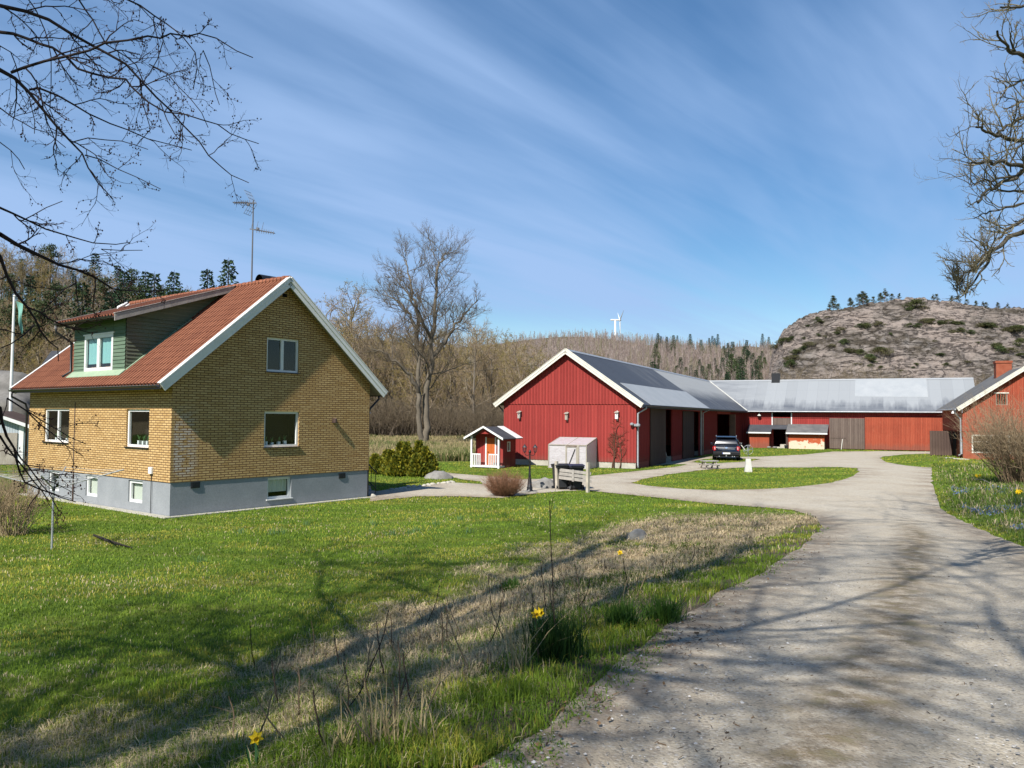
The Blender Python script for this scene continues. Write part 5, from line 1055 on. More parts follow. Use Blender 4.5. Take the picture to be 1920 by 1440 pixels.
stem([(785,740,-.4),(772,705,-1.2),(745,680,-2),(718,664,-2.6),(700,660,-3)],.22,.03,8,HP,.3); stem([(806,668,.2),(832,640,1),(850,605,1.5),(872,575,2),(890,556,2)],.26,.03,12,HP,.3); stem([(779,625),(762,585,1),(735,560,1.5),(706,535,2)],.2,.03,10,HP,.3); stem([(808,640,0),(790,600,-1.5),(768,560,-2.5),(735,520,-3)],.18,.03,9,HP,.3)
a,b=split(out); cs=[(.17,.145,.11),(.14,.12,.09),(.145,.12,.085),(.155,.125,.085),(.16,.125,.09)]
link(D.objects.new('trunk',woodmesh('trunk',a,(10,),cs,MT['bark'],)),ash); link(D.objects.new('crown',woodmesh('crown',b,(6,6,4,3,3),cs,MT['bark'])),ash)
# ---- conifers
def spruce(seed,h=10,w=2.3,n=26,col=(.030,.055,.022)):
    rs=np.random.RandomState(seed); Q=[];C=[]
    for i in range(n):
        f=i/n; z=h*(.06+.94*f); L=w*(1-f)**.85*rs.uniform(.85,1.1)+.12; m=int(9+4*(1-f))
        for j in range(m):
            a=6.283*j/m+rs.uniform(-.3,.3)+i*.7; d=np.array([math.cos(a),math.sin(a),0]); l=L*rs.uniform(.75,1.1)
            for t in np.linspace(.25,1,max(3,int(l/.22))):
                q=d*l*t+np.array([0,0,z-.38*l*t*t+.05])
                for _ in range(2):
                    u=norm(d+rs.normal(0,.45,3)+np.array([0,0,-.25])); v=norm(np.cross(u,rs.normal(0,1,3))); s=rs.uniform(.22,.42)*(h/10); Q.append([q-v*s*.3,q+u*s*.6-v*s*.22,q+u*s,q+u*s*.6+v*s*.22]); C.append(np.array(col)*rs.uniform(.6,1.5))
    tr=[([np.array([0,0,-.5]),np.array([0,0,h*.5]),np.array([0,0,h])],[.02*h,.012*h,.01],0)]
    return dict(trunk=woodmesh('trunk',tr,(6,),[(.10,.075,.055)],MT['bark']),crown=npmesh('crown',np.array(Q).reshape(-1,3),np.arange(len(Q)*4).reshape(-1,4),MT['needle'],np.repeat(np.array(C),4,0)))
def pine(seed,h=9,w=2.6,low=.45,col=(.045,.065,.022),ncl=22,leaf=.34,trunkcol=(.20,.10,.055),per=70):
    rs=np.random.RandomState(seed); Q=[];C=[];tr=[]; lean=rs.normal(0,.06,2)
    ax=lambda f:np.array([lean[0]*h*f*f,lean[1]*h*f*f,h*f]); tr.append(([ax(f) for f in (-.05,.3,.6,.95)],[.024*h,.018*h,.013*h,.01],0))
    for i in range(ncl):
        f=low+(1-low)*rs.uniform(0,1)**.8; a=rs.uniform(0,6.28); g=(f-low)/(1-low); L=w*(1-.75*g)*rs.uniform(.35,1); c=ax(f)+np.array([math.cos(a)*L,math.sin(a)*L,.12*L+rs.uniform(-.1,.3)]); tr.append(([ax(f-.06),ax(f-.03)*.5+c*.5,c],[.006*h,.004*h,.01],1))
        rx=w*rs.uniform(.22,.38); n=per; d=rs.normal(0,1,(n,3)); d/=np.linalg.norm(d,axis=1)[:,None]; pts=c+d*np.array([rx,rx,rx*.5])*rs.uniform(.3,1,(n,1))**.5
        Q.append(leafquads(rs,pts,rs.uniform(.6,1.2,n)*leaf,.5)); C.append(np.array(col)*rs.uniform(.75,1.3)*rs.uniform(.65,1.35,(n,1)))
    Q=np.concatenate(Q);C=np.concatenate(C)
    return dict(trunk=woodmesh('trunk',tr,(6,4),[trunkcol,trunkcol],MT['bark']),crown=npmesh('crown',Q.reshape(-1,3),np.arange(len(Q)*4).reshape(-1,4),MT['needle'],np.repeat(C,4,0)))
SPR=[spruce(1,10,2.4),spruce(2,10,2.0,24,(.024,.05,.024)),spruce(3,10,2.8,26,(.045,.07,.022))]
PIN=[pine(1),pine(2,9,3,.5),pine(3,9,2.4,.35,(.055,.07,.02))]
BSH=[pine(7,3.0,2.6,.08,(.075,.085,.030),26,.30,(.1,.08,.05),60),pine(8,3.0,2.2,.05,(.065,.088,.030),22,.30,(.1,.08,.05),60),pine(9,2.4,3.0,.05,(.085,.080,.032),24,.28,(.1,.08,.05),60)]
def byheight(px,pbase,ptop,d,hm):   # tree whose foot and top appear at given heights, standing on the terrain at distance d
    p=at(px,pbase,d); q=at(px,ptop,d); z=tz(p[0],p[1]); return (p[0],p[1],z-.2,max(.25,(q[2]-z)/hm))
# left slope skyline conifers
L_=[(88,500,450,146),(70,520,470,150),(36,530,478,150),(172,540,474,142),(160,540,494,148),(215,560,500,140),(245,560,492,140),(268,560,506,136),(302,570,520,132),(322,570,516,130),(342,575,532,128),(385,560,505,140),(404,560,518,145),(424,560,505,142)]+[(px_,0,py_,d_) for px_,py_,d_ in ((12,500,128),(52,512,122),(100,520,118),(130,505,138),(190,512,128),(228,520,126),(252,525,122),(285,528,122),(312,545,116),(335,548,118),(355,560,118),(150,535,112),(75,545,108),(205,548,108),(25,560,104))]
S4=[byheight(px,700,t_+9,d,9.0) for px,b,t_,d in L_]
rs=np.random.RandomState(5); PINL=[pine(31,9,2.6,.3,(.045,.065,.024),30,.20,(.16,.10,.06),90),pine(32,9,2.2,.35,(.05,.07,.026),26,.20,(.16,.10,.06),90)]
tree_things('evergreen_tree',[PINL[0],SPR[0],PINL[1],SPR[1]],S4,'dark evergreen rising above the bare trees on the slope behind the house','tree','evergreens above the slope behind the house',rs)
# wooded hill: spruces in view
Z=lambda x,y:(1200+x*.14583,600+y*.14583)
HS=[(230,240,150),(270,240,185),(205,420,290),(345,245,200),(645,270,172),(480,245,195),(430,240,185),(1000,400,185),(960,420,220),(890,390,230),(785,345,250),(930,260,200),(1190,370,265),(1130,420,300),(1080,380,310),(1370,470,265),(1340,480,330),(1575,350,172),(1655,268,203),(170,615,505),(220,620,560),(520,690,485),(590,700,580),(650,720,550),(765,745,500),(800,740,560),(890,690,540),(960,700,480),(985,700,560),(1120,580,400),(1175,590,440),(1280,590,430),(1310,600,470),(1490,640,500),(1600,610,470),(1385,760,470),(1330,760,520),(1430,760,560),(1230,600,480),(1905,740,480),(1880,740,600),(720,760,600),(470,700,560),(1060,600,480)]
S5=[]
rs=np.random.RandomState(61)
for x,b,t_ in HS:
    px,pt=Z(x,t_); Hs=rs.uniform(13,17) if b<700 else rs.uniform(9,13); d=235.
    while d<640:
        q=at(px,pt,d)
        if tz(q[0],q[1])+Hs>=q[2]: break
        d+=3
    z=tz(q[0],q[1]); S5.append((q[0],q[1],z-.3,max(.4,(q[2]-z)/10.)))
for k in range(26):
    px=rs.uniform(1345,1475); pt=rs.uniform(652,700)-(px-1345)*.05; Hs=rs.uniform(10,15); d=235.
    while d<640:
        q=at(px,pt,d)
        if tz(q[0],q[1])+Hs>=q[2]: break
        d+=3
    z=tz(q[0],q[1]); S5.append((q[0],q[1],z-.3,max(.4,(q[2]-z)/10.)))
rs=np.random.RandomState(6); tree_things('spruce_tree',[SPR[0],SPR[1],SPR[2],SPR[1]],S5,'dark green spruce standing among the pale birches on the far hill','tree','spruces on the far hill',rs)
# skyline pines left of the turbine
S6=[]
for px,t_ in ((1072,645),(1085,640),(1096,641),(1105,638),(1116,641),(1128,640),(1138,641),(1146,640),(1062,648),(1165,637)): g=at(px,700,610); q=at(px,t_,610); z=tz(g[0],g[1]); S6.append((g[0],g[1],z-.3,max(.4,(q[2]-z)/9.)))
tree_things('pine_tree',PIN,S6,'dark skyline pine on the far ridge to the left of the wind turbine','tree','skyline pines by the turbine',rs)
# ---- far birch wood: one mass
rs=np.random.RandomState(9); n=4200; Y=rs.uniform(255,640,n)**1; X=rs.uniform(-.36,.36,n)*Y; X=np.where(rs.uniform(0,1,n)<.5,X,rs.uniform(.02,.38,n)*Y)
u_=X/Y; m=((u_>-.33)&(u_<.345))&~((u_>.335)); X,Y=X[m],Y[m]; Zt=terr(X,Y); n=len(X); H=rs.uniform(8,13.5,n)
Vs=[];Cs=[];Fs=[]
def addq(A,B,wd,c):    # thin upright quads from A to B, facing roughly the valley (two crossed strips)
    global Vs,Cs,Fs
    for ang in (rs.uniform(0,3.14),):
        t_=np.stack([np.cos(rs.uniform(-.6,.6,len(A))),np.sin(rs.uniform(-.6,.6,len(A))),np.zeros(len(A))],1)*wd[:,None]
        Vs.append(np.stack([A-t_,A+t_,B+t_*.3,B-t_*.3],1)); Cs.append(np.repeat(c[:,None],4,1))
A=np.stack([X,Y,Zt-.3],1); B=A+np.stack([rs.normal(0,.4,n),rs.normal(0,.4,n),H*.95],1); tint=rs.choice(3,n,p=[.5,.3,.2]); tc=np.array([[.48,.42,.38],[.33,.275,.24],[.27,.24,.175]])[tint]*rs.uniform(.75,1.15,(n,1)); addq(A,B,np.full(n,.10)*rs.uniform(.7,1.4,n),tc)
K=34; f=rs.uniform(.28,1,(n,K)); az=rs.uniform(0,6.28,(n,K)); L=(1.05-f)*3.2*rs.uniform(.5,1.2,(n,K))+.5; b0=A[:,None]+(B-A)[:,None]*f[...,None]; tip=b0+np.stack([np.cos(az)*L*.6,np.sin(az)*L*.6,L*.95],2)
wc=np.array([[.34,.265,.23],[.29,.22,.19],[.28,.245,.155]])[tint][:,None]*rs.uniform(.7,1.2,(n,K,1)); addq(b0.reshape(-1,3),tip.reshape(-1,3),np.full(n*K,.055),wc.reshape(-1,3))
V=np.concatenate([v.reshape(-1,3) for v in Vs]);C=np.concatenate([c.reshape(-1,3) for c in Cs]); tag(link(D.objects.new('birch_forest',npmesh('birch_forest',V,np.arange(len(V)).reshape(-1,4),MT['leaf'],C))),kind='stuff')
# ------------------------------------------------------------------ rocky hill
hor=lambda px:771.64+px*.008155
CR=[(1380,790),(1425,745),(1440,712),(1450,668),(1470,630),(1500,608),(1540,594),(1560,587),(1620,580),(1700,574),(1800,577),(1870,584),(1920,590),(2100,600),(2400,660),(2700,780)]
cu=np.array([(px-960)/F for px,_ in CR]); YC=330.; cz_=np.array([CZ+(hor(px)-py)/F*YC for px,py in CR])
def rockbase(x,y):
    zc=np.interp(x/y,cu,cz_); t=(y-228)/(YC-228); f=np.sin(np.clip(t,0,1)*math.pi/2)**.72
    return np.where(t<=1,zc*f,zc-(y-YC)*.12-((y-YC)/60)**2*4)
us=np.linspace(.27,.86,330); ysr=np.concatenate([np.linspace(222,345,190),np.linspace(348,420,20)])
V=[]
nz=noise.noise
for y in ysr:
    for u in us:
        x=u*y; z=float(rockbase(x,y)); 
        if z>-6:
            q=Vector((x,y,z*1.2)); e=S(np.array((z+2)/9.)); 
            a=2.6*nz(q*.035)+2.0*nz(q*.085+Vector((7,3,1))); r=(1-abs(nz(Vector((x*.11+z*.05,y*.16,z*.42)))))**2*2.6+ (1-abs(nz(Vector((x*.3,y*.3,z*.9)))))**2*1.1+.45*nz(q*.7)+.22*nz(q*1.6)
            z+=float(e)*(a*.7+r*1.0-2.0)
        V.append((x,y,z))
V=np.array(V); nu=len(us); nr=len(ysr); ii=np.arange(nu*nr).reshape(nr,nu); Fc=np.stack([ii[:-1,:-1].ravel(),ii[:-1,1:].ravel(),ii[1:,1:].ravel(),ii[1:,:-1].ravel()],1)
t=NT('rock_face'); ob=t.coord(); gn=t.n('ShaderNodeNewGeometry'); nz_=t.sep(gn.outputs['Normal'])[2]
n1=t.noise(ob,.06,5,.6); n2=t.noise(t.mapping(ob,(.5,.5,1.6),(0,.12,0)),.55,6,.7); n3=t.noise(ob,2.2,5,.7); v=None
c=t.mix(t.ramp(n2,.35,.65),(.40,.33,.285),(.225,.185,.16)); c=t.mix(t.ramp(n1,.4,.65,0,.6),c,(.25,.24,.225)); c=t.mix(t.ramp(n3,.5,.75,0,.45),c,(.50,.425,.375)); cr1=t.ramp(t.math('ABSOLUTE',t.math('SUBTRACT',t.noise(t.mapping(ob,(.25,.25,1.0),(0,.1,0)),.5,5,.6,.6),.5)),.035,.0); c=t.mix(t.math('MULTIPLY',cr1,.7),c,(.04,.032,.028))
heath=t.math('MULTIPLY',t.ramp(t.math('ADD',n1,t.math('MULTIPLY',n3,.35)),.62,.78),t.ramp(nz_,.45,.8)); c=t.mix(t.math('MULTIPLY',heath,.85),c,(.075,.06,.04))
t.bump(t.math('ADD',t.math('MULTIPLY',n2,2.2),t.math('ADD',n3,t.math('MULTIPLY',cr1,-1.0))),.9,.9); MT['cliff']=t.set(c,.95,0,.1)
tag(link(D.objects.new('rocky_hill',npmesh('rocky_hill',V,Fc,MT['cliff'],None,False))),kind='structure')
RZg=V[:,2].reshape(nr,nu)
def rockz(x,y):
    fu=(x/y-us[0])/(us[-1]-us[0])*(nu-1); fy=np.interp(y,ysr,np.arange(nr)); i=int(np.clip(fu,0,nu-2)); j=int(np.clip(fy,0,nr-2)); a=fu-i; b=fy-j
    return (RZg[j,i]*(1-a)+RZg[j,i+1]*a)*(1-b)+(RZg[j+1,i]*(1-a)+RZg[j+1,i+1]*a)*b
def rockhit(px,py):
    v=ray(px,py)
    for y in np.arange(225,400,.5):
        p=CP+v*(y/v[1])
        if p[2]<rockz(p[0],p[1]): return p
    return None
q6=lambda x,y:(1400+x*.27083,540+y*.27083)
TOP=[(605,158,62),(580,150,40),(640,155,40),(725,140,45),(740,140,36),(790,138,58),(815,138,62),(838,138,50),(885,138,25),(935,135,45),(965,135,60),(1015,138,38),(1065,138,30),(1300,145,30),(1325,145,26),(1430,150,30),(1475,152,42),(1535,155,30),(1600,160,20),(1650,162,32),(1670,162,24),(1750,172,22),(1820,175,26)]
S7=[];S8=[]
for x,b,h in TOP:
    px,pb=q6(x,b); u=(px-960)/F; yy_=np.arange(262,342,2.); el=[(rockz(u*y,y)-CZ)/y for y in yy_]; y=float(yy_[int(np.argmax(el))]); z=rockz(u*y,y); S7.append((u*y,y,z-.5,max(.3,h*.27083/F*y/9*1.55)))
FACE=[(1175,150,70),(1130,150,45),(1215,148,50),(815,285,62),(780,280,40),(915,260,42),(1130,270,40),(1180,275,52),(1240,255,75),(1280,240,50),(1340,255,55),(1385,250,68),(1440,255,50),(1485,255,46),(1630,275,50),(1675,280,55),(1700,275,40),(1430,310,40),(1480,315,45),(1550,325,38),(1820,300,55),(1865,310,72),(1900,290,60),(935,458,75),(925,440,50),(865,510,68),(840,500,45),(790,465,55),(765,455,40),(710,450,58),(690,440,40),(675,395,52),(765,530,32),(930,555,32),(860,560,30),(1065,575,32),(1380,545,38),(1340,470,38),(1300,370,26),(1730,430,60),(1770,445,75),(1830,455,55),(1890,400,62),(300,545,60),(320,500,60),(345,470,55),(390,440,50),(430,420,45),(510,250,42),(490,230,36),(650,300,52),(620,320,36),(500,345,30),(540,345,24),(395,350,26),(240,400,60),(205,420,55),(270,370,50),(190,385,50),(310,350,40),(590,410,40),(1170,540,30),(1150,560,28),(1520,520,30),(1600,390,24),(1000,330,24),(560,200,24),(1900,480,50),(420,270,26)]
for x,b,h in FACE:
    px,pb=q6(x,b); p=rockhit(px,pb)
    if p is None: continue
    S8.append((p[0],p[1],rockz(p[0],p[1])-.5,max(.3,h*.27083/F*p[1]/3.*1.0)))
rs=np.random.RandomState(8); tree_things('pine_tree',[pine(21,9,3.6,.10,(.05,.06,.022),34,.4),pine(22,9,3.4,.14,(.06,.062,.026),28,.4),pine(23,9,4.2,.08,(.055,.06,.02),36,.4)],S7,'small windswept pine along the bare top of the rocky hill','tree','windswept pines on top of the rocky hill',rs)
made_b=tree_things('evergreen_bush',BSH,S8,'low evergreen bush rooted in a ledge of the rocky hill','bush','bushes on the rocky hillside',rs,part=('stems','crown'))
for o_ in made_b: f_=rs.uniform(1.0,1.6); o_.scale=(o_.scale[0]*f_,o_.scale[1]*f_,o_.scale[2]*rs.uniform(.55,.9))
# grey outcrop behind the shed
o=rockmesh('rock_outcrop',(8,5,4.4),MT['outcrop'],33,5,amp=.9); q=at(-15,850,72); o.location=(q[0],q[1],0); tag(o,'big grey rock outcrop behind the pale shed','rock')
# ------------------------------------------------------------------ garden shrubs
def thuja(seed,h,w,tops):
    rs=np.random.RandomState(seed); Q=[];C=[]
    for (tx,ty,th,tw) in tops:
        n=int(1500*tw); f=rs.uniform(0,1,n)**.8; a=rs.uniform(0,6.28,n); R=tw*.60*(np.clip(1.03-f,0,1)**.95)*(rs.uniform(.35,1,n)**.5)*(1+.25*np.sin(a*3+tx*9)+.18*np.sin(7*f*6+a*2)); pts=np.stack([tx+np.cos(a)*R,ty+np.sin(a)*R,.03+f*th*.92],1)
        out_=np.stack([np.cos(a),np.sin(a),np.full(n,1.1)],1)+rs.normal(0,.35,(n,3)); out_/=np.linalg.norm(out_,axis=1)[:,None]; v=np.cross(out_,rs.normal(0,1,(n,3))); v/=np.linalg.norm(v,axis=1)[:,None]; s=rs.uniform(.09,.26,n)[:,None]
        Q.append(np.stack([pts-v*s*.18,pts+out_*s*.5-v*s*.30,pts+out_*s,pts+out_*s*.5+v*s*.30],1)); C.append(np.where(rs.uniform(0,1,(n,1))<.45,np.array([[.32,.29,.03]]),np.array([[.13,.155,.022]]))*rs.uniform(.6,1.3,(n,1)))
    Q=np.concatenate(Q);C=np.concatenate(C)
    out=[([np.array([0,0,-.1]),np.array([tx*.5,ty*.5,th*.4]),np.array([tx,ty,th*.9])],[.05,.03,.008],0) for tx,ty,th,tw in tops]
    return dict(stems=woodmesh('stems',out,(5,),[(.12,.08,.05)],MT['bark']),foliage=npmesh('foliage',Q.reshape(-1,3),np.arange(len(Q)*4).reshape(-1,4),MT['leaf'],np.repeat(C,4,0)))
for i,(px,py,h,tops,lb) in enumerate(((716,889,1.2,[(-.35,0,1.0,.75),(.2,.2,1.2,.8),(.55,-.1,1.0,.7),(0,-.3,.8,.9)],'yellow-green conifer shrub nearest the brick house corner'),(744,892,1.6,[(-.3,0,1.3,.7),(.15,.1,1.75,.75),(.4,-.2,1.3,.8),(0,-.35,1.0,.9)],'middle yellow-green conifer shrub of the three beside the house'),(780,892.5,1.7,[(-.5,0,1.75,.8),(.1,.1,1.85,.8),(.5,-.1,1.5,.85),(.1,-.4,1.1,1.0),(.75,.1,1.1,.7)],'tallest yellow-green conifer shrub, next to the grey boulder'))):
    g=onz(px,py); o=thing('conifer_shrub',(g[0],g[1],0),0,lb,'shrub','conifer shrubs beside the house')
    for pn,me in thuja(30+i,h,1,tops).items(): link(D.objects.new(pn,me),o)
def twigbush(name,px,py,n,h,spread,rad,cols,lb,seed,cat='shrub',kids=5,rb=.3,z=None,lean=(0,0),P=None,leaves=None):
    g=hit(px,py) if not isinstance(px,tuple) else np.array([*px,tz(*px)]); rs=np.random.RandomState(seed); out=[]
    P=P or dict(seg=[5,3,2],wig=[.09,.14,.2],trop=[.02,.05,.05],taper=[.35,.4,.5],kids=[kids,3],start=[.3,.25],ang=[30,34],ratio=[.36,.45],fall=[.25,.2],rmin=[rad,rad*.65,rad*.5],rr=[.6,.7])
    for j in range(n):
        a=rs.uniform(0,6.28); s=rs.uniform(0,1)**.6*spread; grow(rs,(math.cos(a)*rb*rs.uniform(0,1),math.sin(a)*rb*rs.uniform(0,1),-.05),(math.cos(a)*s+lean[0],math.sin(a)*s+lean[1],1),h*rs.uniform(.6,1.05)*(1-.12*s),rad,0,P,out)
    o=link(D.objects.new(name,woodmesh(name,out,(4,3,3),cols,MT['bark']))); o.location=g; return tag(o,lb,cat)
twigbush('twig_bush',945,930,420,1.08,1.15,.008,[(.22,.12,.075),(.30,.15,.09),(.36,.19,.11)],'dense reddish-brown leafless twig bush at the edge of the lawn',1)
twigbush('bare_bush',(23.3,36.0),0,300,4.0,.75,.014,[(.24,.17,.11),(.32,.24,.15),(.40,.31,.19)],'large tangled tan leafless bush in front of the outbuilding gable',2,kids=7,rb=1.1)
twigbush('bare_bush',22,1003,85,1.75,.5,.011,[(.42,.32,.19),(.38,.28,.17),(.32,.24,.14)],'bare straw-coloured bush at the left edge of the lawn',3,rb=.4)
twigbush('bare_bush',(-16.5,25.5),0,60,1.7,.6,.012,[(.34,.27,.17),(.34,.27,.17),(.30,.24,.14)],'bare tan bush at the far corner of the brick house',4,rb=.5)
# fallen stick by the bush
a=hit(1822,902); b=hit(1868,914); o=MB().tube([(0,0,.12),tuple(Vector(b-a)*.5+Vector((0,0,.2))),tuple(Vector(b-a)+Vector((0,0,.05)))],[.012,.02,.025],5).build('dry_stick',MT['weather']); o.location=a; tag(o,'pale dry stick lying in the grass before the tan bush','stick')
# climber on the barn gable
rs=np.random.RandomState(4); out=[]; P=dict(seg=[9,6,4,3],wig=[.16,.25,.3,.3],trop=[.12,.06,.03,0],taper=[.4,.4,.5,.5],kids=[9,5,4],start=[.2,.1,.1],ang=[34,42,45],ratio=[.4,.5,.5],fall=[.3,.2,.2],rmin=[.03,.017,.013,.011],rr=[.6,.6,.6])
for x,h in ((-1.42,2.7),(-1.3,1.7),(-.95,2.2)): grow(rs,(x+.9,0,0),(.1,0,1),h,.034,0,P,out)
out=[([np.array([p[0],p[1]*.06-.05,p[2]]) for p in pts],rr,l) for pts,rr,l in out]
w=B2W(-.95,-.03); o=link(D.objects.new('climbing_plant',woodmesh('climbing_plant',out,(5,4,3,3),[(.13,.06,.04),(.15,.06,.04),(.17,.07,.045)],MT['bark']))); o.location=(w[0],w[1],0); o.rotation_euler=(0,0,-BA); tag(o,'leafless brown climber growing up the red barn gable','climbing plant')
# ------------------------------------------------------------------ near trees
def limb(path,d0,d1,r0,r1,rs,out,lv=1,twig=None,jit=.0):
    n=len(path); pts=[]
    for i,q in enumerate(path):
        if len(q)==3 and not isinstance(q[0],int) and abs(q[0])<60 and abs(q[1])<60 and abs(q[2])<60: pts.append(np.array(q,float)); continue
        d=d0+(d1-d0)*i/(n-1); pts.append(at(q[0],q[1],d))
    fine=[]
    for a,b in zip(pts[:-1],pts[1:]):
        m=max(1,int(np.linalg.norm(b-a)/.09)); fine+=[a+(b-a)*t/m for t in range(m)]
    fine.append(pts[-1]); N=len(fine)-1
    k=3; sm=[np.mean(fine[i-min(k,i,N-i):i+min(k,i,N-i)+1],axis=0) for i in range(N+1)]; sm[0]=fine[0]; sm[-1]=fine[-1]; L_n=np.linalg.norm(fine[-1]-fine[0]); w1=rs.uniform(0,99,3)
    sm=[p+(np.array([noise.noise(Vector((p[0]*f_+w1[0],p[1]*f_,p[2]*f_))) for f_ in (3.1,3.7,3.3)])*.07+np.array([noise.noise(Vector((p[0]*9+w1[1],p[1]*9,p[2]*f_))) for f_ in (9,10,11)])*.028)*min(1,i*.12)*(1 if r0<.02 else .8) for i,p in enumerate(sm)]
    rr=[r0+(r1-r0)*(i/N)**.8 for i in range(N+1)]; out.append((sm,rr,lv)); return sm,rr
TW=dict(seg=[1,1,7,4,2],wig=[0,0,.19,.24,.25],trop=[0,0,-.03,-.01,.03],taper=[1,1,.45,.5,.6],kids=[0,0,5,3],start=[0,0,.15,.2],ang=[0,0,40,42],ratio=[0,0,.42,.5],fall=[0,0,.3,.2],rmin=[0,0,.0042,.003,.0024],rr=[0,0,.6,.7])
def twigs(sm,rr,rs,out,step,lmin,lmax,P,f0=0.0,flat=.5,bias=None):
    acc=0; L=0; side=1
    tot=sum(np.linalg.norm(b-a) for a,b in zip(sm[:-1],sm[1:]))
    for i in range(len(sm)-1):
        s=np.linalg.norm(sm[i+1]-sm[i]); acc+=s; L+=s
        if acc>step and L/tot>f0:
            acc=rs.uniform(-.3,.3)*step; d=norm(sm[i+1]-sm[i]); a=norm(np.cross(d,[0,1,0])); b=np.cross(d,a); side=-side; ph=rs.normal(0,flat); an=R_(rs.uniform(32,58)); nd=d*math.cos(an)+(a*side*math.cos(ph)+b*math.sin(ph))*math.sin(an)
            if bias is not None: nd=norm(nd+bias)
            grow(rs,sm[i],nd,rs.uniform(lmin,lmax)*(1-.35*L/tot),min(rr[i]*.7,P['rmin'][2]*1.3),2,P,out)
# left tree: trunk outside the frame, drooping branches across the upper left corner
rs=np.random.RandomState(41); c1=lambda x,y:(x*.4305,y*.4305); c2=lambda x,y:(x*.2222,440+y*.2222); c3=lambda x,y:(x*.2222,740+y*.2222)
TA=np.array([-5.6,2.6]); za=tz(*TA); out=[]
HA_=dict(seg=[9,8,6,5,3],wig=[.05,.12,.15,.18,.2],trop=[.03,.02,.03,.02,.02],taper=[.35,.25,.3,.4,.5],kids=[24,11,7,4],start=[.30,.2,.15,.1],ang=[58,45,42,40],ratio=[.60,.48,.45,.45],fall=[.35,.35,.35,.3],rmin=[.3,.05,.02,.010,.007],rr=[.26,.5,.5,.6])
base=np.array([TA[0],TA[1],za])
grow(rs,(0,0,-.3),(.05,.03,1),19,.30,0,HA_,out,inframe,base)
trunkA=out[0]; axis=lambda z:np.array(trunkA[0])[np.argmin([abs(p[2]-z) for p in trunkA[0]])]+base
near=[]; outW=[]
BR=[([(0,25),(100,42),(215,75),(330,120),(390,160),(470,215),(540,280),(620,350),(700,430),(760,490),(800,545),(870,650),(900,705),(1000,770),(1090,812)],4.9,5.6,.017,.003),
([(0,140),(110,150),(200,185),(290,245),(400,315),(480,365),(590,405),(700,450),(800,490),(900,545),(1000,590),(1155,622)],5.3,5.0,.016,.003),
([(0,305),(60,330),(130,390),(180,470),(250,550),(310,620),(370,680),(400,740),(430,800),(478,880)],4.8,5.2,.018,.003),
([(130,390),(150,375),(230,385),(320,430),(400,500),(460,550),(550,600),(640,640),(740,655),(845,665)],4.95,5.5,.011,.0028),
([(50,315),(90,280),(200,278),(300,250),(400,205),(500,185),(590,175),(665,178),(700,150),(760,125),(850,130),(900,165),(980,215),(1020,245),(1100,262)],4.85,4.5,.013,.003),
([(400,-40),(600,0),(680,45),(740,85),(820,125),(885,180),(890,230),(870,290),(855,385)],5.4,5.2,.011,.003),
([(885,220),(925,290),(930,360),(955,462)],5.25,5.1,.005,.0026),
([(100,-30),(200,80),(235,200),(230,300),(240,450),(240,540)],5.6,5.4,.006,.003),
([(300,-40),(390,40),(400,100),(500,210),(600,330),(690,460),(640,560),(600,620)],5.9,5.6,.009,.003),
([(0,200),(60,215),(120,330),(110,420),(120,500),(150,580)],5.7,5.5,.006,.003),
([(0,470),(60,520),(150,545),(210,590),(260,640)],5.2,5.0,.006,.0028),
([(0,620),(60,640),(80,700),(110,735)],5.0,5.0,.005,.0028),
([(700,90),(720,180),(710,260),(690,330),(600,400),(555,430)],5.2,5.3,.005,.0026),
([(700,450),(720,520),(760,590),(800,635)],5.1,5.0,.005,.0026),
([(650,280),(740,315),(800,350),(850,420),(880,490),(905,545)],5.2,5.1,.0055,.0026),
([(310,620),(390,600),(440,580),(530,610),(650,660)],5.1,5.3,.0055,.0026),
([(370,675),(430,680),(500,715),(590,760),(690,820)],5.15,5.3,.006,.0026),
([(0,905),(60,930),(110,965),(180,990),(260,1030),(340,1050),(440,1085),(520,1062),(562,1050)],4.7,5.3,.010,.003),
([(440,1085),(520,1090),(612,1088)],5.25,5.3,.0045,.0026),
([(90,965),(130,940),(200,915),(272,883)],4.8,4.9,.0055,.0026),
([(0,1020),(80,1065),(150,1115),(240,1150),(330,1195),(400,1230),(480,1255),(560,1275),(720,1292)],4.3,5.4,.017,.003),
([(240,1150),(300,1140),(360,1140),(380,1100),(420,1110),(500,1150),(580,1200)],4.7,5.2,.006,.0026)]
for path,d0,d1,r0,r1 in BR:
    near.append(limb([c1(*q) for q in path],d0,d1,r0*.72,r1*.9,rs,outW,1))
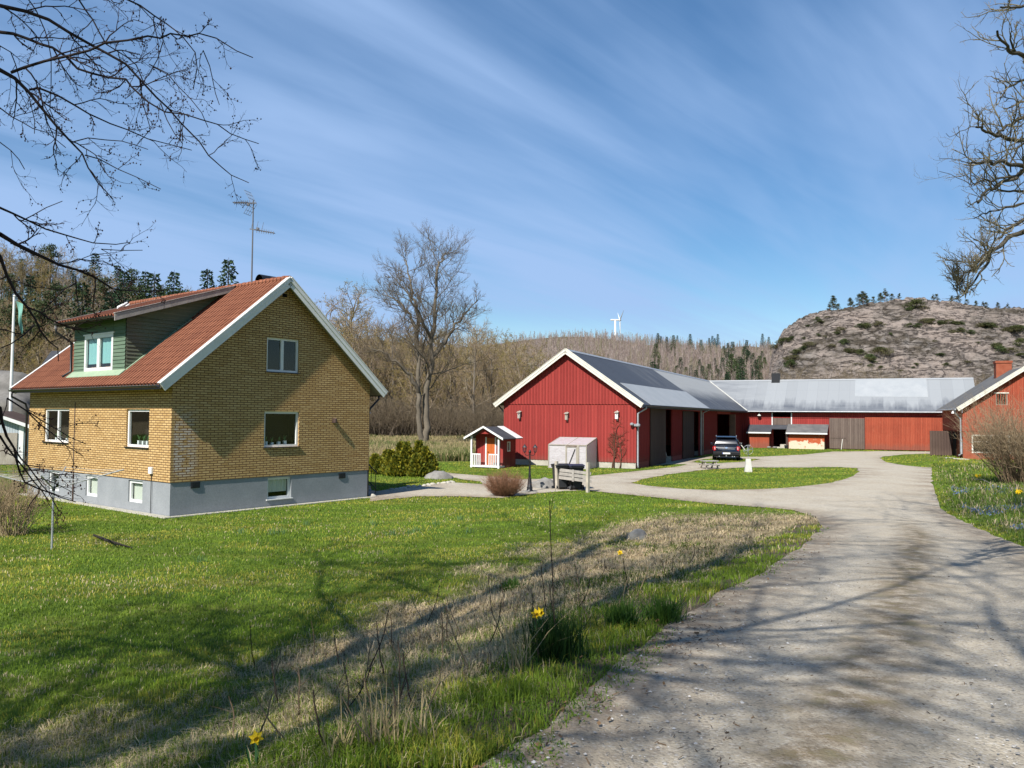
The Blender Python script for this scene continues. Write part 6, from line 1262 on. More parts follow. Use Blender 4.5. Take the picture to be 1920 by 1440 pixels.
BR2=[([c2(0,180),c2(50,320),c2(110,530),c2(160,600),c2(290,750),c2(360,800),c2(410,890),c2(470,940),c2(520,970),c2(510,1060)],4.2,4.7,.013,.003),
([c2(640,380),c2(640,480),c2(650,600),c2(690,690)],4.9,5.0,.006,.0026),([c2(640,410),c2(540,440),c2(460,520),c2(400,600),c2(350,670)],4.9,4.9,.006,.0026),([c2(290,760),c2(200,860),c2(100,940),c2(0,960)],4.5,4.3,.007,.0026),([c2(960,470),c2(1010,540),c2(1040,590)],5.2,5.3,.006,.0026),
([c3(0,110),c3(20,230),c3(40,350),c3(80,470),c3(130,580),c3(200,670),c3(260,740),c3(320,830),c3(360,890),c3(430,910),c3(580,955)],4.1,4.8,.012,.0028),([c3(0,350),c3(100,500),c3(230,690),c3(340,790),c3(430,870)],4.0,4.6,.009,.003),([c3(60,30),c3(220,130),c3(360,250),c3(450,330),c3(560,420),c3(720,500)],4.6,5.1,.007,.0026),([c3(250,150),c3(330,190),c3(450,300),c3(600,380),c3(720,420)],4.8,5.2,.006,.0026),([c3(310,850),c3(240,920),c3(210,1000)],4.5,4.5,.005,.0026)]
for path,d0,d1,r0,r1 in BR2: near.append(limb(path,d0,d1,r0*.72,r1*.9,rs,outW,1))

def todo_lead(near,outW,axisf,edge,lift,fat):
    for sm,rr in near:
        x,y,_=proj(sm[0])
        if edge(x,y):      # carry the branch on to the trunk
            s=sm[0]; a_=axisf(s[2]+lift); mid_=(s+a_)/2+np.array([0,0,.25]); outW.append(([a_,mid_,s],[rr[0]*fat*1.5,rr[0]*fat,rr[0]],1))
todo_lead(near,outW,lambda z:axis(np.clip(z-za,2.5,13)),lambda x,y:x<8 or y<8,1.2,1.5)
for sm,rr in near: twigs(sm,rr,rs,outW,.12,.14,.52,TW,.0)
DARK=[(.085,.075,.06),(.030,.024,.026),(.030,.022,.024),(.045,.026,.024),(.055,.030,.026)]
def buds(outW,frac,rmin,rmax):
    bb=np.array([p for o in outW if o[2]>=2 for p in o[0][1:]]); bb=bb[rs.permutation(len(bb))[:int(len(bb)*frac)]]; m=len(bb)
    r_=rs.uniform(rmin,rmax,m); octv=np.array([[1,0,0],[0,1,0],[-1,0,0],[0,-1,0],[0,0,1.4],[0,0,-1.2]]); BV=(bb+rs.normal(0,.003,(m,3)))[:,None]+octv[None]*r_[:,None,None]
    FQ=np.array([[0,1,4,4],[1,2,4,4],[2,3,4,4],[3,0,4,4],[1,0,5,5],[2,1,5,5],[3,2,5,5],[0,3,5,5]]); Q=BV[:,FQ].reshape(-1,4,3); return Q,np.tile(np.array([[.05,.022,.02]]),(len(Q),1))
def finish(name,base,outT,outW,cols,lb,bd=None):
    t_=thing(name,tuple(base),0,lb,'tree'); o2=outT+[([np.array(p)-base for p in o[0]],o[1],o[2]) for o in outW]
    a,b=split(o2); link(D.objects.new('trunk',woodmesh('trunk',a,(12,),cols,MT['bark'])),t_)
    if bd is not None: bd=(bd[0]-base,bd[1])
    link(D.objects.new('crown',woodmesh('crown',b,(8,6,4,4,3),cols,MT['bark'],bd)),t_); return t_
finish('overhanging_tree',base,out,outW,DARK,'dark bare tree whose drooping budding branches hang across the upper left sky',buds(outW,.24,.003,.0065))
# right tree: lichen-grey branches reaching in from the right edge
rs=np.random.RandomState(43); TB=np.array([11.6,12.6]); zb0=tz(*TB); base=np.array([TB[0],TB[1],zb0]); out=[]; grow(rs,(0,0,-.3),(-.03,.02,1),15.5,.42,0,HA_,out,inframe,base)
trunkB=out[0]; axisB=lambda z:np.array(trunkB[0])[np.argmin([abs(p[2]+zb0-z) for p in trunkB[0]])]+base
c8=lambda x,y:(1740+x*.3888,y*.3888)
RB=[([(520,1095),(463,1115),(400,1140),(350,1180),(300,1225),(250,1250),(200,1290),(170,1330),(145,1362)],10.6,9.6,.068,.012),
([(300,1225),(298,1270),(265,1330),(232,1322),(205,1360),(185,1400),(175,1425)],9.95,9.7,.030,.012),([(300,1225),(262,1260),(240,1300),(222,1310)],9.95,9.8,.03,.014),
([(520,800),(463,830),(420,845),(350,890),(300,915),(240,965)],10.9,9.7,.06,.02),([(520,815),(463,800),(400,780),(330,785),(260,785),(200,788)],10.6,9.6,.055,.018),([(205,785),(200,830),(208,890)],9.6,9.6,.014,.008),([(420,850),(330,855),(260,870),(205,890)],10.4,9.5,.03,.01),
([(520,660),(463,680),(380,672),(320,650),(270,625),(240,612)],10.8,9.6,.06,.018),([(520,540),(463,560),(400,590),(350,622),(330,650)],11.2,10.2,.05,.018),([(520,300),(463,275),(420,250),(375,245),(345,200),(330,165)],11.0,10.2,.06,.02),([(420,250),(400,210),(398,170)],10.7,10.4,.03,.012),
([(520,10),(463,30),(410,45),(365,35)],11.0,10.4,.045,.016),([(520,370),(463,385),(420,400),(380,440),(350,470)],11.3,10.6,.04,.012),([(520,1040),(463,1060),(420,1075),(370,1110),(330,1150)],10.9,10.3,.05,.02),([(520,905),(463,920),(400,940),(350,910),(320,880)],11.2,10.6,.04,.012),([(520,480),(463,490),(410,510),(370,520)],11.4,10.8,.035,.012),([(520,960),(440,985),(380,1000),(300,1030),(240,1035),(205,1040)],10.7,9.8,.03,.007),([(463,690),(400,740),(380,790),(395,830)],10.7,10.7,.025,.012),([(240,612),(200,600),(150,640),(100,665),(80,640)],9.6,9.4,.01,.004),([(200,788),(150,770),(110,765),(65,765)],9.6,9.4,.009,.004),([(205,890),(150,850),(110,840),(60,825)],9.55,9.4,.008,.004)]
near=[]; outW=[]
for path,d0,d1,r0,r1 in RB: near.append(limb([c8(*q) for q in path],d0,d1,r0*.64,r1*.7,rs,outW,1))
todo_lead(near,outW,axisB,lambda x,y:x>1925,-.8,1.3)
TR_=dict(TW); TR_['trop']=[0,0,.10,.09,.06]; TR_['rmin']=[0,0,.008,.006,.005]; TR_['wig']=[0,0,.20,.24,.25]; TR_['kids']=[0,0,5,3]; 
for sm,rr in near: twigs(sm,rr,rs,outW,.15,.3,.95,TR_,.0,.9,np.array([-.1,0,.35]))
for px_,py_ in ((140,1352),(225,1305),(172,1418),(285,1215)):      # witches' brooms
    p=at(*c8(px_,py_),9.7)
    for k in range(18 if px_<230 else 8): grow(rs,p+rs.normal(0,.03,3),(rs.normal(-.15,.4),rs.normal(0,.3),.9),rs.uniform(.15,.42),.006,2,TR_,outW)
LICH=[(.17,.155,.12),(.10,.088,.065),(.22,.195,.12),(.25,.215,.14),(.27,.225,.15)]
finish('lichen_covered_tree',base,out,outW,LICH,'grey lichen-covered bare tree reaching in from the right edge above the road')
# two roadside trees behind the camera whose shade crosses the verge and the road
SH=dict(HA_); SH['kids']=[24,11,6,4]
for k,(x,y,h,r,lb) in enumerate(((-5.0,-1.0,21,.30,'bare roadside tree directly behind the viewpoint'),(-2.4,-8.5,19,.34,'bare roadside tree farthest back behind the viewpoint'),(-8.6,-1.2,15,.30,'bare roadside tree behind the viewpoint, nearest the lawn'),(6.3,-1.6,19,.32,'bare roadside tree behind the viewpoint, on the far side of the road'))):
    rs=np.random.RandomState(60+k); out=[]; SH['kids']=[28,13,7,4] if x<-8 else [15,9,5,4]; SH['rmin']=[.3,.06,.032,.019,.013] if x<-8 else HA_['rmin']; base=np.array([x,y,tz(x,y)]); grow(rs,(0,0,-.3),(.04,.05,1),h,r,0,SH,out,inframe,base); finish('roadside_tree',base,out,[],DARK,lb)
# ------------------------------------------------------------------ grass, stalks, flowers
rs=np.random.RandomState(15)
def scatter(n,r0,r1,a0=-.66,a1=.66,power=1.0):
    r=np.exp(rs.uniform(np.log(r0),np.log(r1),n)); a=rs.uniform(a0,a1,n); return r*np.sin(a),r*np.cos(a)
MT['grass']=leaf_mat('grass_blade',.35,.55)
def blades(name,X,Y,h,w,col,lean=.45,droop=.3,kind='stuff'):
    n=len(X); Z=terr(X,Y)-.01; a=rs.uniform(0,6.28,n); la=rs.uniform(0,6.28,n); l=np.abs(rs.normal(0,lean,n))*h; b=np.stack([X,Y,Z],1); t_=np.stack([np.cos(a)*w,np.sin(a)*w,0*w],1); lv=np.stack([np.cos(la)*l,np.sin(la)*l,np.zeros(n)],1); up=np.zeros((n,3)); up[:,2]=h
    mid=b+up*.6+lv*.35; tip=b+up*(1-droop*np.clip(l/h,0,1)[:,None])+lv
    V=np.stack([b-t_,b+t_,mid+t_*.75,mid-t_*.75,tip+t_*.12,tip-t_*.12],1); Fc=(np.array([[0,1,2,3],[3,2,4,5]])[None]+6*np.arange(n)[:,None,None]).reshape(-1,4)
    C=np.repeat(col[:,None],6,1)*np.array([.75,.75,1,1,1.08,1.08])[None,:,None]
    o=link(D.objects.new(name,npmesh(name,V.reshape(-1,3),Fc,MT['grass'],C.reshape(-1,3)))); return tag(o,kind=kind)
def masks(X,Y):
    dl=polydist(X,Y,LE); return dl,dryness(X,Y),covered(X,Y)
G1,G2,YL,ST,ST2,BR_=np.array([.135,.215,.018]),np.array([.255,.35,.038]),np.array([.46,.41,.065]),np.array([.80,.65,.41]),np.array([.62,.49,.30]),np.array([.13,.095,.055])
def mixc(a,b,f): return a[None]*(1-f[:,None])+b[None]*f[:,None]
# lawn
X,Y=scatter(660000,4.2,90,-.80,.78); dl,dry,cov=masks(X,Y); fo=forestness(X,Y)
vp=fbm(X,Y,1.1,17); m=~cov&(rs.uniform(0,1,len(X))>dry*.93)&(fo<.3)&~((dl<1.5)&(dl>-.1)&(Y<26)&(rs.uniform(0,1,len(X))>np.clip((vp-.34)*3.2,.06,1))); X,Y,dl=X[m],Y[m],dl[m]; r=np.hypot(X,Y)
pat=fbm(X,Y,.35,11); pat2=fbm(X*.5+Y*.35,Y*1.2-X*.6,.55,23); f=rs.uniform(0,1,len(X)); col=mixc(G1,G2,f); yel=np.clip((pat2-.44)*5,0,1)*.85; yel=np.where(rs.uniform(0,1,len(X))<yel,1,0)*rs.uniform(.4,1,len(X)); col=col*(1-yel[:,None])+YL[None]*yel[:,None]
st=(rs.uniform(0,1,len(X))*(.4+.05*r)/(S((36-r)/14)+1e-4)<.03+.16*np.clip((pat2-.56)*6,0,1)); col[st]=ST*rs.uniform(.6,1,(st.sum(),1)); dk=fbm(X*.6+Y*.5,Y*1.5-X*.8,.9,27); col*=(.55+.9*dk)[:,None]; st=(rs.uniform(0,1,len(X))*(.5+.05*r)/(S((36-r)/14)+1e-4)<.5*np.clip((fbm(X*.7,Y*1.6,1.3,33)-.64)*8,0,1)); col[st]=ST*rs.uniform(.55,.9,(st.sum(),1))
verge=S((1.6-np.abs(dl))/1.2)*(Y<26); st0=None; h=(.035+.035*pat+.018*rs.uniform(0,1,len(X)))*(1+.0*r)+verge*.03*rs.uniform(.3,1.2,len(X))+.05*(r<11)*S((6.5-dl)/3)*rs.uniform(0,1,len(X))
rightv=S((-polydist(X,Y,RE)-.2)/2); h=h+rightv*.14*rs.uniform(.2,1,len(X)); w=np.maximum(.0028,r*.00042)*rs.uniform(.7,1.3,len(X))
blades('lawn_grass',X,Y,h,w,col,.55,.35)
# dry bank and rough
X,Y=scatter(420000,3.6,32,-.70,.62); dl,dry,cov=masks(X,Y); pat=fbm(X,Y,.6,31); m=~cov&(Y<29)&(rs.uniform(0,1,len(X))<dry*(.25+.95*pat)*.8)&(dl>.1); X,Y,dl,pat=X[m],Y[m],dl[m],pat[m]; r=np.hypot(X,Y)
pg=fbm(X,Y,.45,41); f=rs.uniform(0,1,len(X)); col=mixc(ST,ST2,f); br=rs.uniform(0,1,len(X))<.18; col[br]=BR_*rs.uniform(.5,1.2,(br.sum(),1)); gsel=rs.uniform(0,1,len(X))<np.clip((pg-.50)*4.5,.05,.85); col[gsel]=(G1*.65)[None]*rs.uniform(.6,1.5,(gsel.sum(),1)); col*=(.7+.5*pat)[:,None]
h=np.where(gsel,rs.uniform(.06,.20,len(X)),rs.uniform(.05,.20,len(X)))*(.45+.9*pat)*S((6.6-dl)/2+.35); w=np.maximum(.0022,r*.00036)*rs.uniform(.6,1.4,len(X))
blades('dry_grass',X,Y,h*.85,w,col,1.05,.62)
X,Y=scatter(300000,3.8,32,-.70,.62); dl,dry,cov=masks(X,Y); pat=fbm(X,Y,.7,37); m=~cov&(Y<29)&(rs.uniform(0,1,len(X))<dry*np.clip((pat-.30)*3,0,1)*.8)&(dl>.15); X,Y=X[m],Y[m]; r=np.hypot(X,Y); blades('straw_thatch',X,Y,rs.uniform(.05,.10,len(X)),np.maximum(.0025,r*.00042),mixc(np.array([.80,.66,.43]),np.array([.60,.46,.27]),rs.uniform(0,1,len(X))),2.2,.75)
# lush weeds right along the wheel track
X,Y=scatter(150000,3.4,27,-.45,.62); dl,dry,cov=masks(X,Y); pat=fbm(X,Y,.9,51); m=(dl>-.12-.35*np.clip((pat-.5)*4,0,1))&(dl<.95)&(Y<26)&(rs.uniform(0,1,len(X))<np.clip((pat-.42)*4,0,1)*.8); X,Y,dl=X[m],Y[m],dl[m]; r=np.hypot(X,Y)
h=rs.uniform(.025,.085,len(X))*S((dl+.6)/.6); w=np.maximum(.004,r*.0005)*rs.uniform(.7,1.6,len(X)); blades('verge_weeds',X,Y,h,w,mixc(np.array([.085,.16,.016]),np.array([.20,.31,.04]),rs.uniform(0,1,len(X))),.95,.6)
# moss and weeds along the worn middle of the road, litter on its edges
X,Y=scatter(260000,3.4,26,-.1,.62); dcl=np.abs(polydist(X,Y,cl)); pat=fbm(X,Y,1.4,57); m=on_road(X,Y)&(dcl<.42)&(rs.uniform(0,1,len(X))<np.clip((pat-.56)*6,0,1)*(1-dcl/.45)); X,Y=X[m],Y[m]; r=np.hypot(X,Y)
blades('road_moss',X,Y,rs.uniform(.008,.035,len(X)),np.maximum(.003,r*.0004),mixc(np.array([.13,.15,.025]),np.array([.26,.22,.10]),rs.uniform(0,1,len(X))),.9,.6)
X,Y=scatter(120000,3.4,24,-.12,.62); dcl=np.abs(polydist(X,Y,cl)); dle=polydist(X,Y,LE); pat=fbm(X,Y,1.1,58); pr_b=np.maximum(np.exp(-(dle/.55)**2),.8*np.exp(-(dcl/.4)**2))*np.clip((pat-.42)*4,0,1)+.012; m=on_road(X,Y)&(rs.uniform(0,1,len(X))<pr_b*.33); X,Y=X[m],Y[m]; n=len(X); a=rs.uniform(0,6.28,n); l=rs.uniform(.006,.026,n); w=rs.uniform(.0016,.005,n); c_=np.stack([X,Y,terr(X,Y)+.020+.012*rs.uniform(0,1,n)],1); u=np.stack([np.cos(a)*l,np.sin(a)*l,rs.normal(0,.004,n)],1); v=np.stack([-np.sin(a)*w,np.cos(a)*w,rs.normal(0,.002,n)],1); Q=np.stack([c_-u-v,c_+u-v,c_+u+v,c_-u+v],1)
o=link(D.objects.new('road_litter',npmesh('road_litter',Q.reshape(-1,3),np.arange(n*4).reshape(-1,4),MT['grass'],np.repeat(np.array([.13,.09,.055])[None]*rs.uniform(.4,1.8,(n,1)),4,0)))); tag(o,kind='stuff')
# straw meadow behind
X,Y=scatter(150000,50,128,-.30,.06); fo=forestness(X,Y); dry=dryness(X,Y); m=(dry>.35)&~covered(X,Y)&(fo<.75); X,Y=X[m],Y[m]; r=np.hypot(X,Y); pat=fbm(X,Y,.12,61)
col=mixc(np.array([.46,.37,.20]),np.array([.30,.25,.12]),rs.uniform(0,1,len(X))); g=rs.uniform(0,1,len(X))<np.clip((pat-.45)*3,.05,.6); col[g]=np.array([.16,.19,.06]); blades('meadow_straw',X,Y,rs.uniform(.25,.75,len(X))*(.5+pat),r*.0006,col,.5,.3)
# grass on the right-hand bank, longer
X,Y=scatter(150000,5,62,.42,.95); dr=-polydist(X,Y,RE); m=(dr>.15)&~covered(X,Y)&(Y<60); X,Y,dr=X[m],Y[m],dr[m]; r=np.hypot(X,Y); pat=fbm(X,Y,.5,71); col=mixc(np.array([.075,.15,.02]),np.array([.17,.22,.05]),rs.uniform(0,1,len(X))); s_=rs.uniform(0,1,len(X))<.08+.35*np.clip((pat-.5)*4,0,1); col[s_]=ST*rs.uniform(.45,.8,(s_.sum(),1)); blades('bank_grass',X,Y,rs.uniform(.08,.32,len(X))*S(dr/1.5+.25)*(.5+pat),r*.00045,col,.7,.5)
# blue squill carpets on the right bank
X,Y=scatter(60000,15,40,.46,.68); dr=-polydist(X,Y,RE); pat=fbm(X,Y*1.6,.45,81); m=(dr>.6)&(dr<8)&(Y<38)&(pat>.58)&(rs.uniform(0,1,len(X))<.5); X,Y=X[m],Y[m]; Z=terr(X,Y)+rs.uniform(.10,.22,len(X)); c_=np.stack([X,Y,Z],1); Q=leafquads(rs,c_,rs.uniform(.025,.05,len(X))*1.3); o=link(D.objects.new('blue_flowers',npmesh('blue_flowers',Q.reshape(-1,3),np.arange(len(Q)*4).reshape(-1,4),MT['grass'],np.repeat(np.array([[.15,.21,.40]])*rs.uniform(.7,1.3,(len(Q),1)),4,0)))); tag(o,kind='stuff')
# fallen leaves on the verge
X,Y=scatter(30000,3.5,20,-.4,.6); dl=polydist(X,Y,LE); m=(dl>-.5)&(dl<3.5)&(rs.uniform(0,1,len(X))<.05*np.exp(-((dl-.5)/1.6)**2)); X,Y=X[m],Y[m]; c_=np.stack([X,Y,terr(X,Y)+.03],1); a=rs.uniform(0,6.28,len(X)); s=rs.uniform(.012,.026,len(X))[:,None]; u=np.stack([np.cos(a),np.sin(a),rs.normal(0,.35,len(X))],1); v=np.stack([-np.sin(a),np.cos(a),rs.normal(0,.35,len(X))],1); Q=np.stack([c_-u*s,c_-v*s*.6,c_+u*s,c_+v*s*.6],1); o=link(D.objects.new('fallen_leaves',npmesh('fallen_leaves',Q.reshape(-1,3),np.arange(len(Q)*4).reshape(-1,4),MT['grass'],np.repeat(np.array([[.30,.19,.10]])*rs.uniform(.5,1.3,(len(Q),1)),4,0)))); tag(o,kind='stuff')
# dead stalks standing on the bank
prot=[]
for k in range(6):
    q=np.random.RandomState(90+k); out=[]; P=dict(seg=[6,3],wig=[.06,.12],trop=[.03,.05],taper=[.55,.5],kids=[3 if k%2 else 1,0],start=[.35,0],ang=[30,0],ratio=[.35,0],fall=[.3,0],rmin=[.004,.003],rr=[.6,0]); grow(q,(0,0,-.05),(q.normal(0,.14),q.normal(0,.14),1),1.0,.0075,0,P,out); prot.append(woodmesh('dead_stalk',out,(5,4),[[(.045,.033,.026),(.05,.037,.028)],[(.30,.23,.14),(.32,.25,.15)],[(.12,.085,.055),(.13,.09,.06)]][k%3],MT['bark']))
SP=[(925,1160,.62),(958,1172,.60),(945,1150,.5),(790,1185,.66),(800,1170,.5),(838,1210,.48),(1045,1200,.55),(1040,1080,.5),(1088,1140,.58),(1075,1150,.4),(1112,1165,.5),(1000,1180,.45),(1180,1110,.45),(1195,1115,.45),(1230,1048,.55),(1170,1128,.3),(885,1255,.6),(830,1240,.5),(720,1265,.5),(662,1330,.55),(655,1362,.45),(640,1340,.4),(548,1395,.42),(560,1350,.4),(478,1250,.55),(505,1290,.5),(590,1240,.5),(680,1270,.62),(760,1245,.5),(750,1310,.45),(775,1330,.4),(790,1350,.42),(700,1400,.38),(690,1395,.36),(720,1408,.38),(742,1395,.35),(610,1405,.35),(470,1405,.4),(440,1390,.3),(905,1225,.5),(960,1215,.45),(1010,1240,.4),(1025,1150,.7),(1150,1150,.4),(1250,1090,.35),(1290,1060,.35),(870,1195,.55),(735,1220,.45),(640,1260,.4),(975,1130,.4),(1060,1110,.42),(1120,1090,.35),(1215,1080,.3),(1335,1040,.3),(525,1330,.45),(620,1310,.38)]
for k,(px,py,hh) in enumerate(SP):
    g=hit(px,py,80,2)
    if g is None: continue
    o=link(D.objects.new('dead_stalk',prot[k%6])); o.location=g; o.rotation_euler=(0,0,k*2.1); o.scale=(1,1,hh); tag(o,'thin dead stalk standing upright in the rough dry grass of the bank','stalk','dead stalks on the bank')
o=link(D.objects.new('tall_sapling',prot[0])); o.location=hit(1043,1210,80,2); o.scale=(.9,.9,1.4); tag(o,'tallest thin dark sapling standing up from the dry bank','sapling')
# straw tufts by the lower edge, rush tussock, daffodil clumps
def tuft(name,px,py,n,h,c0,c1,lb,cat,spread=.05,lean=.35,w=.004):
    g=hit(px,py,80,2); X=g[0]+rs.normal(0,spread,n); Y=g[1]+rs.normal(0,spread,n); a=rs.uniform(0,6.28,n); hh=h*rs.uniform(.5,1.1,n); l=np.abs(rs.normal(0,lean,n))*hh; b=np.stack([X-g[0],Y-g[1],terr(X,Y)-g[2]-.02],1); tip=b+np.stack([np.cos(a)*l,np.sin(a)*l,hh],1); mid=(b+tip)/2+np.array([0,0,1])*(hh*.12)[:,None]; pa=rs.uniform(0,6.28,n); t_=np.stack([np.cos(pa),np.sin(pa),0*pa],1)*w
    V=np.stack([b-t_,b+t_,mid+t_,mid-t_,tip+t_*.2,tip-t_*.2],1); Fc=(np.array([[0,1,2,3],[3,2,4,5]])[None]+6*np.arange(n)[:,None,None]).reshape(-1,4); col=mixc(np.array(c0),np.array(c1),rs.uniform(0,1,n)); o=link(D.objects.new(name,npmesh(name,V.reshape(-1,3),Fc,MT['grass'],np.repeat(col,6,0)))); o.location=g
    return tag(o,lb,cat)
for px,py,n,h,lb in ((720,1405,40,.42,'pale broken straw tuft at the lower edge, beside the green weeds'),(640,1415,26,.32,'small straw tuft left of the taller straw tuft at the lower edge'),(790,1395,22,.3,'thin straw tuft leaning over the verge near the gravel'),(975,1255,24,.5,'long bent straw stems leaning in the middle of the bank')): tuft('straw_tuft',px,py,n,h,(.50,.40,.22),(.38,.29,.15),lb,'grass tuft',.05,.5)
tuft('rush_tussock',1040,1235,420,.42,(.020,.055,.012),(.05,.10,.02),'dark green rush tussock at the road edge beneath the tall sapling','tussock',.10,.40,.004)
for px,py,n,h,lb in ((1165,1178,260,.3,'green grass tussock on the road edge right of the rushes'),(1245,1165,300,.28,'bright green grass tussock where the verge meets the gravel'),(960,1105,200,.22,'blue-green leaf clump at the foot of the lawn')): tuft('grass_tussock',px,py,n,h,(.035,.09,.014),(.08,.16,.022),lb,'tussock',.085,.6,.005)
for k,(px,py) in enumerate([(765,1002),(780,996),(735,1004),(862,975),(700,985),(880,1000),(995,955),(1040,955),(1062,958),(375,1055),(450,1000),(510,1003),(530,1000),(575,985),(815,985)]):
    tuft('bulb_leaves',px,py,16,.20,(.11,.19,.06),(.15,.25,.10),'small clump of upright bulb leaves growing in the mown lawn','leaf clump',.07,.3,.009)['group']='bulb leaf clumps in the lawn'
MT['daff']=plain('daffodil_petal',(.80,.56,.02),.5,.3); MT['daffleaf']=plain('daffodil_leaf',(.05,.13,.04),.6)
def daffodil(px,py,h,yaw,lb,n=1,s=1.0):
    g=hit(px,py,90,2); o=thing('daffodil',g,yaw,lb,'flower'); q=random.Random(int(px)); st_=MB(); fl=MB(); lf=MB()
    for i in range(n):
        x,y=(q.uniform(-.12,.12),q.uniform(-.12,.12)) if n>1 else (0,0); hh=h*q.uniform(.8,1.05); top=Vector((x,y-.02,hh)); st_.tube([(x,y,-.03),(x+.01,y,hh*.6),top],[.0045,.004,.0035],5); f=Vector((q.uniform(-.4,.4),-1,.05)).normalized(); u=f.orthogonal().normalized(); v=f.cross(u); c=top+f*.02
        for k in range(6):
            a=math.pi*k/3; d=u*math.cos(a)+v*math.sin(a); e=u*math.cos(a+1.57)+v*math.sin(a+1.57); fl.quad([c,c+d*.022*s+e*.013*s,c+d*.045*s-f*.006,c+d*.022*s-e*.013*s])
        for k in range(8):
            a,b=math.pi*k/4,math.pi*(k+1)/4; r0,r1=.009*s,.015*s; P=lambda t,r,z:c+(u*math.cos(t)+v*math.sin(t))*r+f*z; fl.quad([P(a,r0,0),P(b,r0,0),P(b,r1,.03*s),P(a,r1,.03*s)])
        for k in range(3):
            a=q.uniform(0,6.28); d=Vector((math.cos(a),math.sin(a),0)); e=Vector((-d.y,d.x,0))*.006; t=Vector((x,y,-.02))+d*.02; lf.quad([t-e,t+e,t+d*.05+e+Vector((0,0,hh*.85)),t+d*.05-e+Vector((0,0,hh*.85))])
    st_.build('stem',MT['daffleaf'],o); fl.build('flower_head',MT['daff'],o); lf.build('leaf',MT['daffleaf'],o)
daffodil(480,1452,.24,.1,'single yellow daffodil at the lower edge of the picture'); daffodil(1018,1195,.24,.3,'pair of yellow daffodils among the stalks above the rush tussock',2,1.3); daffodil(1163,1052,.22,-.2,'lone yellow daffodil high on the straw bank below the pale rock',1,1.5)
daffodil(1832,902,.28,0,'yellow daffodil clump at the foot of the tan bush, nearest the outbuilding',4,1.9); daffodil(1909,935,.3,.4,'yellow daffodil clump at the right edge below the tan bush',7,2.0)
# ------------------------------------------------------------------ sun and sky
SAZ,SEL=R_(28.6),R_(44.0)       # direction the light travels (clockwise from +Y) and its height
dvec=Vector((math.sin(SAZ)*math.cos(SEL),math.cos(SAZ)*math.cos(SEL),-math.sin(SEL)))
sun=link(D.objects.new('sun',D.lights.new('sun','SUN'))); sun.data.energy=SUNE; sun.data.angle=R_(.55); sun.data.color=(1,.955,.885); sun.rotation_euler=dvec.to_track_quat('-Z','Y').to_euler(); sun.location=(-30,-60,60)
wd=D.worlds.new('World'); SC.world=wd; wd.use_nodes=True; nt=wd.node_tree; nt.nodes.clear()
N=lambda t,**k:(lambda x:([setattr(x,a,b) for a,b in k.items()],x)[1])(nt.nodes.new(t)); Lk=nt.links.new
sky=N('ShaderNodeTexSky',sky_type='NISHITA',sun_disc=False,sun_elevation=SEL,sun_rotation=SAZ+math.pi,air_density=1.0,dust_density=.3,ozone_density=2.0,altitude=50)
tc=N('ShaderNodeTexCoord'); sx=N('ShaderNodeSeparateXYZ'); Lk(tc.outputs['Generated'],sx.inputs[0])
def M_(op,a,b=None,c=None):
    x=N('ShaderNodeMath',operation=op)
    for i,v in enumerate((a,b,c)):
        if v is None: continue
        if hasattr(v,'is_output'): Lk(v,x.inputs[i])
        else: x.inputs[i].default_value=v
    return x.outputs[0]
def MR(v,a,b,c=0.,d=1.):
    x=N('ShaderNodeMapRange',interpolation_type='SMOOTHSTEP'); Lk(v,x.inputs[0]); x.inputs[1].default_value=a; x.inputs[2].default_value=b; x.inputs[3].default_value=c; x.inputs[4].default_value=d; return x.outputs[0]
zz=M_('ADD',M_('MAXIMUM',sx.outputs[2],0.),.10); pv=N('ShaderNodeCombineXYZ'); Lk(M_('DIVIDE',sx.outputs[0],zz),pv.inputs[0]); Lk(M_('DIVIDE',sx.outputs[1],zz),pv.inputs[1])
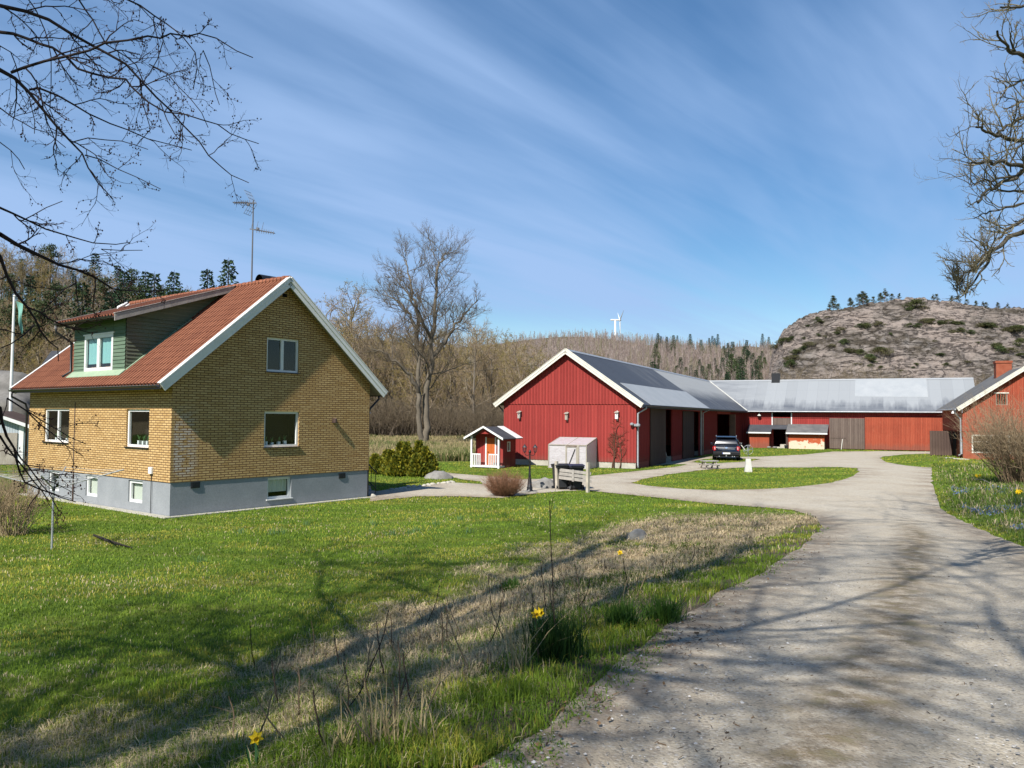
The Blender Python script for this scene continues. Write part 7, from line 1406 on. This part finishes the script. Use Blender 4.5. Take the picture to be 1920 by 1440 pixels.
def cl(rot,scale,ns,det,dist,loc=(0,0,0)):
    r=N('ShaderNodeVectorRotate',rotation_type='Z_AXIS'); Lk(pv.outputs[0],r.inputs[0]); r.inputs['Angle'].default_value=rot
    m=N('ShaderNodeMapping'); Lk(r.outputs[0],m.inputs[0]); m.inputs['Scale'].default_value=scale; m.inputs['Location'].default_value=loc
    n=N('ShaderNodeTexNoise'); Lk(m.outputs[0],n.inputs['Vector']); n.inputs['Scale'].default_value=ns; n.inputs['Detail'].default_value=det; n.inputs['Roughness'].default_value=.55; n.inputs['Distortion'].default_value=dist; return n.outputs['Fac']
ang=R_(38)
a=cl(ang,(1.5,.26,1),.9,5,.5,(3.1,.7,0)); b=cl(ang+.12,(4.2,.5,1),1.0,7,.9,(1.2,5.0,0)); c=cl(0,(.5,.4,1),.8,3,.3,(9,2,0))
den=M_('ADD',M_('MULTIPLY',a,.62),M_('ADD',M_('MULTIPLY',b,.13),M_('MULTIPLY',c,.36))); fac=M_('MULTIPLY',MR(den,.40,.72),CLOUD)
lowf=MR(sx.outputs[2],.30,.0,0,.38); fac=M_('MINIMUM',M_('ADD',fac,M_('MULTIPLY',lowf,MR(den,.40,.62,.25,1))),.9)
fac=M_('MULTIPLY',fac,M_('MULTIPLY',MR(sx.outputs[1],-.15,.35),MR(sx.outputs[2],.9,.5)))
hs=N('ShaderNodeHueSaturation'); hs.inputs['Saturation'].default_value=1.32; Lk(sky.outputs[0],hs.inputs['Color']); b1=N('ShaderNodeBackground'); Lk(hs.outputs[0],b1.inputs[0]); b1.inputs[1].default_value=SKYE
b2=N('ShaderNodeBackground'); b2.inputs[0].default_value=(*CLOUDC,1); b2.inputs[1].default_value=1
mx=N('ShaderNodeMixShader'); Lk(fac,mx.inputs[0]); Lk(b1.outputs[0],mx.inputs[1]); Lk(b2.outputs[0],mx.inputs[2]); ow=N('ShaderNodeOutputWorld'); Lk(mx.outputs[0],ow.inputs[0])
vs=SC.view_settings; vs.view_transform='Standard'; vs.look='None'; vs.exposure=EXPO; vs.gamma=1; vs.use_curve_mapping=False
SC.render.engine='CYCLES'; SC.cycles.max_bounces=8; SC.cycles.transparent_max_bounces=24; SC.cycles.use_denoising=True
